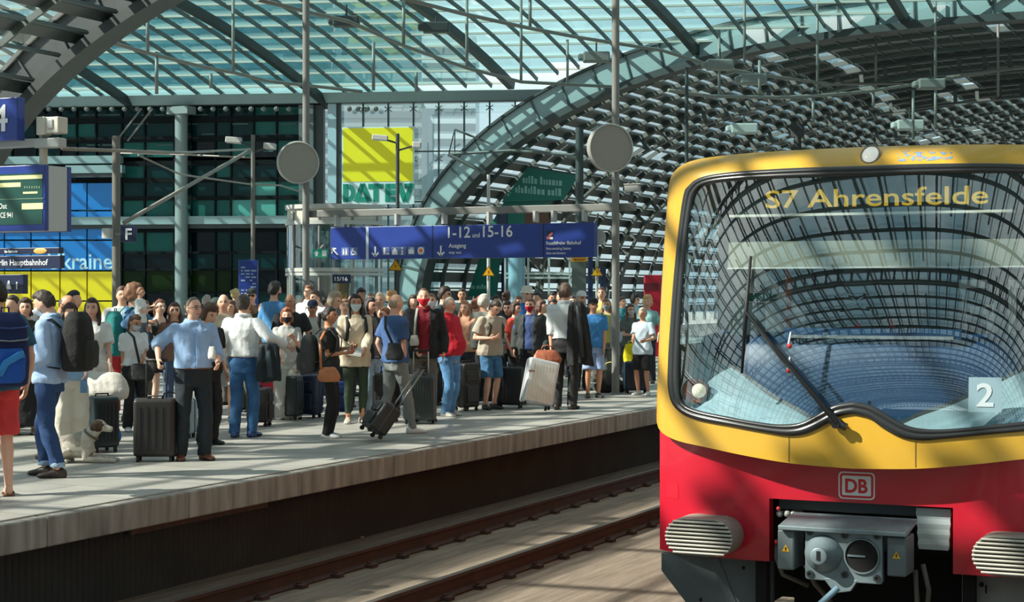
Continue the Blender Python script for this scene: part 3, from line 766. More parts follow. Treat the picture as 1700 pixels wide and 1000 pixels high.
# logo plate
def rrect(w, h, r, n=5):
    pts = []
    for cx, cy, a0 in ((w / 2 - r, h / 2 - r, 0), (-w / 2 + r, h / 2 - r, 90), (-w / 2 + r, -h / 2 + r, 180), (w / 2 - r, -h / 2 + r, 270)):
        for i in range(n + 1):
            a = radians(a0 + 90 * i / n); pts.append((cx + r * cos(a), cy + r * sin(a)))
    return pts
mb = MB(); O = Vector((-0.02, t_red(0, 0.002), 0.437)); X = Vector((1, 0, 0)); Z = Vector((0, 0, 1))
mb.prism(rrect(0.252, 0.188, 0.03), O, X, Z, 0.004, 0); mb.prism(rrect(0.232, 0.168, 0.024), O, X, Z, 0.006, 1); mb.prism(rrect(0.200, 0.136, 0.010), O, X, Z, 0.008, 0)
add_text(mb, 'DB', O + Vector((-0.078, 0, -0.046)), X, Z, 0.092, 1, width=0.156, bold=0.03, lift=0.010)
mb.build('logo_plate', [mat('logo white', S(222, 226, 226), 0.4), mat('logo red', S(206, 36, 44), 0.4)], train)
# buffers with ribbed faces
def stadium(w, h, n=10): 
    r = h / 2; pts = []
    for cx, a0 in ((w / 2 - r, -90), (-w / 2 + r, 90)):
        for i in range(n + 1):
            a = radians(a0 + 180 * i / n); pts.append((cx + r * cos(a), r * sin(a)))
    return pts
M_buf = mat('buffer grey', S(150, 146, 136), 0.6, noise_amt=0.15, noise_scale=6)
for sx in (-1, 1):
    mb = MB(); cx = -1.075 if sx < 0 else 1.045; O = Vector((cx, 0.30, 0.048))
    ol = stadium(0.50, 0.262); rg = []
    for k, y in ((0.96, 0.34), (1.0, 0.20), (1.0, -0.02), (0.97, -0.045)): rg.append([Vector((cx + u * k, y, 0.048 + z * k)) for u, z in ol])
    rg.reverse(); mb.rings(rg); b_ = mb.build('buffer', M_buf, train, smooth=radians(40))
    mb = MB(); mb.prism([(u * 0.93, z * 0.93) for u, z in ol], Vector((cx, -0.046, 0.048)), X, Z, 0.004, 1)
    for i in range(9):
        z = -0.108 + 0.027 * i; hw = 0.25 - 0.131 + sqrt(max(0, 0.128 ** 2 - z * z)); mb.tube([(cx - hw, -0.055, 0.048 + z), (cx + hw, -0.055, 0.048 + z)], 0.0085, 6, 0)
    mb.build('grille', [mat('buffer slats', S(186, 182, 170), 0.5), mat('buffer gap', S(40, 40, 38), 0.8)], b_)
# coupler
mb = MB(); y = -0.22
pl = rrect(0.52, 0.36, 0.02, 3); mb.prism(pl, Vector((-0.01, y, 0.02)), X, Z, -0.06, 0)
mb.tube([(-0.01, y + 0.05, 0.02), (-0.01, 0.9, 0.02)], [0.15, 0.12], 14, 0)
mb.prism([(-0.14, -0.16), (0.10, -0.16), (0.05, -0.24), (-0.06, -0.26)], Vector((-0.01, y - 0.002, 0.02)), X, Z, -0.05, 0)
cp = mb.build('coupler', M_cpl, train, bevel=0.006)
cone = MB(); R = Matrix.Translation((-0.145, y, 0.02)) @ Matrix.Rotation(radians(90), 4, 'X'); cone.lathe([(0.128, 0.0), (0.122, 0.02), (0.10, 0.05), (0.062, 0.10), (0.055, 0.13), (0.045, 0.135)], 28, 0, R); cone.box((-0.145, y - 0.137, 0.025), (0.022, 0.008, 0.06), 1); cone.build('coupler_cone', [M_cpl, M_void], cp, smooth=radians(35))
ho = MB(); R = Matrix.Translation((0.115, y - 0.003, 0.02)) @ Matrix.Rotation(radians(90), 4, 'X'); ho.lathe([(0.122, 0.0), (0.118, 0.012), (0.110, 0.012), (0.105, -0.01)], 28, 0, R, False); ho.prism([(0.108 * cos(i * pi / 12), 0.108 * sin(i * pi / 12)) for i in range(24)], Vector((0.115, y - 0.004, 0.02)), X, Z, 0.001, 1); ho.box((0.08, y - 0.01, 0.02), (0.12, 0.01, 0.012), 0)
ho.build('coupler_hole', [M_cpl, M_void], cp)
for u, z in ((0.0, 0.15), (0.0, -0.11), (-0.235, 0.16), (-0.235, -0.12), (0.215, 0.16), (0.215, -0.12)):
    R = Matrix.Translation((u, y - 0.002, z)) @ Matrix.Rotation(radians(90), 4, 'X'); bo = MB(); bo.lathe([(0.024, 0), (0.024, 0.010), (0.012, 0.010), (0.010, -0.01)], 10, 0, R, True); bo.build('bolt', M_steel_dk, cp)
hd = MB(); hd.prism([(0, 0), (0.34, 0.04), (0.36, 0.05), (0.36, 0.03), (0.34, 0.02), (0.02, -0.03), (0, -0.03)], Vector((-0.44, -0.28, 0.20)), Vector((0, 1, 0)), Z, 0.86, 0); hd.build('hood', M_cpl, cp, bevel=0.006)
for u, w, h in ((-0.40, 0.115, 0.27), (0.345, 0.125, 0.26)):
    e = MB(); e.box((u, -0.10, 0.03), (w, 0.26, h)); eb = e.build('electric_box', mat('box grey', S(92, 104, 108), 0.5), cp, bevel=0.012)
    e = MB(); e.prism([(-0.026, -0.02), (0.026, -0.02), (0, 0.027)], Vector((u, -0.231, 0.04)), X, Z, 0.002, 0); e.prism([(-0.004, -0.012), (0.004, -0.012), (0.004, 0.010), (-0.004, 0.010)], Vector((u, -0.234, 0.04)), X, Z, 0.002, 1); e.build('warning_sticker', [M_yellow_sign, M_black], eb)
ha = MB(); ha.tube([(-0.03, y - 0.06, -0.19), (-0.20, y - 0.12, -0.36), (-0.42, y - 0.12, -0.52)], 0.022, 10); ha.build('uncoupling_bar', mat('bar blue grey', S(120, 150, 168), 0.4), cp, smooth=True)
# things in the recess
mb = MB(); mb.box((-0.05, 0.42, 0.27), (1.15, 0.10, 0.09)); mb.build('cross_beam', M_tg, train, bevel=0.01)
mb = MB(); rg = []
for i in range(9):
    z = 0.30 - 0.035 * i; k = 1.0 + 0.05 * (i % 2); w = 0.115 - 0.002 * i; rg.append([Vector((0.49 + a * w * k, 0.36 + b * 0.10 * k, z)) for a, b in ((-1, -1), (1, -1), (1, 1), (-1, 1))])
rg.reverse(); mb.rings(rg); mb.build('bellows', mat('grey bellows', S(150, 164, 166), 0.6), train)
for pts in ([(-0.60, 0.30, 0.21), (-0.52, 0.30, 0.21), (-0.44, 0.34, 0.22)], [(-0.61, 0.28, 0.02), (-0.60, 0.24, -0.10), (-0.56, 0.26, -0.22), (-0.40, 0.35, -0.3)], [(-0.36, 0.12, -0.12), (-0.30, 0.15, -0.25), (-0.22, 0.3, -0.4)], [(0.46, 0.05, -0.05), (0.50, 0.05, -0.22), (0.45, 0.2, -0.45)], [(0.40, 0.1, -0.1), (0.42, 0.06, -0.3), (0.36, 0.2, -0.5)]): MB().tube(pts, 0.017, 8).build('hose', mat('grey hoses', S(92, 92, 86), 0.6), train, smooth=True)
M_rv = mat('red valve', S(214, 70, 66), 0.4)
for c_ in ((-0.585, 0.24, 0.245), (-0.60, 0.24, 0.01)): MB().ball(c_, 0.016, 10, 6).build('valve_knob', M_rv, train, smooth=True)
for c_ in ((-0.585, 0.27, 0.205), (-0.53, 0.27, 0.207), (-0.49, 0.29, 0.208)): MB().ball(c_, 0.024, 10, 6).build('pipe_fitting', M_steel_lt, train, smooth=True)
# skirts
M_skl = mat('light grey skirt', S(134, 138, 138), 0.5, noise_amt=0.1)
mb = MB(); A = [(-1.50, -0.14), (-0.66, -0.14), (-0.66, -0.62), (-1.20, -0.62), (-1.50, -0.27)]
mb.prism([(u, z) for u, z in reversed(A)], Vector((0, 0.36, 0)), X, Z, -0.05, 0); mb.prism([(-1.14, -0.145), (-1.06, -0.145), (-0.86, -0.62), (-0.94, -0.62)], Vector((0, 0.352, 0)), X, Z, -0.02, 0)
for u, z in ((-0.86, -0.20), (-1.18, -0.45)): mb.ball((u, 0.305, z), 0.014, 8, 6, 1)
mb.build('skirt_panel', [M_tg, M_void], train, bevel=0.006)
mb = MB(); mb.prism([(-u, z) for u, z in A], Vector((0, 0.36, 0)), X, Z, -0.05, 0)
mb.ball((0.80, 0.305, -0.20), 0.018, 8, 6, 1); mb.box((0.83, 0.305, -0.23), (0.012, 0.01, 0.06), 1)
mb.build('skirt_panel', [M_skl, M_void], train, bevel=0.006)
# wheels under the front
for sx in (-1, 1):
    mb = MB(); R = Matrix.Translation((sx * 0.75, 2.4, RZ + 0.42)) @ Matrix.Rotation(radians(90), 4, 'Y'); mb.lathe([(0.2, -0.07), (0.42, -0.06), (0.45, -0.065 if sx > 0 else -0.06), (0.42, 0.05), (0.40, 0.06), (0.2, 0.07)], 32, 0, R); mb.build('wheel', M_steel_dk, train, smooth=radians(40))
# ------------------------------------------------------------------ signs, poles, lamps
XR = Vector((1, 0, 0)); ZU = Vector((0, 0, 1))
def arrow(mb, O, U, V, s, rot, mi):
    a = radians(rot); A = U * cos(a) + V * sin(a); B = -U * sin(a) + V * cos(a)     # arrow points along B
    def st(p, q, w):
        d = Vector((q[0] - p[0], q[1] - p[1])); n_ = Vector((-d.y, d.x)).normalized() * w / 2
        mb.prism([(p[0] - n_.x, p[1] - n_.y), (p[0] + n_.x, p[1] + n_.y), (q[0] + n_.x, q[1] + n_.y), (q[0] - n_.x, q[1] - n_.y)][::-1], O, A, B, 0.004, mi)
    st((0, -s / 2), (0, s / 2), s * 0.16); st((-s * 0.36, s * 0.12), (0, s / 2), s * 0.16); st((s * 0.36, s * 0.12), (0, s / 2), s * 0.16)
def bars(mb, O, U, V, w, h, mi=0, lift=0.004, seed=3):
    """a line of print too small to read"""
    O = Vector(O); U = Vector(U); V = Vector(V); N_ = U.cross(V).normalized(); r = random.Random(seed); x = 0.0
    while x < w - h * 0.3:
        L = h * r.uniform(0.22, 0.5); hh = h * r.choice((0.7, 0.7, 1.0)); a = O + N_ * lift + U * x
        mb.add([a, a + U * L, a + U * L + V * hh, a + V * hh], [(0, 1, 2, 3)], mi); x += L + h * (0.14 if r.random() < 0.86 else 0.45)
# gantry over the platform: two round poles with disc reflectors and a cross beam
D1 = 28.0
def pole_with_disc(x, ydisc, rpx, xdisc, label, ytop):
    b = on_d(x, HOR, D1); zc = (b.y + (-b.x) * SA / CA) * CA; mpp = zc / FPX
    t = thing('light_pole', label, 'pole', (b.x, b.y, 0))
    top = 9.6
    mb = MB(); mb.lathe([(0.10, 0), (0.10, 0.02), (0.068, 0.03), (0.066, top)], 18); mb.build('pole', M_steel, t, smooth=radians(40))
    zd = EYE + (HOR - ydisc) * mpp; r = rpx * mpp
    dx = (xdisc - x) * mpp
    view = Vector((SA, -CA, 0)); side = Vector((CA, SA, 0))
    c_ = side * dx + view * 0.14 + ZU * zd
    R = Matrix.Translation(c_) @ (view * 0.93 + side * 0.36).normalized().to_track_quat('Z', 'Y').to_matrix().to_4x4()
    mb = MB(); mb.lathe([(r, -0.05), (r * 1.0, 0.045), (r * 0.97, 0.055), (r * 0.94, 0.04), (0.001, 0.04)], 40, 0, R); di = mb.build('disc', mat('matt disc grey', S(150, 150, 142), 0.5), t, smooth=radians(35))
    mb = MB(); mb.lathe([(r * 1.0, 0.03), (r * 1.015, 0.045), (r * 0.955, 0.062), (r * 0.94, 0.045)], 40, 0, R, False); mb.build('rim', M_steel_lt, di, smooth=radians(35))
    mb = MB(); mb.box((0, 0, zd), (0.17, 0.17, 0.3)); mb.build('clamp', M_steel, t, bevel=0.02)
    return t, b
p1, b1 = pole_with_disc(508, 271, 35, 496, 'tall grey pole with a round disc left of the yellow billboard', 0)
p2, b2 = pole_with_disc(1022, 247, 40, 1012, 'tall grey pole with a round disc nearest the yellow train', 0)
zb = 3.27; bmx = on_d(1050, 345, D1)
t = thing('sign_beam', 'long grey steel beam carrying the blue direction sign between two poles', 'beam', (b1.x, b1.y, zb))
mb = MB(); mb.box(((bmx.x - b1.x) / 2, 0.14, 0), (bmx.x - b1.x, 0.13, 0.13)); mb.build('beam', M_steel, t, bevel=0.01)
sx0 = on_d(541, 404, D1 - 0.25); sx1 = on_d(980, 398, D1 - 0.25); SW = sx1.x - sx0.x; SZ1, SZ0 = 3.0, 2.395
for x in (557, 657, 735, 810, 887, 917, 968):
    q = on_d(x, 360, D1); MB().box((q.x - b1.x, 0.07, -0.14), (0.045, 0.17, 0.20)).build('hanger', M_steel_lt, t)
# the blue direction sign
t = thing('direction_sign', 'long blue direction sign with white 1-12 und 15-16 hanging over the platform', 'sign', (sx0.x, sx0.y + 0.25, SZ0))
mb = MB(); mb.box((SW / 2, 0, (SZ1 - SZ0) / 2), (SW, 0.16, SZ1 - SZ0)); mb.build('panel', M_blue, t, bevel=0.008)
def sgx(x): return on_d(x, 400, D1 - 0.08).x - sx0.x
ox = sgx(541)
def sgz(x, y): return on_d(x, y, D1 - 0.08).z - SZ0
yf = -0.082
mb = MB(); mb.box((sgx(610), yf, 0.302), (0.055, 0.012, 0.605)); mb.build('divider', mat('pale divider', S(190, 205, 222), 0.4), t)
for x in (718, 902): MB().box((sgx(x), yf, 0.302), (0.02, 0.006, 0.605)).build('joint', M_navy, t)
mb = MB(); arrow(mb, Vector((sgx(556), yf, 0.145)), XR, ZU, 0.17, 45, 0); mb.build('arrow', M_white, t)
mb = MB(); arrow(mb, Vector((sgx(623), yf, 0.14)), XR, ZU, 0.19, 180, 0); mb.build('arrow', M_white, t)
mb = MB(); arrow(mb, Vector((sgx(732), yf, 0.14)), XR, ZU, 0.19, 180, 0); mb.build('arrow', M_white, t)
mb = MB(); add_text(mb, '1-12', (sgx(744), yf, 0.375), XR, ZU, 0.20, 0, width=sgx(781) - sgx(744), bold=0.012); mb.build('lettering', M_white, t)
mb = MB(); add_text(mb, 'und', (sgx(784.5), yf, 0.375), XR, ZU, 0.085, 0, width=sgx(796.5) - sgx(784.5), bold=0.01); mb.build('lettering', M_white, t)
mb = MB(); add_text(mb, '15-16', (sgx(802), yf, 0.38), XR, ZU, 0.20, 0, width=sgx(851) - sgx(802), bold=0.012); mb.build('lettering', M_white, t)
mb = MB(); add_text(mb, 'Ausgang', (sgx(745), yf, 0.195), XR, ZU, 0.075, 0, width=sgx(774) - sgx(745), bold=0.015); mb.build('lettering', M_white, t)
mb = MB(); add_text(mb, 'way out', (sgx(745), yf, 0.085), XR, ZU, 0.05, 0, width=sgx(766) - sgx(745), bold=0.01); mb.build('lettering', M_white, t)
mb = MB(); add_text(mb, 'Rauchfreier Bahnhof', (sgx(907), yf, 0.225), XR, ZU, 0.06, 0, width=sgx(965) - sgx(907), bold=0.02); mb.build('lettering', M_white, t)
mb = MB(); add_text(mb, 'Non-smoking Station', (sgx(907), yf, 0.135), XR, ZU, 0.045, 0, width=sgx(948) - sgx(907), bold=0.015); mb.build('lettering', M_white, t)
mb = MB(); add_text(mb, 'Gare non-fumeurs', (sgx(907), yf, 0.055), XR, ZU, 0.045, 0, width=sgx(939) - sgx(907), bold=0.015); mb.build('lettering', M_white, t)
M_pg = mat('pictogram field', S(92, 112, 160), 0.5); M_or = mat('orange pictogram', S(222, 120, 60), 0.5)
def picto(x0, kind):
    c_ = Vector((sgx(x0), yf, 0.145)); s = 0.155; mb = MB()
    mb.prism(rrect(s, s, 0.012), c_, XR, ZU, 0.003, 0)
    if kind == 'lift':
        for dx in (-0.03, 0.03): mb.ball(c_ + XR * dx + ZU * 0.035 + Vector((0, -0.006, 0)), (0.014, 0.004, 0.014), 8, 6, 1); mb.box(c_ + XR * dx - ZU * 0.02 + Vector((0, -0.006, 0)), (0.03, 0.006, 0.075), 1)
    elif kind == 'wheelchair':
        mb.ball(c_ + XR * -0.02 + ZU * 0.055 + Vector((0, -0.006, 0)), (0.014, 0.004, 0.014), 8, 6, 1)
        P = [c_ + Vector((-0.01 + 0.042 * cos(a), -0.006, -0.02 + 0.042 * sin(a))) for a in [radians(110 + 25 * i) for i in range(10)]]; mb.tube(P, 0.008, 5, 1)
        mb.tube([c_ + Vector((-0.02, -0.006, 0.04)), c_ + Vector((-0.015, -0.006, 0.0)), c_ + Vector((0.03, -0.006, 0.0)), c_ + Vector((0.05, -0.006, -0.05))], 0.009, 5, 1)
    elif kind == 'shower':
        mb.ball(c_ + Vector((-0.03, -0.006, 0.045)), (0.02, 0.004, 0.02), 8, 6, 1); mb.box(c_ + Vector((-0.03, -0.006, -0.015)), (0.045, 0.006, 0.09), 1); mb.box(c_ + Vector((0.04, -0.006, -0.05)), (0.06, 0.006, 0.02), 1)
    elif kind == 'locker':
        mb.prism([(-0.06, -0.065), (0.055, -0.065), (0.05, 0.0), (0.0, 0.06), (-0.055, 0.0)], c_ + Vector((0, -0.004, 0)), XR, ZU, 0.003, 1)
    elif kind == 'info':
        mb.ball(c_ + Vector((0, -0.006, 0.05)), (0.018, 0.004, 0.018), 8, 6, 1); mb.box(c_ + Vector((0, -0.006, -0.025)), (0.028, 0.006, 0.085), 1); mb.box(c_ + Vector((0, -0.006, -0.065)), (0.06, 0.006, 0.014), 1)
    elif kind == 'bag':
        mb.prism([(-0.055, -0.055), (0.055, -0.055), (0.055, 0.03), (-0.055, 0.03)], c_ + Vector((0, -0.004, 0)), XR, ZU, 0.003, 1); mb.box(c_ + Vector((0.01, -0.006, 0.05)), (0.06, 0.006, 0.02), 1)
    elif kind == 'disc':
        mb.ball(c_ + Vector((0, -0.004, 0)), (0.068, 0.004, 0.068), 16, 8, 1); mb.ball(c_ + Vector((0, -0.008, 0)), (0.042, 0.004, 0.042), 12, 8, 2)
    mb.build('pictogram', [M_pg, M_white, M_or], t)
for x, k in ((573, 'lift'), (588, 'wheelchair'), (641, 'shower'), (656, 'locker'), (668, 'info'), (683, 'bag'), (699, 'disc')): picto(x, k)
# square symbol above the small lettering
mb = MB(); c_ = Vector((sgx(913), yf, 0.39)); mb.prism(rrect(0.135, 0.16, 0.01), c_, XR, ZU, 0.003, 0); mb.prism([(-0.06, -0.07), (-0.005, -0.07), (-0.005, -0.02), (-0.06, -0.02)], c_ + Vector((0, -0.003, 0)), XR, ZU, 0.003, 1); mb.prism([(-0.03, 0.0), (0.05, 0.06), (0.055, 0.02), (0.0, -0.02)], c_ + Vector((0, -0.003, 0)), XR, ZU, 0.003, 1); mb.prism([(0.0, -0.07), (0.06, -0.07), (0.06, -0.03), (0.0, -0.03)], c_ + Vector((0, -0.003, 0)), XR, ZU, 0.003, 2)
mb.build('symbol', [M_navy, mat('symbol rose', S(206, 110, 110), 0.5), M_white], t)
# loudspeaker beside the sign and camera on the beam end
q = on_d(991, 396, D1 + 0.3); t = thing('loudspeaker', 'pale grey loudspeaker beside the right end of the blue direction sign', 'speaker', q)
mb = MB(); R = Matrix.Rotation(radians(70), 4, 'X') @ Matrix.Rotation(radians(20), 4, 'Y'); mb.lathe([(0.001, -0.10), (0.09, -0.09), (0.15, 0.02), (0.16, 0.07), (0.15, 0.09), (0.001, 0.09)], 24, 0, R); mb.build('horn', M_steel_lt, t, smooth=radians(35)); MB().tube([(0.0, -0.1, 0.1), (0.10, -0.20, 0.43)], 0.02, 8).build('bracket', M_steel, t)
q = on_d(1050, 313, D1 - 0.1); t = thing('surveillance_camera', 'grey surveillance camera on the beam end right of the pole', 'camera', q)
mb = MB(); mb.box((0, 0, 0), (0.26, 0.13, 0.12), 0); mb.box((0.02, 0, 0.07), (0.32, 0.16, 0.02), 0); R = Matrix.Translation((-0.13, -0.02, 0)) @ Matrix.Rotation(radians(-90), 4, 'Y'); mb.lathe([(0.045, 0), (0.045, 0.03), (0.03, 0.03), (0.001, 0.02)], 16, 1, R); mb.build('housing', [M_steel_lt, M_black], t, bevel=0.01)
MB().bar((0, 0, -0.06), (-0.05, 0, -0.24), 0.05, 0.05).build('bracket', M_steel_dk, t)

# near gantry on the left: track number, departure board
D0 = 14.2
def ppos(x, y, d=D0): return on_d(x, y, d)
a = ppos(-60, 243); b = ppos(103, 243)
t = thing('sign_beam', 'pale grey bracket beam under the track number sign at far left', 'beam', (a.x, a.y, a.z))
mb = MB(); mb.box(((b.x - a.x) / 2, 0, 0), (b.x - a.x, 0.10, 0.085), 0); mb.box((b.x - a.x - 0.15, 0, -0.01), (0.32, 0.13, 0.10), 0); mb.build('beam', M_steel_lt, t, bevel=0.012)
zt = ppos(69, 225).z - a.z; zl = ppos(69, 275).z - a.z; xx = ppos(69, 243).x - a.x
MB().box((xx, 0.03, (zt + zl) / 2), (0.06, 0.06, zt - zl)).build('hanger', mat('cream hanger', S(196, 190, 170), 0.5), t)
# track number 14
a = ppos(-70, 238, D0 - 0.2); b = ppos(35, 162, D0 - 0.2)
t = thing('track_number_sign', 'blue track number sign showing a white 4 at upper left', 'sign', (a.x, a.y, a.z)); w, h = b.x - a.x, b.z - a.z
MB().box((w / 2, 0, h / 2), (w, 0.12, h)).build('panel', M_blue, t, bevel=0.008)
mb = MB(); q = ppos(-8, 218, D0 - 0.26); add_text(mb, '14', (q.x - a.x - 0.17, -0.062, q.z - a.z), XR, ZU, 0.27, 0, width=0.34, bold=0.015); mb.build('numerals', M_white, t)
# lamp boxes behind the number
q = ppos(84, 223); t = thing('floodlight', 'pale boxy floodlight on the beam right of the track number', 'lamp', q)
mb = MB(); mb.box((-0.07, -0.02, 0.085), (0.11, 0.12, 0.19), 0); mb.box((0.06, 0.02, 0.09), (0.17, 0.16, 0.17), 0); mb.box((0.05, -0.065, 0.10), (0.07, 0.02, 0.10), 1); mb.build('housing', [mat('cream lamp housing', S(206, 204, 192), 0.5), M_steel_lt], t, bevel=0.02); MB().box((-0.06, 0, -0.01), (0.05, 0.05, 0.05)).build('bracket', M_steel, t)
# departure board
a = ppos(-60, 386, D0 - 0.1); b = ppos(122, 272, D0 - 0.1); fr = ppos(80, 300, D0 - 0.1)
t = thing('departure_board', 'blue framed departure board with green display at left edge', 'display', (a.x, a.y, a.z)); w, h = fr.x - a.x, b.z - a.z
mb = MB(); mb.box((w / 2, -0.02, h / 2), (w, 0.06, h)); mb.build('frame', M_blue, t, bevel=0.006)
mb = MB(); mb.box((w / 2, 0.16, h / 2), (w - 0.01, 0.30, h - 0.012)); mb.build('case', mat('pale grey case', S(186, 194, 196), 0.4), t, bevel=0.008)
mb = MB(); mb.box((w / 2, 0.34, h / 2), (w, 0.06, h)); mb.build('back_frame', M_blue, t, bevel=0.006)
i0 = ppos(-50, 375, D0 - 0.16); i1 = ppos(70, 287, D0 - 0.16)
mb = MB(); mb.box(((i0.x + i1.x) / 2 - a.x, -0.052, (i0.z + i1.z) / 2 - a.z), (i1.x - i0.x, 0.006, i1.z - i0.z)); mb.build('screen', mat('green screen', S(28, 72, 64), 0.3, emit=0.12), t)
mb = MB()
def brect(x0, y0, x1, y1, mi):
    p = ppos(x0, y1, D0 - 0.16); q = ppos(x1, y0, D0 - 0.16); mb.box(((p.x + q.x) / 2 - a.x, -0.057, (p.z + q.z) / 2 - a.z), (q.x - p.x, 0.004, q.z - p.z), mi)
brect(0, 290, 70, 299, 0); brect(-20, 303, 34, 312, 0); brect(38, 318, 62, 322, 0); brect(36, 337, 71, 348, 0); brect(-40, 330, 72, 332, 1)
for x in range(40, 68, 4): brect(x, 309, x + 2, 313, 1)
p = ppos(-8, 347, D0 - 0.16); add_text(mb, ': Ost', (p.x - a.x, -0.056, p.z - a.z), XR, ZU, 0.055, 2, bold=0.01); p = ppos(-6, 362, D0 - 0.16); add_text(mb, 's ICE 941', (p.x - a.x, -0.056, p.z - a.z), XR, ZU, 0.055, 2, width=0.215, bold=0.01)
mb.build('display_lines', [mat('cream display', S(222, 220, 160), 0.5, emit=0.2), mat('dim display', S(110, 140, 120), 0.5), mat('white display', S(220, 225, 215), 0.5, emit=0.15)], t)
# station name board further back, dark board below it, LED line above
DN = 19.0
def board(name, x0, y0, x1, y1, d, m, label, cat='sign', dep=0.1):
    p = on_d(x0, y1, d); q = on_d(x1, y0, d); t = thing(name, label, cat, (p.x, p.y, p.z)); MB().box(((q.x - p.x) / 2, dep / 2, (q.z - p.z) / 2), (q.x - p.x, dep, q.z - p.z)).build('panel', m, t, bevel=0.006); return t, p, q
t, p, q = board('station_name_board', -70, 424, 100, 447, DN, M_navy, 'navy station name board reading Berlin Hauptbahnhof below the departure board')
mb = MB(); o = on_d(-12, 441, DN); add_text(mb, 'Berlin Hauptbahnhof', (o.x - p.x, -0.002, o.z - p.z), XR, ZU, 0.082, 0, width=on_d(80, 440, DN).x - o.x, bold=0.015); mb.build('lettering', M_white, t)
MB().box((0.5, 0.05, 0.4), (0.05, 0.05, 0.5)).build('hanger', M_steel, t)
t, p, q = board('led_board', -70, 411, 98, 423, DN + 0.1, M_navy, 'slim dark blue board with an amber oval above the station name')
mb = MB(); o = on_d(67, 417, DN + 0.1); mb.ball((o.x - p.x, -0.004, o.z - p.z), (0.12, 0.012, 0.045), 14, 8, 0); mb.build('oval', mat('amber oval', S(214, 172, 92), 0.5), t); mb = MB(); o = on_d(8, 420, DN + 0.1); bars(mb, (o.x - p.x, -0.002, o.z - p.z), XR, ZU, 0.24, 0.04); mb.build('lettering', M_white, t)
t, p, q = board('pictogram_board', -70, 456, 39, 488, DN + 0.6, M_navy, 'navy pictogram board with white figure and letter i at left edge')
mb = MB(); o = on_d(15, 478, DN + 0.6); c_ = Vector((o.x - p.x, -0.006, o.z - p.z)); mb.ball(c_ + ZU * 0.083, (0.022, 0.006, 0.022), 10, 6); mb.prism([(-0.035, -0.02), (0.05, -0.02), (0.02, 0.065), (-0.03, 0.065)], c_, XR, ZU, 0.004); mb.build('figure', M_white, t); mb = MB(); o = on_d(27, 479, DN + 0.6); add_text(mb, 'i', (o.x - p.x, -0.002, o.z - p.z - 0.01), XR, ZU, 0.11, 0, bold=0.03); mb.build('letter', M_white, t)

# grey posts on the platform
def post(x, ytop, zc, r, label, m=None, name='post'):
    b = at(x, HOR, zc); t = thing(name, label, 'post', (b.x, b.y, 0)); h = EYE + (HOR - ytop) / FPX * zc
    mb = MB(); mb.lathe([(r * 1.7, 0), (r * 1.7, 0.03), (r, 0.04), (r * 0.96, h), (0.001, h)], 14); mb.build('shaft', m or M_steel, t, smooth=radians(40)); return t, b, h
t, b, h = post(193, 226, 34.0, 0.085, 'grey post with junction box left of the letter F sign', mat('brown grey steel', S(108, 106, 100), 0.5)); mpp = 34.0 / FPX
MB().box((-0.10, -0.14, EYE + (HOR - 388) * mpp), (0.19, 0.14, 0.20)).build('junction_box', M_steel_lt, t, bevel=0.01)
for k in (0, 0.22): MB().bar((k * CA, k * SA, h - 0.1), (CA * (k + 0.5), SA * (k + 0.5), h + 0.55), 0.03, 0.03).build('stay', M_steel, t)
# letter F
p = at(201, 402, 33.6); t = thing('platform_letter_sign', 'small blue letter F sign beside the grey post', 'sign', p, ANG); s = 26 * mpp
mb = MB(); mb.box((s / 2, 0, s / 2), (s, 0.08, s)); mb.build('panel', M_navy, t, bevel=0.006); mb = MB(); add_text(mb, 'F', (s * 0.3, -0.042, s * 0.15), XR, ZU, s * 0.7, 0, bold=0.02); mb.build('letter', M_white, t); MB().bar((-0.12, 0, s * 0.5), (0, 0, s * 0.5), 0.04, 0.04).build('bracket', M_steel, t)
# lamp posts with two arms
def lamp_post(x, ytop, zc, arms, label):
    t, b, h = post(x, ytop, zc, 0.05, label, M_steel_dk if x > 600 else mat('brown grey steel', S(108, 106, 100), 0.5), 'lamp_post'); k = zc / FPX
    for dx, y, w, hh in arms:
        z = EYE + (HOR - y) * k; e = Vector((CA, SA, 0)) * (dx * k)
        a_ = MB().bar((0, 0, z - 0.14), e + ZU * z, 0.045, 0.045).build('arm', M_steel_dk, t)
        mb = MB(); mb.box((0, 0, 0), (w * k, 0.22, hh * k)); o = mb.build('lamp_head', M_steel_lt, a_, bevel=0.02); o.location = e + ZU * z; o.rotation_euler = (0, 0.08, ANG)
    return t
lamp_post(420, 224, 40, [(-32, 233, 26, 10), (28, 243, 20, 10)], 'lamp post standing behind the blue timetable board')
lamp_post(660, 222, 44, [(-29, 229, 26, 9), (32, 241, 14, 10)], 'dark lamp post in front of the yellow billboard')
# blue timetable column
def info_board(x0, y0, x1, zc, label, rows_, m=M_blue):
    a_ = at(x0, HOR, zc); b_ = at(x1, HOR, zc); w = (b_ - a_).length; z1 = EYE + (HOR - y0) / FPX * zc
    t = thing('timetable_board', label, 'sign', (a_.x, a_.y, 0), ANG); mb = MB(); mb.box((w / 2, 0, z1 / 2 + 0.2), (w, 0.14, z1 - 0.4)); mb.build('panel', m, t, bevel=0.01)
    for x in (0.06, w - 0.06): MB().box((x, 0, 0.2), (0.06, 0.06, 0.4)).build('leg', M_steel, t)
    mb = MB(); random.seed(5)
    for i in range(rows_):
        z = z1 - 0.16 - 0.07 * i; x = 0.05
        while x < w - 0.08:
            L = random.uniform(0.04, 0.12)
            if random.random() < 0.75: mb.box((x + L / 2, -0.072, z), (L, 0.004, 0.032))
            x += L + 0.03
    mb.build('print', mat('pale print', S(150, 170, 205), 0.5), t); return t
info_board(397, 432, 428, 37, 'tall blue timetable board left of the first disc pole', 9)
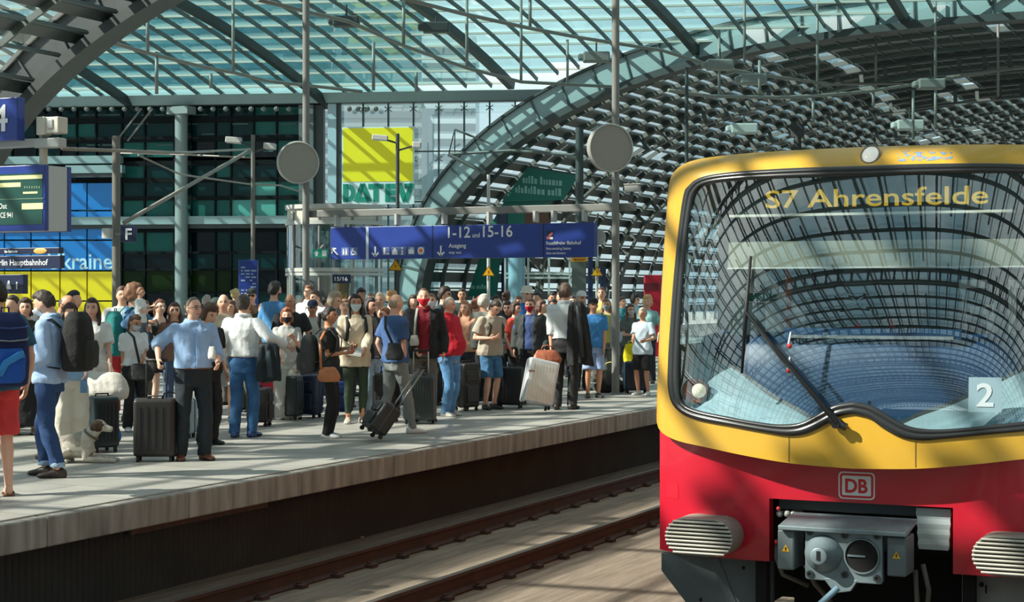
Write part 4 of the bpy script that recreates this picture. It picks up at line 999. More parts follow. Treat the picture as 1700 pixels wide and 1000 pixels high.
info_board(976, 408, 984, 52, 'narrow dark blue stele behind the white baseball cap', 0, M_navy); info_board(996, 444, 1006, 52, 'short dark blue stele right of the warning triangle', 0, M_navy)
# warning triangles on thin posts
def warn(x, yc, zc, hpx, ytop, label, base=0.0):
    t, b, h = post(x, ytop, zc, 0.04, label, M_steel_lt if x > 700 else M_steel_dk, 'warning_sign_post'); k = zc / FPX; s = hpx * k; z = EYE + (HOR - yc) * k
    N_ = Vector((SA, -CA, 0)); U = Vector((CA, SA, 0)); mb = MB(); O = N_ * 0.06 + ZU * z
    mb.prism([(-s * 0.62, -s / 2), (s * 0.62, -s / 2), (0, s / 2)], O, U, ZU, 0.02, 1); mb.prism([(-s * 0.50, -s * 0.43), (s * 0.50, -s * 0.43), (0, s * 0.38)], O + N_ * 0.003, U, ZU, 0.02, 0)
    mb.prism([(-s * 0.05, -s * 0.3), (s * 0.1, -s * 0.08), (s * 0.0, -s * 0.08), (s * 0.06, s * 0.12), (-s * 0.1, -s * 0.14), (0, -s * 0.14)], O + N_ * 0.026, U, ZU, 0.003, 2)
    mb.build('warning_triangle', [M_yellow_sign, mat('triangle edge', S(120, 84, 20), 0.5), mat('triangle flash', S(190, 60, 40), 0.5)], t); return t
warn(657, 440, 42.5, 20, 425, 'yellow warning triangle on a dark post under the lamp post')
warn(811, 450, 40, 17, 290, 'yellow warning triangle on a pale post in front of the green banner')
warn(991, 450, 46, 17, 395, 'yellow warning triangle beside the right disc pole')
p = at(949, 433, 45); t = thing('warning_strip', 'small yellow strip sign below the right end of the direction sign', 'sign', p, ANG); mb = MB(); mb.box((0.2, 0, 0.03), (0.42, 0.05, 0.11), 0)
mb.build('panel', mat('ochre strip', S(214, 150, 24), 0.5), t, bevel=0.005); mb = MB(); bars(mb, (0.06, -0.027, 0.005), XR, ZU, 0.28, 0.05); mb.build('lettering', mat('brown print', S(110, 60, 20), 0.5), t); MB().box((0.2, 0.12, 0.1), (0.05, 0.2, 0.05)).build('bracket', M_steel_dk, t); MB().box((0.2, 0.25, -1.2), (0.38, 0.14, 2.9)).build('post', mat('grey green post', S(92, 104, 100), 0.5), t)
# glass lift shaft
zc = 41.0; k = zc / FPX; c_ = at(556, HOR, zc); t = thing('lift_shaft', 'round glass lift shaft with steel hoops behind the crowd', 'lift', (c_.x, c_.y, 0), ANG)
R_ = 1.12; H_ = EYE + (HOR - 342) * k
mb = MB(); mb.lathe([(R_, 0.05), (R_, H_ - 0.3)], 32, 0, None, False); mb.build('glass', glass_mat('lift glass', (0.70, 0.80, 0.80, 1), 0.10), t, smooth=True)
for z, hh in ((EYE + (HOR - 346) * k, 0.10), (EYE + (HOR - 372) * k, 0.09), (EYE + (HOR - 449) * k, 0.09), (EYE + (HOR - 456) * k, 0.07)):
    mb = MB(); mb.lathe([(R_ + 0.02, z - hh / 2), (R_ + 0.06, z - hh / 2), (R_ + 0.06, z + hh / 2), (R_ + 0.02, z + hh / 2)], 32, 0, None, True if z > 3.7 else False); mb.build('hoop', M_steel_lt, t, smooth=radians(30))
mb = MB(); z0 = EYE + (HOR - 370) * k; mb.lathe([(R_ + 0.01, z0), (R_ + 0.01, EYE + (HOR - 348) * k), (0.001, EYE + (HOR - 347) * k)], 32); mb.build('roof_drum', mat('cream lift drum', S(186, 184, 172), 0.5), t, smooth=radians(30))
for i in range(9):
    a = 2 * pi * i / 9 + 0.3; MB().tube([(R_ * cos(a), R_ * sin(a), 0), (R_ * cos(a), R_ * sin(a), H_ - 0.2)], 0.035, 8).build('mullion', M_steel, t)
mb = MB(); mb.box((-0.15, 0.1, 1.15), (1.0, 1.0, 2.2)); mb.build('cabin', mat('taupe lift cabin', S(122, 112, 102), 0.5), t, bevel=0.02)
mb = MB(); mb.box((0.28, -R_ - 0.08, EYE + (HOR - 464) * k), (0.42, 0.04, 0.2), 0); add_text(mb, '15/16', (0.12, -R_ - 0.10, EYE + (HOR - 467) * k), XR, ZU, 0.09, 1, width=0.3, bold=0.01); mb.build('lift_sign', [M_navy, M_white], t)
p = at(519, 428, 39.3); t = thing('exit_sign', 'green and white emergency exit sign left of the blue direction sign', 'sign', p, ANG)
mb = MB(); mb.box((0.17, 0, 0.10), (0.34, 0.05, 0.19), 0); mb.prism([(0.06, 0.03), (0.12, 0.03), (0.12, 0.10), (0.15, 0.10), (0.10, 0.16), (0.03, 0.10), (0.06, 0.10)], Vector((0, -0.026, 0)), XR, ZU, 0.003, 1); mb.box((0.27, -0.027, 0.1), (0.10, 0.004, 0.13), 1); mb.build('panel', [mat('exit green', S(30, 150, 116), 0.4, emit=0.1), M_white], t); MB().bar((0.17, 0.02, 0.19), (0.17, 0.6, 0.30), 0.04, 0.04).build('bracket', M_steel, t)
# second glass enclosure behind the crowd on the right
zc = 58.0; k = zc / FPX; c_ = at(872, HOR, zc); t = thing('stair_enclosure', 'glass and steel stair enclosure behind the crowd right of the green banner', 'railing', (c_.x, c_.y, 0), ANG)
zz = EYE + (HOR - 458) * k
for dz in (0.07, -0.07): MB().bar((-0.68, 0, zz + dz), (1.5, 0, zz + dz), 0.08, 0.07).build('rail', M_steel_lt, t)
mb = MB(); mb.lathe([(0.30, 0), (0.30, 3.1), (0.001, 3.1)], 20, 0, Matrix.Translation((-0.3, 0.1, 0))); mb.build('glass_column', mat('blue grey glass column', S(128, 160, 174), 0.2), t, smooth=radians(40))
for x in (-0.68, 0.1, 0.8, 1.5): MB().bar((x, 0, 0), (x, 0, 3.0), 0.07, 0.07, 0, (0, 1, 0)).build('upright', M_steel_lt, t)
# red machine at the right end of the platform
p = at(1080, HOR, 48); t = thing('vending_machine', 'red machine behind the crowd next to the train', 'machine', (p.x, p.y, 0), ANG); zt = EYE + (HOR - 457) / FPX * 48
mb = MB(); mb.box((0.05, 0, zt / 2), (0.45, 0.5, zt)); mb.build('cabinet', mat('machine red', S(164, 14, 40), 0.4), t, bevel=0.02); mb = MB(); mb.box((0.0, -0.255, zt - 0.32), (0.40, 0.02, 0.2)); mb.build('window', mat('machine dark red', S(92, 18, 34), 0.3), t)

# billboard on the glass wall
t = thing('billboard', 'yellow and white billboard with green capital letters hanging on the glass wall', 'billboard', W(wp(568, 340, 0.4)[0], wp(568, 340, 0.4)[1], 0.4), atan2(WDIR.y, WDIR.x))
u0, z0 = wp(568, 339, 0.4); u1, z1 = wp(688, 209, 0.4); w, h = u1 - u0, z1 - z0; zy = wp(620, 301, 0.4)[1] - z0
mb = MB(); mb.box((w / 2, 0, h / 2), (w, 0.10, h)); mb.build('panel', mat('billboard white', S(214, 224, 226), 0.4), t)
mb = MB(); mb.box((w / 2 + 0.0, -0.055, (zy + h) / 2 - 0.02), (w - 0.1, 0.02, h - zy - 0.06)); mb.build('yellow_field', mat('acid yellow', S(226, 210, 20), 0.5, emit=0.12), t)
mb = MB(); hb = 32.0 / 120 * w * 0.92; zb_ = 0.10; tw = 0.20
def stroke(p, q, wd=tw):
    d = Vector((q[0] - p[0], q[1] - p[1])); n_ = Vector((-d.y, d.x)).normalized() * wd / 2
    mb.prism([(p[0] - n_.x, p[1] - n_.y), (p[0] + n_.x, p[1] + n_.y), (q[0] + n_.x, q[1] + n_.y), (q[0] - n_.x, q[1] - n_.y)][::-1], Vector((0, -0.052, zb_)), XR, ZU, 0.02, 0)
lx = lambda x: (x - 568) / 120.0 * w
def letter_d(x0, x1):
    X0, X1 = lx(x0), lx(x1); stroke((X0 + tw / 2, 0), (X0 + tw / 2, hb)); pts = [(X0 + tw / 2, tw / 2)]
    c_x = X0 + (X1 - X0) * 0.45
    for i in range(9):
        a = radians(-90 + 22.5 * i); pts.append((c_x + (X1 - c_x - tw / 2) * cos(a), hb / 2 + (hb / 2 - tw / 2) * sin(a)))
    pts.append((X0 + tw / 2, hb - tw / 2))
    for i in range(len(pts) - 1): stroke(pts[i], pts[i + 1], tw * 0.92)
letter_d(570, 591)
stroke((lx(592), 0), (lx(603), hb)); stroke((lx(602), hb), (lx(614), 0)); stroke((lx(598), tw / 2), (lx(613), tw / 2))
stroke((lx(612), hb - tw / 2), (lx(637), hb - tw / 2)); stroke((lx(624.5), 0), (lx(624.5), hb))
X0 = lx(640) + tw / 2; stroke((X0, 0), (X0, hb)); 
for z in (tw / 2, hb / 2, hb - tw / 2): stroke((X0, z), (lx(659), z))
stroke((lx(663), hb), (lx(673), 0)); stroke((lx(673), 0), (lx(685), hb)); stroke((lx(663), hb - tw / 2), (lx(684), hb - tw / 2)) if False else stroke((lx(672), hb - tw / 2), (lx(685), hb - tw / 2))
mb.build('lettering', mat('billboard green', S(12, 130, 112), 0.5), t)
for x in (0.3, w - 0.3): MB().bar((x, 0.05, h * 0.8), (x, 0.38, h * 0.8), 0.05, 0.05).build('bracket', M_steel_dk, t)
# blue and yellow wall poster
u0, z0 = wp(-60, 500, 0.25); u1, z1 = wp(188, 303, 0.25); zm = wp(150, 450, 0.25)[1]; w, h = u1 - u0, z1 - z0
t = thing('wall_poster', 'blue over yellow wall poster with white letters kraine', 'poster', W(u0, z0, 0.25), atan2(WDIR.y, WDIR.x))
def prc(x0, y0, x1, y1, m, name):
    a_, c_ = wp(x0, y1, 0.25); b_, d_ = wp(x1, y0, 0.25); MB().box(((a_ + b_) / 2 - u0, 0, (c_ + d_) / 2 - z0), (b_ - a_ - 0.06, 0.08, d_ - c_ - 0.06)).build(name, m, t)
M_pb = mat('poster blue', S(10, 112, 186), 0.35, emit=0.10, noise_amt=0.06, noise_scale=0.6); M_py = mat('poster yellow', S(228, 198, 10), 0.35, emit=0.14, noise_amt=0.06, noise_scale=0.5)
cx = [-60, -20, 8, 52, 100, 145, 188]; cy = [303, 350, 399, 450, 500]
for i in range(6):
    for j in range(3): prc(cx[i], cy[j], cx[i + 1], cy[j + 1], M_pb, 'blue_panel')
    prc(cx[i], 450, cx[i + 1], 500, M_py, 'yellow_panel'); prc(cx[i], 500, cx[i + 1], 530, M_py, 'yellow_panel')
mb = MB(); a_, c_ = wp(80, 447, 0.25); b_, _ = wp(187, 447, 0.25); d_ = wp(100, 420, 0.25)[1]
add_text(mb, 'Ukraine', (a_ - u0, -0.042, c_ - z0), XR, ZU, (d_ - c_) * 1.0, 0, width=b_ - a_, bold=0.01); mb.build('lettering', mat('poster white', S(196, 222, 240), 0.5), t)
# banners hanging in the far hall
M_gb = mat('banner green', S(8, 96, 84), 0.6, noise_amt=0.08, noise_scale=0.5)
def banner(pix, d, label, txts=(), extra=()):
    P = [on_d(x, y, d) for x, y in pix]; o = P[0]; t = thing('banner', label, 'banner', o)
    mb = MB(); L = [p - o for p in P]; mb.add(L + [p + Vector((0, 0.06, 0)) for p in L], [(0, 1, 2, 3), (7, 6, 5, 4), (0, 4, 5, 1), (1, 5, 6, 2), (2, 6, 7, 3), (3, 7, 4, 0)]); mb.build('cloth', M_gb, t)
    for s, x, y, hh, xe, ye in txts:
        a_ = on_d(x, y, d) - o; b_ = on_d(xe, ye, d) - o; U = (b_ - a_).normalized(); mb = MB(); bars(mb, a_, U, ZU, (b_ - a_).length, hh, 0, 0.02, int(x)); mb.build('lettering', mat('banner print', S(126, 168, 160), 0.6), t)
    for (x0, y0, x1, y1, m) in extra:
        a_ = on_d(x0, y1, d) - o; b_ = on_d(x1, y0, d) - o; MB().box(((a_.x + b_.x) / 2, -0.02, (a_.z + b_.z) / 2), (b_.x - a_.x, 0.04, b_.z - a_.z)).build('printed_field', m, t)
    MB().tube([P[0] - o + Vector((0, 0.03, 0.03)), P[1] - o + Vector((0, 0.03, 0.03))], 0.04, 8).build('rod', M_steel_dk, t)
banner([(876, 278), (960, 292), (935, 332), (832, 336)], 61.5, 'green banner with two pale text lines hanging high in the far hall', [('', 868, 304, 0.30, 932, 309), ('', 856, 320, 0.30, 932, 326)])
banner([(836, 336), (918, 334), (862, 376), (812, 378)], 61.7, 'green banner lower part with brown and blue picture patches', [], [(872, 346, 912, 376, mat('banner brown', S(94, 54, 36), 0.6)), (826, 352, 842, 372, M_navy)])
banner([(796, 428), (830, 428), (824, 492), (776, 492)], 63.0, 'tall green banner hanging low left of the pale post', [('', 782, 480, 0.2, 806, 480)])
banner([(834, 428), (856, 428), (850, 492), (832, 492)], 63.4, 'dark blue green banner strip hanging right of the pale post', [], [(833, 436, 853, 492, M_navy)])

# overhead line poles, struts and wires
def rod(name, pts, r, m, label, cat, group=None):
    o = Vector(pts[0]); ob = MB().tube([Vector(p) - o for p in pts], r, 8).build(name, m, None, smooth=True); ob.location = o; return tag(ob, label, cat, group)
M_wire = mat('dark wire', S(70, 72, 70), 0.5); M_stay = mat('grey stay rod', S(142, 140, 132), 0.5)
rod('stay_rod', [at(206, 370, 34), at(415, 250, 38)], 0.045, M_stay, 'thick grey stay rod slanting up to the lamp post at left', 'rod')
rod('overhead_wire', [at(104, 247, 18.6), at(300, 254, 28), at(415, 248, 38)], 0.022, M_stay, 'grey wire running right from the bracket beam at left', 'wire')
rod('overhead_wire', [at(420, 262, 40), at(310, 257, 42), at(190, 254, 45)], 0.02, M_stay, 'thin horizontal wire behind the lamp post at left', 'wire')
rod('overhead_wire', [at(420, 306, 40), at(466, 308, 42), at(510, 322, 44)], 0.02, M_stay, 'thin wire between the lamp post and the first disc', 'wire')
rod('overhead_wire', [at(230, 258, 30), at(300, 290, 33), at(415, 306, 39)], 0.018, M_stay, 'sagging thin wire crossing the slanting stay rod', 'wire')
p = on_d(755, 215, 50); t = thing('catenary_bracket', 'dark triangular catenary bracket in front of the far arch', 'bracket', p)
q1 = on_d(745, 256, 50) - p; q2 = on_d(850, 250, 50) - p; q3 = on_d(806, 288, 50) - p; q4 = on_d(818, 240, 50) - p
for a_, b_, r in ((Vector((0, 0, 0)), q1, 0.02), (Vector((0, 0, 0)), q4, 0.035), (q1, q2, 0.05), (q1, q3, 0.07), (Vector((0, 0, 0)), on_d(755, 256, 50) - p, 0.02)): MB().tube([a_, b_], r, 8).build('tube', M_steel_dk, t)
MB().tube([q2, on_d(961, 258, 50) - p], 0.045, 8).build('carrier_wire', M_wire, t)
t, b, h = post(962, 212, (on_d(962, 300, 50).y + -on_d(962, 300, 50).x * SA / CA) * CA, 0.13, 'thick dark mast behind the right disc pole', M_steel_dk, 'mast'); t, b, h = post(1140, 112, 46.0, 0.05, 'thin dark mast left of the train roof', M_steel_dk, 'mast')
t, b, h = post(1324, 204, 70.0, 0.16, 'short dark mast rising above the train roof', M_steel_dk, 'mast')
MB().box((0, 0, h - 0.3), (0.5, 0.3, 0.6)).build('mast_head', M_steel_dk, t, bevel=0.02)

# suspended trusses under the roofs: pale chords with vertical hangers
def truss(name, label, chord, hang, zc0, zc1, r=0.055, m=M_steel):
    """chord: pixel polyline between depths zc0, zc1; hang: (x, ytop, ybottom)"""
    x0, x1 = chord[0][0], chord[-1][0]; f = lambda x: zc0 + (zc1 - zc0) * (x - x0) / (x1 - x0)
    o = at(chord[0][0], chord[0][1], zc0); t = thing(name, label, 'truss', o)
    MB().tube([at(x, y, f(x)) - o for x, y in chord], r, 8).build('chord', mat('warm grey chord', S(128, 124, 116), 0.5), t, smooth=True)
    for x, ya, yb in hang: MB().tube([at(x, ya, f(x)) - o, at(x, yb, f(x)) - o], r * 0.9, 8).build('hanger', m, t, smooth=True); 
    return t
truss('suspended_truss', 'suspended roof truss nearest the dark arch at upper left', [(140, 58), (245, 88), (340, 112), (390, 121), (445, 135), (520, 143), (600, 152)], [(245, 8, 90), (387, -6, 121), (260, 86, 156), (350, 122, 146)], 44, 58)
truss('suspended_truss', 'suspended roof truss passing left of the tall disc poles', [(430, 0), (520, 22), (580, 36), (670, 76), (775, 113), (865, 136), (1015, 144)], [(670, -5, 74), (775, -5, 112), (865, -5, 136), (620, 70, 150), (691, 120, 152), (942, 66, 142)], 42, 60)
truss('suspended_truss', 'suspended roof truss crossing behind the right disc pole', [(640, -10), (765, 22), (875, 46), (960, 62), (1100, 84), (1190, 112), (1260, 124), (1380, 140), (1500, 138)], [(880, -10, 46), (1236, -8, 104), (1194, 50, 160), (1357, -8, 150), (1454, 50, 145)], 42, 64)
truss('suspended_truss', 'suspended roof truss highest above the train roof', [(1110, 150), (1180, 160), (1290, 162), (1350, 160), (1440, 152), (1530, 138), (1640, 120), (1710, 110)], [(1261, 100, 165), (1553, -8, 132), (1657, 30, 160), (1553, 132, 212), (1516, 150, 232), (1450, 150, 176), (1350, 162, 206)], 50, 62)
for x, y, zc, lab in ((575, 36, 50, 'dark roof lamp on the truss left of the first disc pole'), (724, 46, 56, 'dark flat roof lamp in front of the glass vault above the billboard'), (990, 95, 58, 'rounded roof lamp left of the right disc pole'), (1195, 108, 52, 'dark roof lamp at the foot of the diagonal groin'), (1250, 132, 54, 'lower dark roof lamp under the diagonal groin'), (1235, 214, 60, 'pale roof lamp left above the train roof'), (1545, 140, 55, 'dark roof lamp high above the destination display'), (1510, 208, 60, 'pale roof lamp right above the train roof')):
    o = at(x, y, zc); t = thing('roof_lamp', lab, 'lamp', o, ANG); k = zc / FPX
    pale = 'pale' in lab
    mb = MB(); mb.box((0, 0, 0), (44 * k, 0.5, 17 * k)); mb.box((-24 * k, 0, 0), (12 * k, 0.4, 10 * k)); mb.build('housing', M_steel_lt if pale else M_steel_dk if x < 1000 and x != 990 else M_steel, t, bevel=0.05); MB().tube([(0, 0, 0), (0, 0, 0.5)], 0.03, 8).build('hanger', M_steel_dk, t)
# litter on the track bed
def litter(x, y, w, l, h, m, label, cat='litter'):
    p = ground(x, y, RZ - 0.18); mb = MB()
    if cat == 'can': mb.tube([(0, 0, 0.033), (0, 0.115, 0.033)], 0.033, 14, 0)
    else: mb.add([(-w / 2, -l / 2, 0), (w / 2, -l / 2, 0.0), (w / 2, l / 2, h * 0.6), (-w / 2, l / 2, h), (0, 0, h * 1.3), (0, -l / 2, h * 0.5)], [(0, 5, 4, 3), (5, 1, 2, 4), (4, 2, 3)]); mb.box((0, 0, h * 0.3), (w * 0.8, l * 0.8, h * 0.5))
    o = mb.build('drink_can' if cat == 'can' else 'paper_scrap', m, None, smooth=radians(40)); o.location = p; o.rotation_euler = (0, 0, 0.9 if cat == 'can' else random.uniform(0, 3)); tag(o, label, cat)
M_pap = mat('paper white', S(190, 190, 184), 0.8)
litter(847, 812, 0.07, 0.12, 0.06, mat('red can', S(206, 20, 44), 0.35), 'red drink can lying on the track bed', 'can')
litter(700, 850, 0.16, 0.10, 0.03, M_pap, 'white paper scrap lying left of the red can'); litter(928, 796, 0.13, 0.09, 0.04, M_pap, 'white paper scrap lying right of the red can'); litter(1020, 770, 0.07, 0.07, 0.03, M_pap, 'small pale scrap at the wall foot near the train'); litter(600, 893, 0.06, 0.06, 0.02, M_pap, 'tiny pale scrap near the lower left rail'); litter(1060, 758, 0.07, 0.06, 0.03, M_pap, 'tiny pale scrap at the wall foot closest to the train')
# ------------------------------------------------------------------ people: builder
SKIN = {'light': mat('skin light', S(222, 172, 146), 0.5), 'pale': mat('skin pale', S(232, 192, 170), 0.5), 'tan': mat('skin tan', S(196, 142, 110), 0.5), 'brown': mat('skin brown', S(138, 92, 66), 0.5)}
LIPS = {'light': mat('lips light', S(190, 112, 104), 0.4), 'pale': mat('lips pale', S(200, 124, 116), 0.4), 'tan': mat('lips tan', S(160, 92, 82), 0.4), 'brown': mat('lips brown', S(112, 62, 54), 0.4)}
M_eye = mat('eye dark', S(38, 30, 28), 0.25)
def hairm(c): return mat('hair %d %d %d' % c, S(*c), 0.5, noise_amt=0.28, noise_scale=45, bump=0.35, bump_scale=90)
def fab(c, kind='cloth'):
    n = '%s %d %d %d' % ((kind,) + tuple(c))
    if kind == 'denim': return mat(n, S(*c), 0.85, noise_amt=0.36, noise_scale=4.5, bump=0.6, bump_scale=11)
    if kind == 'leather': return mat(n, S(*c), 0.4, noise_amt=0.12, noise_scale=12, bump=0.2, bump_scale=30)
    return mat(n, S(*c), 0.82, noise_amt=0.07, noise_scale=7, bump=0.65, bump_scale=10)
def remesh(mb, voxel, it=3, name='mesh'):
    me = mb.mesh('tmp'); ob = bpy.data.objects.new('tmp', me); COL.objects.link(ob)
    r = ob.modifiers.new('r', 'REMESH'); r.mode = 'VOXEL'; r.voxel_size = voxel; r.use_smooth_shade = True
    if it:
        s = ob.modifiers.new('s', 'SMOOTH'); s.factor = 0.5; s.iterations = it
    dg = bpy.context.evaluated_depsgraph_get(); m2 = bpy.data.meshes.new_from_object(ob.evaluated_get(dg))
    bpy.data.objects.remove(ob); bpy.data.meshes.remove(me); m2.name = name
    return m2
def wrinkle(me, amp, sc=8.5):
    n = len(me.vertices); co = np.empty(n * 3, dtype=np.float32); me.vertices.foreach_get('co', co); co = co.reshape(n, 3)
    nr = np.empty(n * 3, dtype=np.float32); me.vertex_normals.foreach_get('vector', nr); nr = nr.reshape(n, 3); sd = random.random() * 30
    d = np.array([0.5 - 1.6 * abs(noise.noise((x * sc + sd, y * sc, z * sc * 0.7 + x * 3.0))) for x, y, z in co.tolist()], dtype=np.float32)
    co += nr * (d * amp)[:, None]; me.vertices.foreach_set('co', co.ravel()); me.update()
def put(me, name, mats, parent):
    if name in ('shirt', 'trousers', 'dress', 'skirt', 'shorts', 'jacket', 'cloth', 'bag_body'): wrinkle(me, 0.013 if name != 'bag_body' else 0.010)
    for m in (mats if isinstance(mats, (list, tuple)) else [mats]): me.materials.append(m)
    o = bpy.data.objects.new(name, me); COL.objects.link(o); o.parent = parent
    return o
def centers(me):
    n = len(me.polygons); c = np.empty(n * 3, dtype=np.float32); me.polygons.foreach_get('center', c); return c.reshape(n, 3)
def sst(a, b, x): t = max(0.0, min(1.0, (x - a) / (b - a))); return t * t * (3 - 2 * t)
def ik(a, c, l1, l2, hint):
    d = c - a; L = d.length; L2 = min(L, (l1 + l2) * 0.999)
    if L > L2: c = a + d * (L2 / L); d = c - a; L = L2
    L = max(L, abs(l1 - l2) + 0.01); u = d.normalized(); x = (l1 * l1 - l2 * l2 + L * L) / (2 * L)
    h = sqrt(max(0, l1 * l1 - x * x)); n_ = hint - u * hint.dot(u); n_.normalize()
    return a + u * x + n_ * h, c
# head in its own axes, facing +Y, origin in the middle, 0.235 tall
def headpt(d, k=1.0):
    x, y, z = d.x, d.y, d.z
    p = Vector((x * 0.076, y * 0.097, z * 0.118))
    if z < 0: p.x *= 1 - 0.34 * z * z; p.y *= (1 - 0.14 * z * z) if y > 0 else (1 - 0.45 * z * z)
    if y < 0 and z > -0.3: p.y *= 1.06
    return p * k
def headpt_face(d):
    p = headpt(d)
    if d.y > 0:
        g = lambda x0, z0, sx, sz: math.exp(-((p.x - x0) / sx) ** 2 - ((p.z - z0) / sz) ** 2)
        p.y += 0.030 * g(0, -0.020, 0.012, 0.014) + 0.014 * g(0, 0.004, 0.009, 0.020) + 0.006 * g(0, 0.032, 0.05, 0.010) - 0.011 * (g(0.032, 0.010, 0.015, 0.011) + g(-0.032, 0.010, 0.015, 0.011)) + 0.007 * g(0, -0.060, 0.022, 0.010) + 0.008 * g(0, -0.098, 0.022, 0.016) + 0.004 * (g(0.045, -0.025, 0.016, 0.016) + g(-0.045, -0.025, 0.016, 0.016))
    return p
def sphere_dirs(nu, nv):
    return [[Vector((sin(pi * i / nv) * cos(2 * pi * j / nu), sin(pi * i / nv) * sin(2 * pi * j / nu), -cos(pi * i / nv))) for j in range(nu)] for i in range(1, nv)]
def add_head(mb, M):
    rg = [[M @ headpt_face(d) for d in r] for r in sphere_dirs(36, 26)]; mb.rings(rg)
    for sx in (-1, 1):
        mb.ball((0, 0, 0), (0.011, 0.020, 0.032), 8, 6, 0, M @ Matrix.Translation((sx * 0.079, -0.010, -0.004)) @ Matrix.Rotation(sx * 0.35, 4, 'Z'))
def zlim(y, style):
    f = 0.60 if style != 'receding' else 0.80
    if y > 0.30: return f
    if y > 0.0: return 0.05 + (f - 0.05) * (y / 0.30)
    if y > -0.30: return -0.25 + 0.30 * (y + 0.30) / 0.30
    return -0.52
def hair_mesh(style, vox=0.012):
    mb = MB(); rows = []; seed = random.random() * 50
    th = {'short': 0.017, 'receding': 0.010, 'bald': 0.007, 'buzz': 0.006, 'curly': 0.044, 'long': 0.018, 'pony': 0.013, 'bun': 0.013, 'bob': 0.026, 'thick': 0.028}[style]
    for r in sphere_dirs(40, 28):
        row = []
        for d in r:
            zl = zlim(d.y, style)
            if style in ('long', 'bob', 'curly') and d.y < 0.22: zl = -0.62 if d.y < 0 else zl * 0.3 - 0.35
            ok = sst(zl - 0.06, zl + 0.10, d.z)
            if style == 'bald': ok *= 1 - sst(0.30, 0.52, d.z); ok *= 1 - sst(0.1, 0.4, d.y)
            p = headpt(d); n_ = p.normalized()
            nn = noise.noise(p * (26 if style == 'curly' else 34) + Vector((seed, 0, 0)))
            t = th * (0.8 + 0.45 * max(0, d.z)) + nn * (0.022 if style == 'curly' else 0.014 if th > 0.012 else 0.004)
            row.append(p + n_ * (t * ok - 0.014 * (1 - ok)))
        rows.append(row)
    mb.rings(rows)
    if style in ('long', 'pony', 'bun', 'bob'):
        if style == 'long':
            mb.tube([(0, -0.070, 0.05), (0, -0.098, -0.06), (0, -0.105, -0.16), (0, -0.11, -0.27), (0, -0.105, -0.33)], [(0.06, 0.03), (0.078, 0.034), (0.082, 0.032), (0.07, 0.028), (0.035, 0.015)], 12, 0, (1, 0, 0))
            for sx in (-1, 1): mb.tube([(sx * 0.070, -0.02, 0.03), (sx * 0.086, -0.015, -0.05), (sx * 0.092, 0.02, -0.13), (sx * 0.085, 0.055, -0.22), (sx * 0.075, 0.07, -0.30)], [0.022, 0.026, 0.030, 0.027, 0.010], 9)
        if style == 'bob':
            mb.tube([(0, -0.07, 0.04), (0, -0.09, -0.05), (0, -0.085, -0.12)], [(0.07, 0.04), (0.085, 0.045), (0.07, 0.035)], 12, 0, (1, 0, 0))
            for sx in (-1, 1): mb.tube([(sx * 0.07, -0.02, 0.03), (sx * 0.086, -0.01, -0.04), (sx * 0.080, 0.0, -0.105)], [0.024, 0.028, 0.018], 9)
        if style == 'pony': mb.tube([(0, -0.10, 0.045), (0, -0.145, 0.03), (0, -0.15, -0.08), (0, -0.13, -0.20)], [0.022, 0.030, 0.030, 0.008], 9)
        if style == 'bun': mb.ball((0, -0.105, 0.065), (0.042, 0.040, 0.040), 12, 8)
    return remesh(mb, vox, 1, 'hair')
MALE = [(0.84, .150, .105, 0), (0.92, .170, .118, -.006), (1.0, .160, .112, 0), (1.10, .152, .106, 0), (1.22, .166, .116, 0), (1.34, .182, .118, -.005), (1.415, .176, .098, -.012), (1.465, .115, .078, -.015), (1.505, .068, .064, -.010), (1.56, .058, .058, 0)]
FEM = [(0.84, .158, .112, 0), (0.92, .176, .122, -.010), (1.0, .158, .108, 0), (1.09, .130, .094, 0), (1.20, .140, .108, .008), (1.29, .150, .122, .016), (1.36, .158, .104, 0), (1.415, .150, .088, -.010), (1.465, .100, .070, -.012), (1.505, .058, .056, -.008), (1.56, .050, .050, 0)]
def prof_at(prof, z):
    zs = [r[0] for r in prof]; return [float(np.interp(z, zs, [r[i] for r in prof])) for i in (1, 2, 3)]
class Pose: pass
PEOPLE = []
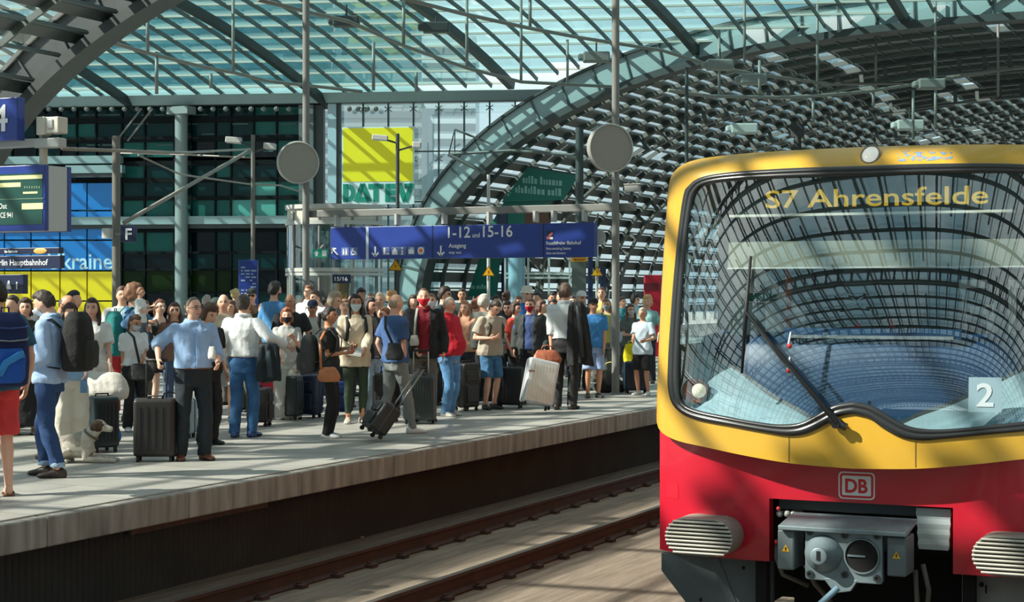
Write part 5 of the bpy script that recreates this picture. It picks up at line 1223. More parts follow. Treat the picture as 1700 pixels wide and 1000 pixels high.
def person(label, x, zc, top, phi, sex='m', shirt=None, pants=None, shoes=(40, 40, 42), hair=('short', (50, 38, 30)), skin='light', R=None, L=None, feet=None, lean=0.0, head=(0, 0), mask=None, glasses=None, beard=None, build=1.0, belly=0.0, det=1, group=None, cap=None, belt=None, jacket=None, H=None, grip='', bare=False, sway=0.0, name='person', zbase=0.0, foot=None):
    """x, zc: image column and depth (or foot = image row of the soles); top: image row of the top of the head"""
    if foot: zc = FPX * (EYE - zbase) / (foot - HOR)
    b = at(x, HOR, zc); Ht = H or (EYE - zbase + (HOR - top) / FPX * zc); s = Ht / 1.755
    f = Vector((SA, -CA, 0)) * cos(radians(phi)) + Vector((CA, SA, 0)) * sin(radians(phi)); rz = atan2(-f.x, f.y)
    root = thing(name, label, 'child' if 'child' in label.split()[:3] else 'person', (b.x, b.y, zbase), rz, group); root.scale = (s, s, s)
    Mw = Matrix.Translation((b.x, b.y, zbase)) @ Matrix.Rotation(rz, 4, 'Z') @ Matrix.Scale(s, 4); Mi = Mw.inverted()
    prof = MALE if sex == 'm' else FEM; am = (1.0 if sex == 'm' else 0.84) * (0.6 + 0.4 * build)
    ln = radians(lean)
    def warp(p):
        p = Vector(p); a = ln * sst(0.92, 1.25, p.z)
        q = Vector((p.x + sway * sst(0.2, 0.95, p.z), p.y, p.z - 0.95)); 
        return Vector((q.x, q.y * cos(a) + q.z * sin(a), 0.95 + q.z * cos(a) - q.y * sin(a)))
    def ring(z, off=0.0, n=20, sc=1.0):
        rx, ry, yo = prof_at(prof, z); rx = rx * build * sc + off; ry = ry * build * sc + off
        bl = belly * math.exp(-((z - 1.07) / 0.13) ** 2); pts = []
        for j in range(n):
            q = 2 * pi * j / n; c_, s_ = cos(q), sin(q); e = 0.80
            px = rx * (abs(c_) ** e) * (1 if c_ > 0 else -1); py = ry * (abs(s_) ** e) * (1 if s_ > 0 else -1)
            if py > 0: py *= 1 + bl / max(ry, .01)
            pts.append(warp((px, py + yo, z)))
        return pts
    shx = (0.185 if sex == 'm' else 0.160) * (0.5 + 0.5 * build)
    P = Pose(); P.M = Mw; P.root = root; P.s = s; P.warp = warp; P.zc = zc; P.f = f
    sh = {1: warp((shx, -0.012, 1.405)), -1: warp((-shx, -0.012, 1.405))}
    tgt = {}
    for sd, A in ((1, R), (-1, L)):
        if A is None: tgt[sd] = warp((sd * (shx + 0.075), 0.04, 0.905)); 
        elif isinstance(A, Vector): tgt[sd] = Mi @ A
        elif len(A) == 3 and abs(A[0]) > 3: tgt[sd] = Mi @ at(A[0], A[1], zc + A[2])
        else: tgt[sd] = Vector(A)
    el, wr = {}, {}
    for sd in (1, -1):
        up = tgt[sd].z - sh[sd].z
        el[sd], wr[sd] = ik(sh[sd], tgt[sd], 0.285, 0.255, Vector((sd * 0.5, -0.9, -0.5 if up < 0.1 else -1.0)))
    P.wr = {k: Mw @ v for k, v in wr.items()}; P.sh = sh
    ft = feet or ((0.10, 0.02), (-0.10, -0.02)); hip, kn, an, fy = {}, {}, {}, {}
    for sd, (fx, fyv) in ((1, ft[0]), (-1, ft[1])):
        hip[sd] = Vector((sd * 0.088 * build + sway, 0, 0.90)); lift = 0.0
        if fyv < -0.2: lift = 0.05
        an[sd] = Vector((fx, fyv - 0.02, 0.085 + lift)); kn[sd], an[sd] = ik(hip[sd], an[sd], 0.425, 0.405, Vector((sd * 0.12, 1, 0.1)))
        fy[sd] = lift
    # ---- head frame
    hb = warp((0, -0.008, 1.54)); Rh = Matrix.Rotation(radians(-head[0]), 4, 'Z') @ Matrix.Rotation(radians(head[1]) - ln * 0.3, 4, 'X')
    Mh = Matrix.Translation(hb) @ Rh @ Matrix.Translation((0, 0.022, 0.098)); P.Mh = Mh
    vox = 0.0105 if det == 1 else 0.016 if det == 0.5 else 0.02
    # ---- body
    mb = MB(); mb.rings([ring(r[0], -0.004 if shirt and shirt[0] != 'tank' else 0.0, 20, 0.97) for r in prof])
    add_head(mb, Mh); mb.tube([warp((0, -0.012, 1.46)), hb + Vector((0, 0, 0.03))], [0.062 * am ** .5, 0.056 * am ** .5], 14)
    for sd in (1, -1):
        mb.ball(sh[sd], 0.056 * am, 10, 8)
        d = (wr[sd] - el[sd]).normalized()
        mb.tube([sh[sd], sh[sd].lerp(el[sd], 0.45), el[sd]], [0.050 * am, 0.046 * am, 0.037 * am], 12); mb.ball(el[sd], 0.038 * am, 10, 8)
        mb.tube([el[sd], el[sd].lerp(wr[sd], 0.35), wr[sd]], [0.037 * am, 0.039 * am, 0.025 * am], 12)
        tv = Vector((0, 0.9, 0.75)); tv = tv - d * tv.dot(d); tv.normalize(); nv = d.cross(tv)
        if nv.dot(Vector((-sd, 0, -0.4))) < 0: nv = -nv
        pe = wr[sd] + d * 0.085
        mb.tube([wr[sd], wr[sd] + d * 0.03, pe], [(0.026, 0.020), (0.036, 0.016), (0.038, 0.013)], 12, 0, tv)
        P.__dict__['hand%d' % sd] = (pe, d, tv, nv)
        k_, a_ = kn[sd], an[sd]
        mb.tube([hip[sd], hip[sd].lerp(k_, 0.4), k_], [0.084 * build, 0.074 * build, 0.050], 14); mb.ball(k_, 0.051, 12, 8)
        mb.tube([k_, k_.lerp(a_, 0.3), k_.lerp(a_, 0.7), a_, a_ - Vector((0, 0, 0.02))], [0.050, 0.054, 0.040, 0.033, 0.033], 14)
        if bare:
            yaw = -sd * radians(12); Fd = Vector((sin(-yaw), cos(yaw), 0)); o_ = a_ - Vector((0, 0, a_.z - fy[sd]))
            mb.tube([o_ - Fd * 0.055 + ZU * 0.04, o_ + ZU * 0.045, o_ + Fd * 0.10 + ZU * 0.028, o_ + Fd * 0.165 + ZU * 0.016], [(0.030, 0.036), (0.034, 0.044), (0.044, 0.024), (0.040, 0.013)], 12, 0, Fd.cross(ZU))
    me = remesh(mb, vox, 3 if det == 1 else 2, 'body')
    # fingers, rooted in the palm
    if det >= 0.5:
        fm = MB()
        for sd in (1, -1):
            pe, d, tv, nv = P.__dict__['hand%d' % sd]; g = ('R' if sd == 1 else 'L') in grip; cu = radians(62 if g else 20)
            for i, (o_, ln_) in enumerate(((0.029, 0.068), (0.010, 0.078), (-0.010, 0.073), (-0.028, 0.058))):
                p = pe + tv * o_ - d * 0.012; pts = [p]; a = radians(8) + 0.06 * i
                for q in (0.45, 0.32, 0.26):
                    p = p + (d * cos(a) + nv * sin(a)) * (ln_ * q + 0.004); pts.append(p); a += cu
                fm.tube(pts, [0.0095, 0.0090, 0.0082, 0.0060], 7)
            p = wr[sd] + d * 0.028 + tv * 0.026; a1 = (d * 0.62 + tv * 0.72 + nv * 0.3).normalized(); a2 = (d * 0.9 + tv * (0.1 if not g else -0.3) + nv * (0.4 if not g else 0.8)).normalized()
            fm.tube([p, p + a1 * 0.036, p + a1 * 0.036 + a2 * 0.034], [0.012, 0.0105, 0.007], 7)
        bm = bmesh.new(); bm.from_mesh(me); f2 = fm.mesh('f'); bm.from_mesh(f2); bm.to_mesh(me); bm.free(); bpy.data.meshes.remove(f2)
        me.polygons.foreach_set('use_smooth', [True] * len(me.polygons))
    hc = hair[1] if hair else (60, 45, 35); Mhi = np.array(Mh.inverted()); c = centers(me); q = c @ Mhi[:3, :3].T + Mhi[:3, 3]
    ix = np.zeros(len(c), dtype=np.int32); fr = (q[:, 1] > 0.045) & (np.abs(q[:, 2]) < 0.12)
    ax = np.abs(q[:, 0])
    if beard: ix[(q[:, 1] > -0.012) & (q[:, 2] < -0.032 - 0.02 * (ax < 0.02)) & (q[:, 2] > -0.14) & (np.abs(q[:, 0]) < 0.09)] = 2
    ix[fr & (((ax - 0.032) / 0.014) ** 2 + ((q[:, 2] - 0.010) / 0.0065) ** 2 < 1)] = 1
    ix[fr & (np.abs(q[:, 2] - 0.030) < 0.0045) & (ax > 0.014) & (ax < 0.05)] = 2
    ix[fr & (np.abs(q[:, 2] + 0.060) < 0.007) & (ax < 0.024)] = 3
    me.polygons.foreach_set('material_index', ix)
    put(me, 'body', [SKIN[skin], M_eye, hairm(beard or hc), LIPS[skin]], root)
    # ---- hair
    if hair:
        o = put(hair_mesh(hair[0], 0.011 if det == 1 else 0.016), 'hair', hairm(hair[1]), root); o.matrix_local = Mh
    # ---- trousers, skirt
    cv = 0.0125 if det == 1 else 0.018
    if pants:
        kind, col = pants[0], pants[1]; fk = 'denim' if kind in ('jeans', 'jshorts') else 'cloth'; mb = MB()
        if kind == 'skirt':
            zh = pants[2] if len(pants) > 2 else 0.25; rg = [[p for p in ring(z, 0.016)] for z in (1.02, 0.95, 0.88)]
            for z in np.linspace(0.80, zh, 6): 
                k = (0.85 - z) / 0.6; rg.append([Vector((p.x * (1 + 0.30 * k + 0.04 * k * sin(5 * j)), p.y * (1 + 0.55 * k + 0.05 * k * cos(4 * j)), z)) for j, p in enumerate(ring(0.88, 0.016))])
            rg.reverse(); mb.rings(rg)
        else:
            mb.rings([ring(z, 0.013) for z in (0.80, 0.86, 0.92, 0.98, 1.03)])
            hem = {'trousers': (0.082, 0.072), 'jeans': (0.080, 0.066), 'slim': (0.066, 0.048), 'leggings': (0.058, 0.040), 'wide': (0.115, 0.135), 'shorts': (0.098, 0.104), 'jshorts': (0.096, 0.098), 'cuffed': (0.082, 0.064)}[kind]
            for sd in (1, -1):
                h, k_, a_ = hip[sd], kn[sd], an[sd]; hr = 0.098 * build
                if kind in ('shorts', 'jshorts'):
                    e = k_ + (h - k_) * 0.06; mb.tube([h, h.lerp(k_, 0.45), e], [hr, hem[0] * 0.98, hem[1]], 16)
                else:
                    e = a_ + Vector((0, 0.0, -0.035 if kind not in ('leggings', 'cuffed') else 0.035 if kind == 'cuffed' else 0.05))
                    kr = max(hem[0] * 0.90, 0.062); mb.tube([h, h.lerp(k_, 0.4), k_], [hr, max(hem[0] * 1.06, 0.086 * build), kr], 16); mb.ball(k_, kr, 12, 8)
                    mb.tube([k_, k_.lerp(e, 0.33), k_.lerp(e, 0.8), e], [kr, max(hem[0] * 0.93, 0.066), max(hem[1], 0.048), max(hem[1] * 1.03, 0.045)], 16)
        me = remesh(mb, cv, 2, 'trousers'); put(me, {'shorts': 'shorts', 'jshorts': 'shorts', 'skirt': 'skirt', 'leggings': 'leggings'}.get(kind, 'trousers'), fab(col, fk), root)
        if kind == 'cuffed':
            for sd in (1, -1):
                e = an[sd] + Vector((0, 0, 0.045)); mb = MB(); mb.tube([e + ZU * 0.02, e - ZU * 0.03], [0.070, 0.072], 16); put(remesh(mb, 0.012, 1), 'cuff', fab((140, 165, 190), 'denim'), root)
    if belt: 
        mb = MB(); mb.rings([ring(z, 0.022) for z in (0.985, 1.02)]); put(remesh(mb, 0.012, 1), 'belt', fab(belt, 'leather'), root)
    # ---- tops
    def top_mesh(kind, off, hem, nz=1.485, cvx=cv, flare=0.0):
        mb = MB(); zs = [z for z in (0.62, 0.70, 0.78, 0.85, 0.92, 1.0, 1.1, 1.22, 1.34, 1.405, 1.45) if z > hem + 0.02] + [nz]
        zs = [hem] + zs; rg = []
        for z in zs:
            o_ = off + (0.012 if z < 1.1 else 0.0) + flare * max(0, 1.0 - z)
            if z < 0.84:
                base = ring(0.86, o_); k = 1 + 0.10 * (0.86 - z) / 0.3; rg.append([Vector((p.x * k, p.y * k, z)) for p in base])
            else: rg.append(ring(z, o_ if z < 1.44 else off * 0.8))
        mb.rings(rg)
        for sd in (1, -1):
            if kind in ('tank',): continue
            mb.ball(sh[sd], 0.058 * am + off, 12, 8); e, w = el[sd], wr[sd]; r0 = 0.054 * am + off
            if kind == 'tee': mb.tube([sh[sd], sh[sd].lerp(e, 0.72)], [r0, 0.058 * am + off + 0.006], 14)
            else:
                mb.tube([sh[sd], sh[sd].lerp(e, 0.5), e], [r0, 0.052 * am + off, 0.047 * am + off], 14); mb.ball(e, 0.047 * am + off, 12, 8)
                t = 0.97 if kind in ('long', 'shirt') else 0.30
                mb.tube([e, e.lerp(w, t * 0.5), e.lerp(w, t)], [0.047 * am + off, 0.045 * am + off, (0.034 if t > 0.5 else 0.044) * am + off], 14)
        if kind in ('shirt', 'rolled', 'polo'):
            rx, ry, yo = prof_at(prof, 1.50); mb.tube([warp(((rx + 0.013) * cos(a), (ry + 0.013) * sin(a) + yo, 1.505 - 0.014 * sin(a))) for a in [2 * pi * i / 18 for i in range(19)]], 0.015, 8)
        return remesh(mb, cvx, 2, 'shirt')
    if shirt:
        kind, col = shirt[0], shirt[1]; hem = shirt[2] if len(shirt) > 2 else (0.90 if kind in ('tee', 'polo', 'tank') else 1.0); off = 0.013 + (shirt[3] if len(shirt) > 3 else 0.004)
        kk = 'tee' if kind == 'polo' else kind
        me = top_mesh(kind if kind != 'polo' else 'tee', off, hem, 1.485 if kind != 'tank' else 1.36)
        put(me, 'dress' if hem < 0.75 else 'shirt', fab(col, 'denim' if shirt[0] == 'denim' else 'cloth'), root)
        if kind == 'tank':
            for sd in (1, -1): MB().tube([warp((sd * 0.07, 0.125, 1.33)), warp((sd * 0.085, 0.04, 1.455)), warp((sd * 0.08, -0.10, 1.36))], 0.014, 8).build('strap', fab(col), root, smooth=True)
        if kind in ('shirt', 'rolled', 'polo'):
            rx, ry, yo = prof_at(prof, 1.50); rw = []
            for dz, o_ in ((0.030, 0.004), (0.032, 0.010), (-0.012, 0.030), (-0.016, 0.024)):
                rw.append([warp(((rx + o_) * cos(a), (ry + o_) * sin(a) + yo, 1.505 + dz - 0.022 * max(0, sin(a)) ** 2 - (0.022 if o_ > 0.02 else 0) * max(0, sin(a)) ** 6)) for a in [pi / 2 + 0.10 + (2 * pi - 0.20) * i / 30 for i in range(31)]])
            mb = MB(); strip(mb, rw + [rw[0]], 0, False); mb.build('collar', fab(col), root, smooth=True)
            if kind != 'polo':
                mb = MB(); pts = [ring(z, off + 0.019 if z > 1.1 else off + 0.029) for z in (1.42, 1.34, 1.22, 1.1, 1.02)]; mb.sweep([p[5] for p in pts], 0.030, 0.010, (0, 1, 0)); mb.build('button_band', fab(col), root)
    if jacket:
        me = top_mesh('long', 0.034, jacket[1] if len(jacket) > 1 else 0.84); 
        bm = bmesh.new(); bm.from_mesh(me); gap = 0.075
        bmesh.ops.delete(bm, geom=[f_ for f_ in bm.faces if abs(f_.calc_center_median().x) < gap and f_.calc_center_median().y > 0.02 and f_.calc_center_median().z < 1.50 and abs(f_.normal.z) < 0.95], context='FACES')
        bm.to_mesh(me); bm.free(); o = put(me, 'jacket', fab(jacket[0]), root); so_ = o.modifiers.new('solid', 'SOLIDIFY'); so_.thickness = 0.008; so_.offset = -1
    # ---- shoes
    if shoes:
        sole = mat('sole white', S(205, 205, 200), 0.7) if sum(shoes) > 330 else mat('sole dark', S(40, 34, 30), 0.7)
        for sd in (1, -1):
            a_ = an[sd]; yaw = sd * radians(13); Fd = Vector((sin(yaw), cos(yaw), 0)); Sd = Vector((cos(yaw), -sin(yaw), 0)); o_ = Vector((a_.x, a_.y, fy[sd])); rg = []
            pit = -0.35 if fy[sd] else 0.0
            for t, w, zt, zb in ((-0.082, 0.020, 0.05, 0.010), (-0.075, 0.033, 0.075, 0.002), (-0.04, 0.040, 0.098, 0.0), (0.0, 0.041, 0.100, 0.0), (0.045, 0.043, 0.082, 0.0), (0.10, 0.050, 0.060, 0.0), (0.145, 0.048, 0.050, 0.002), (0.175, 0.036, 0.042, 0.005), (0.190, 0.016, 0.030, 0.010)):
                pr = []
                for j in range(14):
                    q = 2 * pi * j / 14; zz = zt * 0.5 + zb * 0.5 + (zt - zb) / 2 * sin(q) if sin(q) > 0 else (zt + zb) / 2 + (zt - zb) / 2 * (-(abs(sin(q)) ** 0.35))
                    wd = w * (abs(cos(q)) ** 0.7) * (1 if cos(q) > 0 else -1) * (1 if zz < 0.05 else 1 - (zz - 0.05) * 5.5)
                    pr.append(o_ + Fd * t + Sd * wd + ZU * (zz + pit * t))
                rg.append(pr)
            mb = MB(); mb.rings(rg); mb.m = [1 if sum(Vector(mb.v[i]).z - fy[sd] - pit * ((Vector(mb.v[i]) - o_).dot(Fd)) for i in f_) / len(f_) < 0.024 else 0 for f_ in mb.f]
            if bare: mb = MB(); mb.prism([(p[0], p[1]) for p in [(-0.045, -0.08), (0.045, -0.08), (0.05, 0.12), (0.0, 0.19), (-0.05, 0.12)]], o_ + ZU * 0.001, Sd, Fd, 0.008, 0); mb.tube([o_ + Fd * 0.09 - Sd * 0.05 + ZU * 0.01, o_ + Fd * 0.085 + ZU * 0.052, o_ + Fd * 0.09 + Sd * 0.05 + ZU * 0.01], 0.007, 6); mb.m = [0] * len(mb.f)
            mb.build('sandal' if bare else 'shoe', [fab(shoes, 'leather'), sole], root, smooth=radians(60))
    # ---- face things
    if mask:
        mb = MB(); rows = []
        for i in range(9):
            z = -0.112 + 0.100 * i / 8; row = []
            for j in range(15):
                a = radians(-64 + 128 * j / 14); zz = max(-0.985, z / 0.118); h = sqrt(1 - zz * zz); p = headpt(Vector((h * sin(a), h * cos(a), zz)))
                b_ = math.exp(-(a / 0.45) ** 2) * (0.016 + 0.014 * math.exp(-((z + 0.03) / 0.03) ** 2)); row.append(Vector((p.x * 1.07, p.y * 1.05 + 0.004 + b_, p.z)))
            rows.append(row)
        strip(mb, rows, 0, False)
        for sx in (-1, 1): mb.tube([rows[6][0 if sx < 0 else 14], (sx * 0.087, -0.012, 0.0), rows[2][0 if sx < 0 else 14]], 0.0025, 5)
        o = mb.build('face_mask', fab(mask), root, smooth=True); o.matrix_local = Mh
        so_ = o.modifiers.new('solid', 'SOLIDIFY'); so_.thickness = 0.003
    if glasses:
        mb = MB()
        for sx in (-1, 1):
            c_ = Vector((sx * 0.033, 0.100, 0.008)); mb.tube([c_ + Vector((0.025 * cos(a), -0.006 * abs(cos(a)), 0.019 * sin(a))) for a in [2 * pi * i / 14 for i in range(15)]], 0.003, 6)
            mb.tube([(sx * 0.058, 0.094, 0.012), (sx * 0.082, 0.04, 0.014), (sx * 0.084, -0.02, 0.010)], 0.0028, 5)
            if glasses == 'sun': mb.ball(c_, (0.024, 0.004, 0.018), 12, 6)
        mb.tube([(-0.010, 0.104, 0.012), (0.010, 0.104, 0.012)], 0.003, 5)
        o = mb.build('glasses', mat('glasses frame', S(30, 28, 28), 0.3), root, smooth=True); o.matrix_local = Mh
    if cap:
        col, kind = cap; mb = MB(); Mc = Matrix.Scale(1, 4)
        if kind == 'bucket': mb.lathe([(0.128, 0.030), (0.094, 0.062), (0.088, 0.105), (0.070, 0.140), (0.001, 0.146)], 28, 0, Matrix.Diagonal((0.96, 1.14, 1, 1)))
        else:
            mb.lathe([(0.090, 0.042), (0.092, 0.060), (0.086, 0.100), (0.062, 0.130), (0.025, 0.143), (0.001, 0.145)], 28, 0, Matrix.Translation((0, -0.004, 0)) @ Matrix.Diagonal((0.95, 1.16, 1, 1)))
            pts = [Vector((0.074 * cos(a), 0.075 + (0.085 if 0 < i < 12 else 0) * sin(a), 0.050 - 0.012 * sin(a))) for i, a in enumerate([pi * i / 12 for i in range(13)])]
            if kind == 'back': pts = [Vector((p.x, -p.y, p.z)) for p in pts]
            mb.add(pts + [p + Vector((0, 0, 0.006)) for p in pts], [tuple(range(13)), tuple(range(25, 12, -1))] + [(i, i + 1, i + 14, i + 13) for i in range(12)])
        o = mb.build('hat' if kind == 'bucket' else 'cap', fab(col), root, smooth=radians(50)); o.matrix_local = Mh
    PEOPLE.append(P)
    return P

# ------------------------------------------------------------------ bags and luggage: builders
def loc(P, x, y, z): return P.M @ P.warp((x, y, z))
def backpack(P, label, col, col2=None, y=-0.20, zc_=1.20, w=0.30, h=0.46, d=0.18, x=0.0, strap=True, rot=0.0):
    y = min(y, -(0.15 + d / 2)); col2 = col2 or col; o = P.M @ P.warp((x, y, zc_)); t = thing('backpack', label, 'backpack', o); t.rotation_euler = (0, rot, P.root.rotation_euler.z); sc = P.s; t.scale = (sc, sc, sc)
    mb = MB(); rg = []
    for z, k, e in ((-0.5, 0.72, 0.75), (-0.46, 0.95, 0.95), (-0.2, 1.02, 1.05), (0.15, 0.98, 0.95), (0.38, 0.86, 0.8), (0.5, 0.55, 0.5)):
        rg.append([Vector((w / 2 * k * (abs(cos(q)) ** 0.6) * (1 if cos(q) > 0 else -1), d / 2 * e * (abs(sin(q)) ** 0.7) * (1 if sin(q) > 0 else -1), z * h)) for q in [2 * pi * j / 20 for j in range(20)]])
    mb.rings(rg); put(remesh(mb, 0.013, 2, 'main_bag'), 'main_bag', fab(col), t)
    mb = MB(); rg = []
    for z, k in ((-0.44, 0.7), (-0.38, 0.95), (-0.1, 1.0), (0.02, 0.8)):
        rg.append([Vector((w * 0.36 * k * (abs(cos(q)) ** 0.6) * (1 if cos(q) > 0 else -1), -d * 0.46 + d * 0.24 * k * (abs(sin(q)) ** 0.7) * (1 if sin(q) > 0 else -1), z * h)) for q in [2 * pi * j / 16 for j in range(16)]])
    mb.rings(rg); put(remesh(mb, 0.012, 2, 'front_pocket'), 'front_pocket', fab(col2), t)
    MB().tube([(-0.03, 0.02, h * 0.46), (-0.03, 0.02, h * 0.56), (0.03, 0.02, h * 0.56), (0.03, 0.02, h * 0.46)], 0.008, 6).build('top_loop', fab(col), t, smooth=True)
    if strap:
        Ti = (Matrix.Translation(o) @ Matrix.Rotation(P.root.rotation_euler.z, 4, 'Z') @ Matrix.Scale(sc, 4)).inverted()
        for sd in (1, -1):
            pts = [Ti @ loc(P, sd * a, b, c) for a, b, c in ((0.10, -0.155, 1.40), (0.115, -0.07, 1.482), (0.12, 0.06, 1.45), (0.125, 0.15, 1.33), (0.135, 0.13, 1.18), (0.16, -0.02, 1.04), (0.13, -0.16, 1.02))]
            MB().tube(pts, [(0.026, 0.008)] * 7, 8, 0, None).build('shoulder_strap', fab(col), t, smooth=True)
    return t
M_wheel = mat('wheel black', S(20, 20, 20), 0.5)
def suitcase(label, x, foot, w, h, d, col, yaw=0.0, hard=True, handle=0.0, ribs=7, zc=None, rough=0.4, metal=0.0, trim=(30, 30, 32), tilt=0.0, spec_mat=None, hcol=None, name='suitcase', group=None):
    """x, foot: image column and row of the middle of the wheels; yaw 0 = broad face to the camera"""
    zc = zc or FPX * EYE / (foot - HOR); b = at(x, HOR, zc); t = thing(name, label, 'suitcase', (b.x, b.y, 0), ANG + radians(yaw), group); t.rotation_euler = (radians(tilt), 0, ANG + radians(yaw))
    m = spec_mat or mat('case %d %d %d %.1f' % (tuple(col) + (rough,)), S(*col), rough, metal, noise_amt=0.08, noise_scale=6, bump=0.0 if hard else 0.4, bump_scale=60)
    z0 = 0.055; bm = bmesh.new(); bmesh.ops.create_cube(bm, size=1.0); bmesh.ops.scale(bm, vec=(w, d, h), verts=bm.verts); bmesh.ops.bevel(bm, geom=bm.edges[:], offset=min(w, d) * 0.17, segments=4, affect='EDGES', profile=0.6)
    bmesh.ops.translate(bm, vec=(0, 0, z0 + h / 2), verts=bm.verts)
    me = bpy.data.meshes.new('shell'); bm.to_mesh(me); bm.free(); me.polygons.foreach_set('use_smooth', [True] * len(me.polygons))
    if hard and ribs:
        mb = MB(); 
        for i in range(ribs):
            xx = -w * 0.36 + w * 0.72 * i / (ribs - 1)
            for sy in (-1, 1): mb.bar((xx, sy * d * 0.495, z0 + h * 0.13), (xx, sy * d * 0.495, z0 + h * 0.87), w / ribs * 0.38, 0.016, 0, (0, 1, 0))
        bm = bmesh.new(); bm.from_mesh(me); f2 = mb.mesh('r'); bm.from_mesh(f2); bm.to_mesh(me); bm.free(); bpy.data.meshes.remove(f2)
    put(me, 'shell', m, t)
    mt = mat('trim %d %d %d' % tuple(trim), S(*trim), 0.4)
    mb = MB(); k = 0.985; ol = rrect(w * 1.006, h * 1.004, min(w, d) * 0.15, 4)
    mb.tube([Vector((u, 0, z0 + h / 2 + z)) for u, z in ol + [ol[0]]], 0.008, 6); mb.build('zip_seam', mt, t, smooth=True)
    if not hard:
        mb = MB(); mb.box((0, -d / 2 - 0.012, z0 + h * 0.32), (w * 0.74, 0.035, h * 0.42), 0); mb.build('front_pocket', m, t, bevel=0.02); mb = MB(); mb.box((0, -d / 2 - 0.008, z0 + h * 0.72), (w * 0.74, 0.03, h * 0.26), 0); mb.build('top_pocket', m, t, bevel=0.02)
    MB().tube([(-0.075, 0, z0 + h), (-0.07, 0, z0 + h + 0.028), (0.07, 0, z0 + h + 0.028), (0.075, 0, z0 + h)], 0.011, 8).build('top_grip', mt, t, smooth=True)
    for sx in (-1, 1):
        for sy in (-1, 1):
            mb = MB(); c_ = Vector((sx * (w / 2 - 0.045), sy * (d / 2 - 0.04), 0.027)); mb.tube([c_ - Vector((0.014, 0, 0)), c_ + Vector((0.014, 0, 0))], 0.027, 12); mb.box(c_ + Vector((0, 0, 0.022)), (0.03, 0.03, 0.028)); mb.build('wheel', M_wheel, t)
    if handle:
        mh = mat('handle %s' % str(hcol), S(*(hcol or (150, 150, 148))), 0.35, 0.5); hw = w * 0.24; yy = d * 0.32
        ha = MB().tube([(-hw, yy, z0 + h - 0.03), (-hw, yy, z0 + h + handle), (hw, yy, z0 + h + handle), (hw, yy, z0 + h - 0.03)], 0.011, 8).build('telescopic_handle', mh, t, smooth=True)
        MB().tube([(-hw - 0.01, yy, z0 + h + handle), (hw + 0.01, yy, z0 + h + handle)], 0.017, 10).build('grip', M_wheel, ha, smooth=True)
    return t
def soft_bag(name, label, cat, P0, w, h, d, col, rz=ANG, kind='cloth', handle=0.10, sag=0.12, strapto=None, hcol=None, slim=1.0):
    """limp bag standing or hanging with its base at P0"""
    t = thing(name, label, cat, P0, rz); mb = MB(); rg = []
    for z, k, e in ((0, 0.80, 0.8), (0.06, 0.98, 1.0), (0.35, 1.0 + sag, 1.05), (0.7, 0.95 * slim, 0.8), (0.94, 0.80 * slim, 0.45), (1.0, 0.70 * slim, 0.25)):
        rg.append([Vector((w / 2 * k * (abs(cos(q)) ** 0.65) * (1 if cos(q) > 0 else -1), d / 2 * e * (abs(sin(q)) ** 0.75) * (1 if sin(q) > 0 else -1), z * h + 0.012 * sin(3 * q + z * 5) * (0.2 + z))) for q in [2 * pi * j / 22 for j in range(22)]])
    mb.rings(rg); put(remesh(mb, max(0.008, w / 36), 2, 'bag'), 'bag_body', fab(col, kind), t)
    if handle: MB().tube([(-w * 0.22, 0, h * 0.96), (-w * 0.16, 0, h + handle * 0.8), (0, 0, h + handle), (w * 0.16, 0, h + handle * 0.8), (w * 0.22, 0, h * 0.96)], 0.010, 8).build('handle', fab(hcol or col, kind), t, smooth=True)
    if strapto:
        R_ = Matrix.Rotation(-rz, 4, 'Z'); o = Vector(P0); MB().tube([R_ @ (Vector(p) - o) for p in strapto], [(0.016, 0.005)] * len(strapto), 8).build('shoulder_strap', fab(hcol or col, kind), t, smooth=True)
    return t

def drape(name, label, cat, P0, w, h, d, col, rz=ANG, folds=5, top=0.55, lean=(0, 0), seed=1):
    """cloth hanging in folds from its top edge; P0 = middle of the lower hem"""
    t = thing(name, label, cat, P0, rz); mb = MB(); rg = []; rnd = random.Random(seed); ph = rnd.uniform(0, 6); n = 44
    for i in range(15):
        z = i / 14; k = 1.0 - (1 - top) * (z ** 1.7); amp = 0.30 * (1 - 0.65 * z); r_ = []
        if i == 14: k *= 0.75
        for j in range(n):
            q = 2 * pi * j / n; c_, s_ = cos(q), sin(q); u = (abs(c_) ** 0.7) * (1 if c_ > 0 else -1)
            wv = 1 + amp * sin(folds * u * 2.2 + ph + z * 1.5)
            r_.append(Vector((w / 2 * k * u + lean[0] * z, d / 2 * (abs(s_) ** 0.8) * (1 if s_ > 0 else -1) * wv * (0.75 if i == 14 else 1) + lean[1] * z, h * z + (0.03 * h * sin(3.1 * u + ph) * (1 - z)))))
        rg.append(r_)
    mb.rings(rg); put(remesh(mb, 0.011, 2), 'cloth', fab(col), t)
    MB().tube([(w * 0.10 + lean[0] * 0.3, -d * 0.55, h * 0.12), (w * 0.06 + lean[0] * 0.6, -d * 0.60, h * 0.55), (lean[0] * 0.95, -d * 0.45, h * 0.93)], [(0.035, 0.012), (0.030, 0.012), (0.02, 0.01)], 8).build('lapel', fab(tuple(min(255, int(c * 1.5 + 14)) for c in col)), t, smooth=True)
    return t
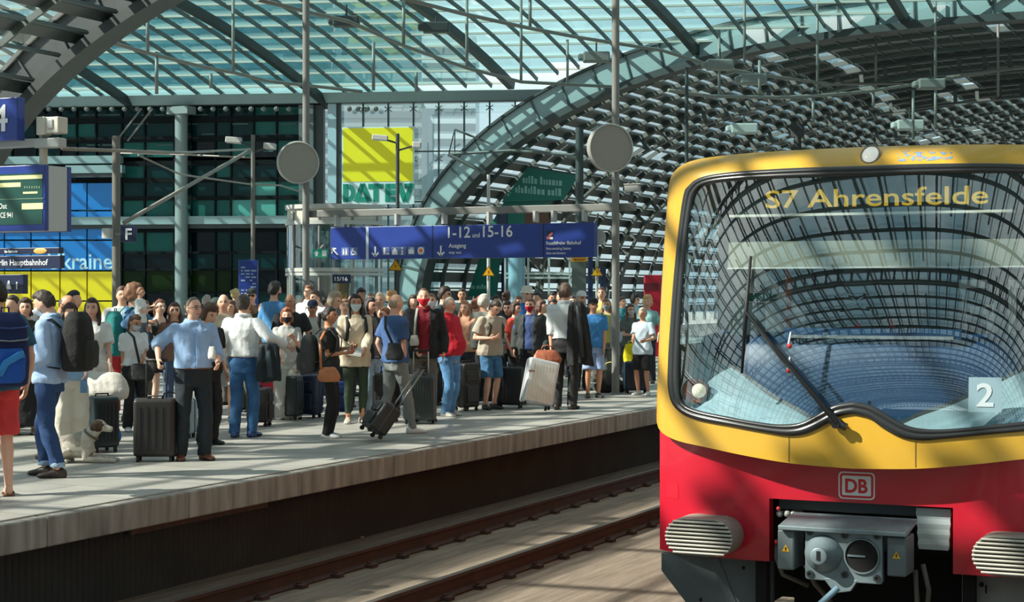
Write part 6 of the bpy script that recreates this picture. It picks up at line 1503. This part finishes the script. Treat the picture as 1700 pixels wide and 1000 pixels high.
# ------------------------------------------------------------------ the waiting crowd, front row
BK = (24, 25, 27)
random.seed(21)
f1 = person('man in red shorts and teal t-shirt with a blue backpack at the left edge', -6, 0, 466, -148, foot=824, shirt=('tee', (40, 92, 116), 0.86), pants=('shorts', (206, 58, 62)), bare=True, shoes=(96, 62, 44), hair=('short', (34, 28, 26)))
bp1 = backpack(f1, 'blue and navy backpack worn by the man in red shorts', (20, 38, 84), (24, 84, 176), y=-0.23, zc_=1.20, w=0.36, h=0.60, d=0.24)
for z, c in ((0.10, (120, 128, 132)), (0.20, (40, 60, 110))): MB().tube([(-0.17, -0.02, z), (-0.13, -0.128, z - 0.02), (0.0, -0.142, z - 0.03), (0.13, -0.128, z - 0.02), (0.17, -0.02, z)], [(0.014, 0.006)] * 5, 8).build('compression_strap', fab(c), bp1, smooth=True)
MB().tube([(-0.10, -0.175, -0.20), (-0.05, -0.19, -0.10), (0.06, -0.182, -0.04), (0.10, -0.16, -0.03)], [(0.030, 0.008)] * 4, 8).build('trim_stripe', fab((56, 140, 214)), bp1, smooth=True)
f2 = person('man in light blue shirt and cuffed jeans looking down at left', 82, 0, 481, -98, foot=792, shirt=('shirt', (158, 186, 222), 0.88), pants=('cuffed', (34, 66, 112)), shoes=(52, 38, 32), hair=('short', (52, 40, 34)), head=(0, -24), mask=(222, 228, 232), R=(36, 596, 0.12), L=(44, 606, -0.12), feet=((0.09, 0.10), (-0.09, -0.10)))
backpack(f2, 'large black backpack worn by the man in cuffed jeans', (22, 24, 24), (34, 38, 36), y=-0.25, zc_=1.27, w=0.36, h=0.56, d=0.26)
person('bald bearded man with glasses behind the large black backpack', 105, 19.5, 487, 65, shirt=('tee', BK), pants=('trousers', BK), hair=('bald', (70, 54, 44)), beard=(60, 44, 36), glasses=True, head=(0, -26), skin='tan', det=0.5)
person('woman in blue top and cream wide trousers holding a phone', 116, 18.5, 506, 30, 'f', shirt=('rolled', (140, 180, 215), 0.88), pants=('wide', (214, 208, 192)), shoes=(190, 180, 165), hair=('bob', (60, 42, 34)), L=(143, 634, -0.35), R=(112, 600, -0.1), det=0.5)
f5 = person('woman with long brown hair in a white dress beside the white bag', 153, 20.3, 497, 4, 'f', shirt=('tee', (222, 224, 220), 0.55, 0.012), pants=None, shoes=(180, 160, 140), hair=('long', (52, 34, 27)), R=(136, 596, -0.25), L=(184, 616, -0.1), skin='light')
person('woman in a long black skirt and sandals behind the cuffed jeans', 42, 0, 497, 15, 'f', foot=722, shirt=('tee', BK), pants=('skirt', (20, 20, 22), 0.12), bare=True, shoes=(80, 60, 48), hair=('bob', (64, 44, 34)), det=0.5)
person('dark haired man seen between the two backpack wearers at left', 22, 22.5, 492, -30, shirt=('tee', (120, 140, 150)), pants=('trousers', BK), hair=('short', (60, 48, 40)), det=0)
person('man with grey cap behind the head of the light blue shirt', 66, 23.2, 489, 140, shirt=('tee', (60, 66, 70)), pants=('trousers', BK), hair=('buzz', (60, 50, 44)), cap=((150, 152, 150), 'cap'), det=0)
person('dark haired man behind the bald bearded man', 121, 21.6, 484, 75, shirt=('tee', (46, 48, 52)), pants=('trousers', BK), hair=('short', (26, 26, 30)), det=0)
f7 = person('small woman in white t-shirt and black trousers looking down at her phone', 222, 0, 521, 35, 'f', foot=716, shirt=('tee', (222, 226, 228), 0.98), pants=('trousers', (26, 27, 29)), shoes=(222, 224, 224), hair=('pony', (86, 62, 48)), mask=(196, 212, 220), head=(-10, -22), R=(206, 634, -0.05), L=(238, 598, -0.2), skin='tan')
soft_bag('shoulder_bag', 'black shoulder bag at the hip of the small woman in white t-shirt', 'bag', at(234, 632, 21.6), 0.30, 0.20, 0.10, (40, 42, 42), strapto=[at(232, 606, 21.6), at(222, 560, 21.6), at(210, 548, 21.8)], handle=0)
f8 = person('red haired woman in black tank top with glasses', 265, 24.6, 498, 42, 'f', shirt=('tank', BK, 0.66), pants=None, shoes=(30, 30, 30), hair=('pony', (126, 74, 52)), glasses=True, R=(284, 560, -0.2), L=(292, 566, -0.1), skin='pale')
person('man in white t-shirt and red trousers with a dark strap at left', 203, 25.0, 477, 18, shirt=('tee', (222, 224, 222)), pants=('trousers', (180, 40, 44)), hair=('short', (92, 66, 52)), det=0.5)
f10 = person('woman in denim shirt holding up a child, teal backpack on her back', 221, 23.6, 475, 125, 'f', shirt=('long', (112, 152, 196)), pants=('jeans', (50, 70, 100)), hair=('curly', (132, 92, 68)), R=(236, 545, -0.2), L=(240, 540, 0.2), det=0.5)
backpack(f10, 'teal backpack worn by the woman in denim shirt', (24, 120, 118), (20, 70, 110), y=-0.24, zc_=1.14, w=0.32, h=0.58, d=0.22)
person('child in white t-shirt held up with outstretched arms', 233, 23.3, 478, 75, 'f', shirt=('tee', (220, 228, 228)), pants=('trousers', (90, 100, 120)), shoes=(200, 200, 200), hair=('short', (150, 108, 82)), R=(254, 513, -0.05), L=(253, 508, 0.15), zbase=0.86, det=0.5, name='child')
f12 = person('man in light blue shirt and dark trousers with his hand on a black suitcase', 320, 0, 495, 26, foot=764, shirt=('rolled', (152, 184, 224), 1.0, 0.008), pants=('trousers', (28, 38, 46)), shoes=(118, 66, 42), hair=('receding', (122, 108, 96)), glasses=True, belt=(112, 60, 40), head=(-26, 2), R=(263, 598, -0.12), L=(362, 604, -0.16), grip='R', build=1.10, belly=0.05, feet=((0.13, 0.0), (-0.12, 0.06)))
o = soft_bag('paper_cup', 'white paper cup held at the belt of the man in dark trousers', 'cup', at(352, 596, 17.9), 0.07, 0.12, 0.07, (222, 222, 216), handle=0)
f13 = person('man in white shirt and jeans seen from behind, pointing to the right', 404, 0, 491, 168, foot=726, shirt=('shirt', (222, 227, 228), 1.0, 0.010), pants=('jeans', (56, 104, 154)), shoes=(70, 100, 160), hair=('short', (72, 62, 54)), belt=(126, 66, 44), R=(474, 574, -0.05), L=(371, 604, 0.0), feet=((0.10, 0.06), (-0.09, -0.06)))
drape('carried_jacket', 'dark jacket hanging over the arm of the pointing man', 'jacket', at(446, 634, 20.75), 0.30, 0.46, 0.15, (30, 42, 48), folds=4, top=0.8, seed=2)
person('man in beige t-shirt and grey shorts behind the pointing man', 371, 0, 489, 10, foot=702, shirt=('tee', (172, 160, 142)), pants=('shorts', (142, 146, 146)), shoes=(90, 92, 94), hair=('bald', (120, 100, 84)), det=0.5)
person('curly brown haired youth in black between the two shirted men', 345, 19.9, 507, 50, shirt=('tee', BK), pants=('trousers', BK), hair=('curly', (84, 58, 42)), head=(0, -18), det=0.5)
f16 = person('woman in light grey clothes and black mask with her hand at her chin', 476, 0, 513, 8, 'f', foot=697, shirt=('tee', (178, 180, 176), 0.90), pants=('wide', (172, 176, 170)), shoes=(206, 206, 202), hair=('bob', (148, 88, 58)), mask=(30, 30, 32), R=(466, 594, -0.3), L=(487, 562, -0.22))
person('balding man in black t-shirt behind the woman with the black mask', 482, 25.6, 489, -12, shirt=('tee', (26, 29, 32)), pants=('trousers', BK), hair=('bald', (156, 146, 134)), skin='tan', build=1.1, det=0.5)
person('tall dark haired man in blue denim shirt turned away', 456, 27.5, 470, 138, shirt=('long', (72, 132, 182), 0.88), pants=('jeans', (40, 60, 90)), hair=('thick', (40, 36, 34)), beard=(44, 36, 32), det=0.5)
f19 = person('woman in black with tan handbag and white sneakers facing right', 546, 0, 511, 82, 'f', foot=727, shirt=('tee', (34, 36, 36), 0.92), pants=('trousers', (22, 22, 24)), shoes=(216, 222, 226), hair=('pony', (30, 26, 25)), R=(574, 586, -0.05), L=(580, 578, 0.2), skin='tan')
backpack(f19, 'grey backpack worn by the woman in black with the tan handbag', (66, 70, 70), (84, 88, 88), y=-0.27, zc_=1.13, w=0.32, h=0.52, d=0.24)
soft_bag('handbag', 'tan leather handbag hanging at the hip of the woman in black', 'bag', at(546, 634, 20.4), 0.26, 0.16, 0.08, (188, 118, 70), ANG - 0.2, 'leather', handle=0, strapto=[at(533, 612, 20.4), at(531, 565, 20.5), at(542, 545, 20.8)])
f20 = person('woman in long beige blouse and green leggings with a white mask', 590, 0, 490, 14, 'f', foot=703, shirt=('long', (202, 188, 164), 0.78, 0.016), pants=('leggings', (42, 58, 42)), shoes=(188, 176, 160), hair=('long', (26, 23, 23)), mask=(206, 228, 232), R=(572, 583, -0.28), L=(606, 582, -0.28), skin='tan')
backpack(f20, 'black backpack on the woman in the beige blouse', (30, 32, 34), None, y=-0.22, zc_=1.24, w=0.34, h=0.42, d=0.18)
t = thing('paper', 'white papers held by the woman in beige blouse', 'paper', at(586, 584, 22.75), ANG); mb = MB(); mb.box((0, 0, 0), (0.24, 0.16, 0.012)); mb.box((0.01, 0.01, 0.010), (0.22, 0.15, 0.006)); o = mb.build('sheets', M_pap, t); o.rotation_euler = (0.7, 0.15, 0)
person('woman in black cardigan and pale jeans behind the beige blouse', 614, 24.6, 496, 55, 'f', shirt=('tee', (96, 98, 96)), pants=('jeans', (146, 170, 184)), jacket=((26, 26, 28), 0.86), shoes=(200, 200, 200), hair=('long', (32, 28, 27)), det=0.5)
person('older woman with white blond hair and pink blouse', 631, 28.0, 487, -5, 'f', shirt=('tee', (222, 192, 176)), pants=('trousers', (150, 130, 120)), hair=('short', (216, 200, 172)), det=0.5)
f22 = person('bald man in blue t-shirt walking away with a trolley case', 656, 0, 489, 128, foot=721, shirt=('tee', (62, 94, 142), 0.90), pants=('slim', (130, 137, 136)), shoes=(206, 208, 208), hair=('bald', (172, 152, 132)), R=(672, 612, -0.08), L=(640, 600, 0.2), grip='R', feet=((0.07, 0.24), (-0.07, -0.24)))
soft_bag('shoulder_bag', 'small black shoulder bag on the back of the bald man in blue', 'bag', at(655, 598, 21.0), 0.20, 0.20, 0.09, (36, 40, 44), handle=0, strapto=[at(652, 572, 21.0), at(640, 545, 21.05), at(640, 525, 21.15)])
f23 = person('man in dark red shirt and black jacket with a bright red mask', 703, 23.6, 480, 6, shirt=('polo', (132, 24, 40)), pants=('trousers', (104, 102, 96)), jacket=((26, 29, 31), 0.84), shoes=(50, 46, 42), hair=('receding', (98, 72, 56)), mask=(216, 30, 54), R=(691, 580, -0.32), grip='R')
f24 = person('stout man in red polo shirt and blue jeans, hand in his pocket', 745, 0, 494, 62, foot=691, shirt=('polo', (192, 24, 46), 0.90, 0.010), pants=('jeans', (86, 136, 184)), shoes=(150, 152, 150), hair=('buzz', (160, 152, 140)), R=(747, 590, -0.10), L=(758, 592, 0.15), build=1.14, belly=0.12)
f25 = person('man in beige t-shirt and denim shorts looking down', 814, 0, 497, 38, foot=680, shirt=('tee', (170, 160, 144), 0.86, 0.012), pants=('jshorts', (62, 108, 146)), shoes=(32, 34, 36), hair=('short', (60, 48, 40)), head=(-6, -30), lean=5, R=(812, 562, -0.24), L=(826, 560, -0.28), build=1.06)
backpack(f25, 'dark grey backpack hanging behind the man in denim shorts', (60, 68, 68), (38, 42, 44), y=-0.30, zc_=1.16, w=0.30, h=0.46, d=0.20)
person('grey haired person turned away behind the man in denim shorts', 803, 28.0, 491, 140, shirt=('tee', (150, 150, 140)), pants=('trousers', BK), hair=('thick', (196, 190, 178)), det=0.5)
f26 = person('man in dark open jacket and navy shirt with dark red mask', 880, 27.4, 496, -14, shirt=('tee', (60, 80, 128)), pants=('trousers', (30, 31, 33)), jacket=((50, 56, 56), 0.80), hair=('short', (104, 78, 62)), mask=(182, 20, 42), det=0.5)
person('woman in orange red top beside the dark open jacket', 855, 28.6, 503, 60, 'f', shirt=('tee', (228, 84, 68)), pants=('trousers', BK), hair=('bob', (70, 50, 40)), det=0.5)
f28 = person('tall man in white shirt and black trousers seen from behind', 938, 0, 473, 164, foot=680, shirt=('rolled', (214, 224, 226), 1.0, 0.008), pants=('trousers', (40, 41, 43)), shoes=(46, 36, 30), hair=('thick', (86, 68, 56)), L=(915, 590, -0.05), R=(0.10, 0.20, 1.36), grip='LR', feet=((0.10, 0.03), (-0.10, -0.08)))
drape('suit_jacket', 'black suit jacket slung over the shoulder of the tall man', 'jacket', at(964, 606, 25.75), 0.40, 0.95, 0.17, (32, 35, 36), folds=5, top=0.55, lean=(-0.06, 0.04), seed=4)
f29 = person('man in blue t-shirt, light blue shorts and black cap', 985, 0, 497, 8, foot=661, shirt=('tee', (58, 130, 192)), pants=('shorts', (142, 166, 204)), shoes=(34, 32, 36), hair=('buzz', (40, 34, 30)), cap=((34, 34, 36), 'cap'), skin='tan', L=(1003, 586, -0.1), det=1)
person('person in white baseball cap behind the black suit jacket', 965, 31.0, 485, 25, shirt=('tee', (50, 54, 56)), pants=('trousers', BK), hair=('buzz', (90, 70, 54)), cap=((226, 228, 230), 'cap'), det=0.5)
person('woman in yellow top and pale cardigan with lowered mask', 1007, 31.6, 497, -8, 'f', shirt=('tee', (224, 216, 112)), pants=('trousers', (120, 130, 120)), jacket=((196, 208, 214), 0.80), hair=('long', (150, 112, 84)), mask=(150, 176, 184), det=0.5)
person('long haired woman in dark grey t-shirt beside the yellow bag', 1047, 31.2, 506, 10, 'f', shirt=('tee', (92, 104, 100)), pants=('trousers', (60, 66, 64)), hair=('long', (100, 64, 48)), mask=(200, 206, 206), R=(1048, 556, -0.3), L=(1056, 560, -0.3), det=0.5)
person('grey haired woman in pale blue t-shirt and black shorts next to the train', 1067, 29.6, 512, -30, 'f', shirt=('tee', (178, 198, 210), 0.82), pants=('shorts', (24, 25, 27)), shoes=(190, 190, 186), hair=('short', (176, 170, 162)), R=(1050, 566, -0.25), L=(1072, 566, -0.3), skin='tan', build=1.06, det=0.5)

# ------------------------------------------------------------------ the crowd behind: column, head row, depth, turn, sex, hair, shirt, label
BG = [
 (290, 503, 23.5, 20, 'f', ('long', (76, 50, 38)), (120, 90, 76), 'brown haired woman behind the glasses of the man in light blue shirt', {}),
 (343, 491, 33, 150, 'm', ('short', (170, 160, 148)), (130, 136, 140), 'grey haired man far behind the curly haired youth', {}),
 (357, 496, 29, 60, 'm', ('buzz', (50, 44, 40)), (180, 196, 210), 'person in dark green cap right of the curly haired youth', dict(cap=((40, 62, 62), 'cap'))),
 (384, 501, 27, -20, 'f', ('bob', (120, 84, 62)), (180, 150, 130), 'woman whose face shows left of the pointing man', {}),
 (391, 480, 36, 150, 'f', ('bun', (206, 184, 130)), (90, 110, 100), 'blond woman with a bun in front of the timetable board', {}),
 (418, 481, 31, 10, 'm', ('buzz', (40, 36, 34)), (60, 52, 46), 'man with dark cap and sunglasses in front of the timetable board', dict(cap=((48, 58, 60), 'cap'), glasses='sun')),
 (412, 504, 25.5, -60, 'f', ('short', (150, 104, 72)), (190, 140, 110), 'brown haired woman right behind the shoulder of the pointing man', {}),
 (436, 505, 30, 20, 'm', ('short', (110, 80, 60)), (150, 110, 96), 'man behind the back of the blue denim shirt', {}),
 (501, 494, 38, 10, 'm', ('bald', (150, 120, 100)), (170, 120, 110), 'small distant bald man left of the white shirted pair', {}),
 (513, 475, 31, -25, 'm', ('short', (128, 84, 62)), (226, 228, 226), 'tall red brown haired man in white shirt', {}),
 (526, 483, 29.5, -40, 'm', ('short', (84, 62, 52)), (218, 224, 226), 'man in white shirt with sunlit forehead, right of the red brown haired man', {}),
 (519, 500, 26, 8, 'm', ('buzz', (40, 34, 30)), (190, 196, 190), 'person in navy cap in front of the white shirted pair', dict(cap=((30, 42, 70), 'cap'), skin='tan')),
 (539, 493, 33, 100, 'm', ('short', (36, 32, 30)), (70, 74, 80), 'dark haired man behind the ponytail of the woman in black', {}),
 (555, 488, 27.5, 60, 'f', ('curly', (164, 148, 128)), (110, 112, 110), 'woman with grey blond curls above the woman in black', {}),
 (572, 498, 26.5, 10, 'm', ('short', (150, 112, 88)), (226, 226, 222), 'man in white collar left of the white mask', {}),
 (584, 490, 29.5, 80, 'm', ('bald', (160, 130, 108)), (214, 222, 226), 'bald man left above the white mask', {}),
 (599, 480, 33, 30, 'm', ('thick', (28, 26, 26)), (60, 50, 46), 'tall black haired man behind the white mask', dict(skin='tan')),
 (617, 487, 36, 0, 'f', ('short', (150, 120, 100)), (190, 170, 160), 'distant person left of the white blond woman', {}),
 (650, 482, 27.0, 150, 'f', ('bun', (196, 150, 100)), (220, 170, 140), 'blond woman with tied hair behind the bald head in blue', {}),
 (641, 511, 25.0, -60, 'f', ('short', (124, 78, 52)), (200, 160, 140), 'brown haired woman left of the bald head in blue', {}),
 (716, 489, 27.0, 0, 'f', ('short', (140, 100, 70)), (150, 170, 200), 'woman in white mask right of the bright red mask', dict(mask=(220, 228, 236))),
 (737, 478, 29.0, 70, 'm', ('thick', (60, 48, 42)), (50, 60, 62), 'dark haired man behind the man in red polo', {}),
 (767, 480, 35, 0, 'm', ('short', (40, 34, 32)), (40, 60, 62), 'distant dark haired man in dark green left of the banner', dict(skin='tan')),
 (772, 500, 27.0, -20, 'f', ('long', (170, 126, 90)), (200, 150, 120), 'fair haired woman right of the red polo', {}),
 (789, 497, 28.6, 150, 'f', ('bun', (150, 100, 72)), (70, 120, 110), 'woman with brown bun and green top left of the grey haired person', {}),
 (797, 491, 33, 120, 'f', ('short', (160, 80, 66)), (120, 110, 100), 'red haired person behind the brown bun', {}),
 (824, 492, 32, 30, 'm', ('short', (40, 34, 32)), (60, 60, 64), 'dark haired man right behind the grey haired person', {}),
 (841, 484, 33, 150, 'f', ('bun', (66, 46, 38)), (60, 54, 54), 'dark haired woman with tied hair left of the bucket hat', {}),
 (843, 502, 29.2, -10, 'f', ('bob', (44, 36, 34)), (44, 46, 50), 'woman in black whose face shows above the orange red top', {}),
 (874, 477, 31, 30, 'm', ('buzz', (120, 90, 70)), (40, 110, 180), 'person in cream bucket hat and blue shirt', dict(cap=((226, 222, 204), 'bucket'))),
 (892, 486, 34, -30, 'm', ('short', (44, 38, 34)), (180, 180, 176), 'dark haired man right of the bucket hat', {}),
 (898, 500, 29.5, 60, 'f', ('bob', (90, 64, 50)), (210, 170, 150), 'woman behind the shoulder of the dark open jacket', {}),
 (916, 486, 35, 10, 'm', ('short', (30, 27, 26)), (60, 100, 170), 'distant man with dark hair and blue top left of the tall man', dict(skin='tan')),
 (918, 498, 32.8, 10, 'm', ('short', (36, 30, 28)), (190, 180, 160), 'dark bearded man left of the tall man in white shirt', dict(skin='brown', beard=(34, 28, 26))),
 (930, 486, 37, -10, 'm', ('short', (110, 80, 62)), (150, 120, 110), 'far brown haired man just left of the head of the tall man', {}),
 (999, 478, 34, -10, 'f', ('bun', (112, 78, 60)), (222, 216, 120), 'tall woman with a high bun left of the right disc pole', {}),
 (1033, 494, 36, 30, 'm', ('short', (90, 60, 50)), (40, 110, 120), 'person in teal top right behind the disc pole', {}),
 (1054, 490, 38.5, 60, 'm', ('curly', (34, 30, 30)), (150, 190, 196), 'person with black curls in front of the red machine', {}),
 (1075, 493, 33.5, -20, 'f', ('curly', (216, 176, 122)), (130, 180, 180), 'blond curly person in pale teal above the pale blue t-shirt', {}),
 (240, 500, 28, 40, 'm', ('short', (120, 90, 70)), (70, 110, 150), 'man partly hidden behind the child in white', {}),
 (313, 500, 31, 10, 'm', ('short', (60, 48, 42)), (80, 90, 96), 'dark haired man behind the head of the man in light blue shirt', {}),
 (686, 492, 31, 20, 'f', ('bob', (70, 52, 44)), (150, 120, 110), 'woman behind the shoulder of the bright red mask', {}),
 (860, 493, 36.8, 20, 'f', ('bob', (110, 80, 64)), (120, 90, 90), 'far woman between the orange red top and the bucket hat', {}),
 (950, 492, 36, 0, 'm', ('short', (70, 56, 48)), (90, 100, 110), 'far man hidden by the head of the tall man in white shirt', {}),
]
for x, tp, zc, phi, sx, hr, sc, lab, kw in BG:
    kw = dict(kw); lx_ = random.choice((None, 'm'))
    person(lab, x, zc, tp, phi, sx, shirt=(random.choice(('tee', 'tee', 'shirt')), sc), pants=(random.choice(('jeans', 'trousers')), random.choice(((40, 44, 52), (60, 80, 110), (90, 86, 80)))), hair=hr, det=0, build=random.uniform(0.94, 1.06), head=(random.uniform(-10, 10), random.uniform(-8, 6)), **kw)

# ------------------------------------------------------------------ luggage
suitcase('black upright suitcase gripped by the man in light blue shirt and dark trousers', 258, 766, 0.43, 0.60, 0.26, (34, 32, 31), 4, True, 0.40, 5, trim=(60, 58, 56), hcol=(90, 88, 86), rough=0.45)
suitcase('dark green black suitcase standing behind the dog', 169, 750, 0.30, 0.56, 0.36, (24, 42, 46), 32, True, 0, 6)
suitcase('dark teal suitcase half hidden left behind the dog', 138, 741, 0.32, 0.56, 0.22, (30, 54, 58), 5, True, 0, 6)
suitcase('red ribbed suitcase behind the jeans of the pointing man', 448, 691, 0.40, 0.58, 0.24, (178, 34, 58), 10, True, 0, 9, trim=(120, 24, 40))
suitcase('narrow black suitcase standing in front of the red ribbed suitcase', 431, 708, 0.24, 0.46, 0.30, (26, 24, 26), 78, False, 0)
suitcase('dark green suitcase left of the navy suitcase', 480, 697, 0.24, 0.56, 0.34, (30, 40, 42), 70, True, 0, 5)
suitcase('large navy fabric suitcase with bags on top', 509, 694, 0.40, 0.56, 0.28, (14, 30, 58), -18, False, 0, trim=(30, 50, 84))
suitcase('dark grey ribbed suitcase with raised handle held by the man in red mask', 697, 704, 0.42, 0.60, 0.27, (46, 54, 54), -8, True, 0.33, 9, trim=(90, 94, 92), hcol=(190, 190, 186))
suitcase('black suitcase right behind the man in red polo', 774, 682, 0.30, 0.66, 0.30, (28, 26, 26), 40, False, 0)
suitcase('black suitcase standing between the denim shorts and the silver suitcase', 847, 678, 0.40, 0.58, 0.26, (14, 17, 22), -10, True, 0, 6)
M_silver = mat('silver case', S(214, 220, 222), 0.32, 0.35, noise_amt=0.06, noise_scale=8)
sv = suitcase('silver suitcase tilted towards the tall man in white shirt', 888, 686, 0.46, 0.66, 0.24, (214, 220, 222), 14, True, 0, 8, trim=(130, 134, 136), spec_mat=M_silver)
sv.rotation_euler = (radians(-8), radians(13), ANG + radians(14)); sv.location.z = 0.075
bl_ = thing('luggage_tag', 'small brown tag on the upper corner of the silver suitcase', 'tag', at(883, 616, 25.0), ANG); MB().box((0, 0, 0), (0.09, 0.012, 0.035)).build('tag', mat('tag brown', S(150, 120, 104), 0.6), bl_, bevel=0.004)
suitcase('navy suitcase beside the train in front of the yellow bag', 1056, 653, 0.42, 0.50, 0.24, (20, 38, 58), 8, True, 0, 6, trim=(50, 64, 76))
suitcase('small blue suitcase behind the green leggings', 570, 690, 0.26, 0.44, 0.22, (16, 50, 110), 10, False, 0)
suitcase('black suitcase behind the legs of the walking bald man', 641, 700, 0.36, 0.60, 0.24, (22, 22, 24), 12, False, 0)
suitcase('pale blue grey case behind the dark trousers', 304, 727, 0.30, 0.42, 0.22, (160, 186, 196), -12, True, 0, 5)
tr = suitcase('black wheeled trolley case pulled by the bald man in blue', 614, 733, 0.40, 0.36, 0.24, (40, 44, 46), -68, False, 0.60, trim=(70, 74, 76), hcol=(150, 154, 154))
tr.rotation_euler = (radians(-36), 0, ANG + radians(-68)); tr.location.z = 0.085
soft_bag('tote_bag', 'white cloth bag on the suitcase beside the woman in white dress', 'bag', at(170, 664, 19.45), 0.58, 0.30, 0.24, (216, 212, 202), handle=0.14, sag=0.05, strapto=[at(150, 632, 19.5), at(140, 600, 19.75), at(146, 545, 20.1)])
soft_bag('carry_bag', 'brown leather bag resting on the silver suitcase', 'bag', at(908, 605, 25.4), 0.40, 0.20, 0.20, (152, 86, 60), ANG + 0.1, 'leather', handle=0.08)
soft_bag('carry_bag', 'large black bag standing by the light blue shorts', 'bag', ground(1013, 652), 0.52, 0.40, 0.26, (24, 26, 26), handle=0.14, slim=0.45, hcol=(214, 206, 130))
soft_bag('shopping_bag', 'yellow shopping bag above the navy suitcase', 'bag', at(1047, 603, 30.4), 0.24, 0.33, 0.14, (234, 216, 26), handle=0.06)
soft_bag('carry_bag', 'small bright blue bag on the floor right of the dark suitcase', 'bag', ground(190, 733), 0.14, 0.17, 0.13, (20, 104, 190), handle=0.03)
soft_bag('carry_bag', 'grey bag lying on the large navy suitcase', 'bag', at(510, 619, 23.2), 0.36, 0.20, 0.22, (98, 94, 88), handle=0.05)
soft_bag('shoulder_bag', 'grey shoulder bag of the man in bright red mask', 'bag', at(688, 574, 23.2), 0.12, 0.13, 0.06, (172, 170, 160), handle=0, strapto=[at(688, 558, 23.2), at(690, 530, 23.25), at(693, 512, 23.4)])
soft_bag('sports_bag', 'black bag leaning behind the red haired woman', 'bag', ground(282, 716), 0.44, 0.40, 0.26, (34, 38, 40), handle=0.1)
ph = thing('phone', 'dark phone in the hand of the small woman in white t-shirt', 'phone', at(208, 645, 21.85), ANG); MB().box((0, 0, 0), (0.075, 0.010, 0.15)).build('case', M_black, ph, bevel=0.006)
ph = thing('phone', 'blue phone held by the woman in cream trousers', 'phone', at(139, 641, 18.2), ANG); MB().box((0, 0, 0), (0.075, 0.010, 0.15)).build('case', mat('phone blue', S(90, 130, 170), 0.3), ph, bevel=0.006)

# ------------------------------------------------------------------ the dog
M_dogw = mat('dog white coat', S(204, 198, 184), 0.9, noise_amt=0.14, noise_scale=14, bump=0.8, bump_scale=70)
M_dogb = mat('dog brown coat', S(84, 66, 54), 0.9, noise_amt=0.3, noise_scale=16, bump=0.7, bump_scale=70)
M_dogs = mat('dog grey saddle', S(164, 156, 142), 0.9, noise_amt=0.25, noise_scale=16, bump=0.8, bump_scale=70)
dp = ground(128, 768); dog = thing('dog', 'white and brown dog lying on the platform behind the cuffed jeans', 'dog', dp, ANG); dog.scale = (0.80, 0.80, 0.80)
mb = MB()      # local axes: +x towards the head (right in the picture), +y away from the camera
mb.tube([(-0.36, 0.02, 0.15), (-0.24, 0.02, 0.19), (-0.05, 0, 0.215), (0.10, -0.01, 0.235), (0.20, -0.01, 0.26)], [(0.08, 0.11), (0.125, 0.145), (0.135, 0.16), (0.135, 0.18), (0.09, 0.13)], 18, 0, (0, 1, 0))
mb.tube([(0.10, -0.01, 0.27), (0.19, -0.01, 0.37), (0.25, -0.01, 0.44)], [0.115, 0.092, 0.078], 14)
mb.ball((0.285, -0.01, 0.475), (0.098, 0.082, 0.083), 16, 12); mb.tube([(0.32, -0.01, 0.465), (0.40, -0.01, 0.44), (0.465, -0.01, 0.425)], [0.060, 0.046, 0.034], 12); mb.ball((0.345, -0.01, 0.495), (0.04, 0.05, 0.03), 10, 8)
for sy in (-1, 1):
    mb.tube([(0.16, sy * 0.085, 0.17), (0.13, sy * 0.11, 0.055), (0.34, sy * 0.095, 0.040), (0.46, sy * 0.09, 0.032)], [0.070, 0.052, 0.038, 0.032], 12); mb.ball((0.485, sy * 0.09, 0.030), (0.055, 0.038, 0.030), 10, 8)
    mb.tube([(-0.27, sy * 0.09, 0.16), (-0.10, sy * 0.16, 0.13), (-0.25, sy * 0.17, 0.045), (-0.08, sy * 0.175, 0.030)], [0.105, 0.075, 0.045, 0.032], 12)
    mb.tube([(0.265, sy * 0.062 - 0.01, 0.535), (0.255, sy * 0.092 - 0.01, 0.505), (0.262, sy * 0.100 - 0.01, 0.43)], [(0.020, 0.012), (0.040, 0.012), (0.022, 0.008)], 8, 0, (1, 0, 0))
me = remesh(mb, 0.0105, 2, 'body'); c = centers(me); ix = np.zeros(len(c), dtype=np.int32)
nse = np.array([noise.noise(Vector(p) * 9) for p in c]); d_ = np.sqrt(((c[:, 0] - 0.255) / 0.095) ** 2 + ((c[:, 2] - 0.50) / 0.095) ** 2)
ix[(d_ + nse * 0.25 < 1.0) & (np.abs(c[:, 1] + 0.01) > 0.018 + 0.10 * np.maximum(0, c[:, 0] - 0.27))] = 1
ix[(c[:, 2] > 0.24 + nse * 0.08) & (c[:, 0] < 0.08) & (c[:, 0] > -0.33)] = 2
ix[(c[:, 0] < -0.33) & (nse > -0.2)] = 1
for sy in (-1, 1): ix[(((c[:, 0] - 0.355) / 0.013) ** 2 + ((c[:, 2] - 0.492) / 0.012) ** 2 + ((c[:, 1] + 0.01 - sy * 0.045) / 0.02) ** 2) < 1] = 3
ix[(c[:, 0] > 0.482) & (c[:, 2] > 0.41)] = 3
me.polygons.foreach_set('material_index', ix); put(me, 'body', [M_dogw, M_dogb, M_dogs, M_black], dog)
mb = MB(); mb.tube([(-0.40, 0.02, 0.14), (-0.50, 0.05, 0.09), (-0.56, 0.14, 0.05), (-0.52, 0.26, 0.035)], [0.035, 0.036, 0.032, 0.012], 10); put(remesh(mb, 0.010, 2), 'tail', M_dogb, dog)
mb = MB(); R = Matrix.Translation((0.185, -0.01, 0.365)) @ Matrix.Rotation(radians(36), 4, 'Y'); mb.lathe([(0.100, -0.014), (0.108, -0.014), (0.108, 0.014), (0.100, 0.014)], 22, 0, R, False); mb.build('collar', mat('collar dark', S(90, 84, 74), 0.6), dog, smooth=radians(40))
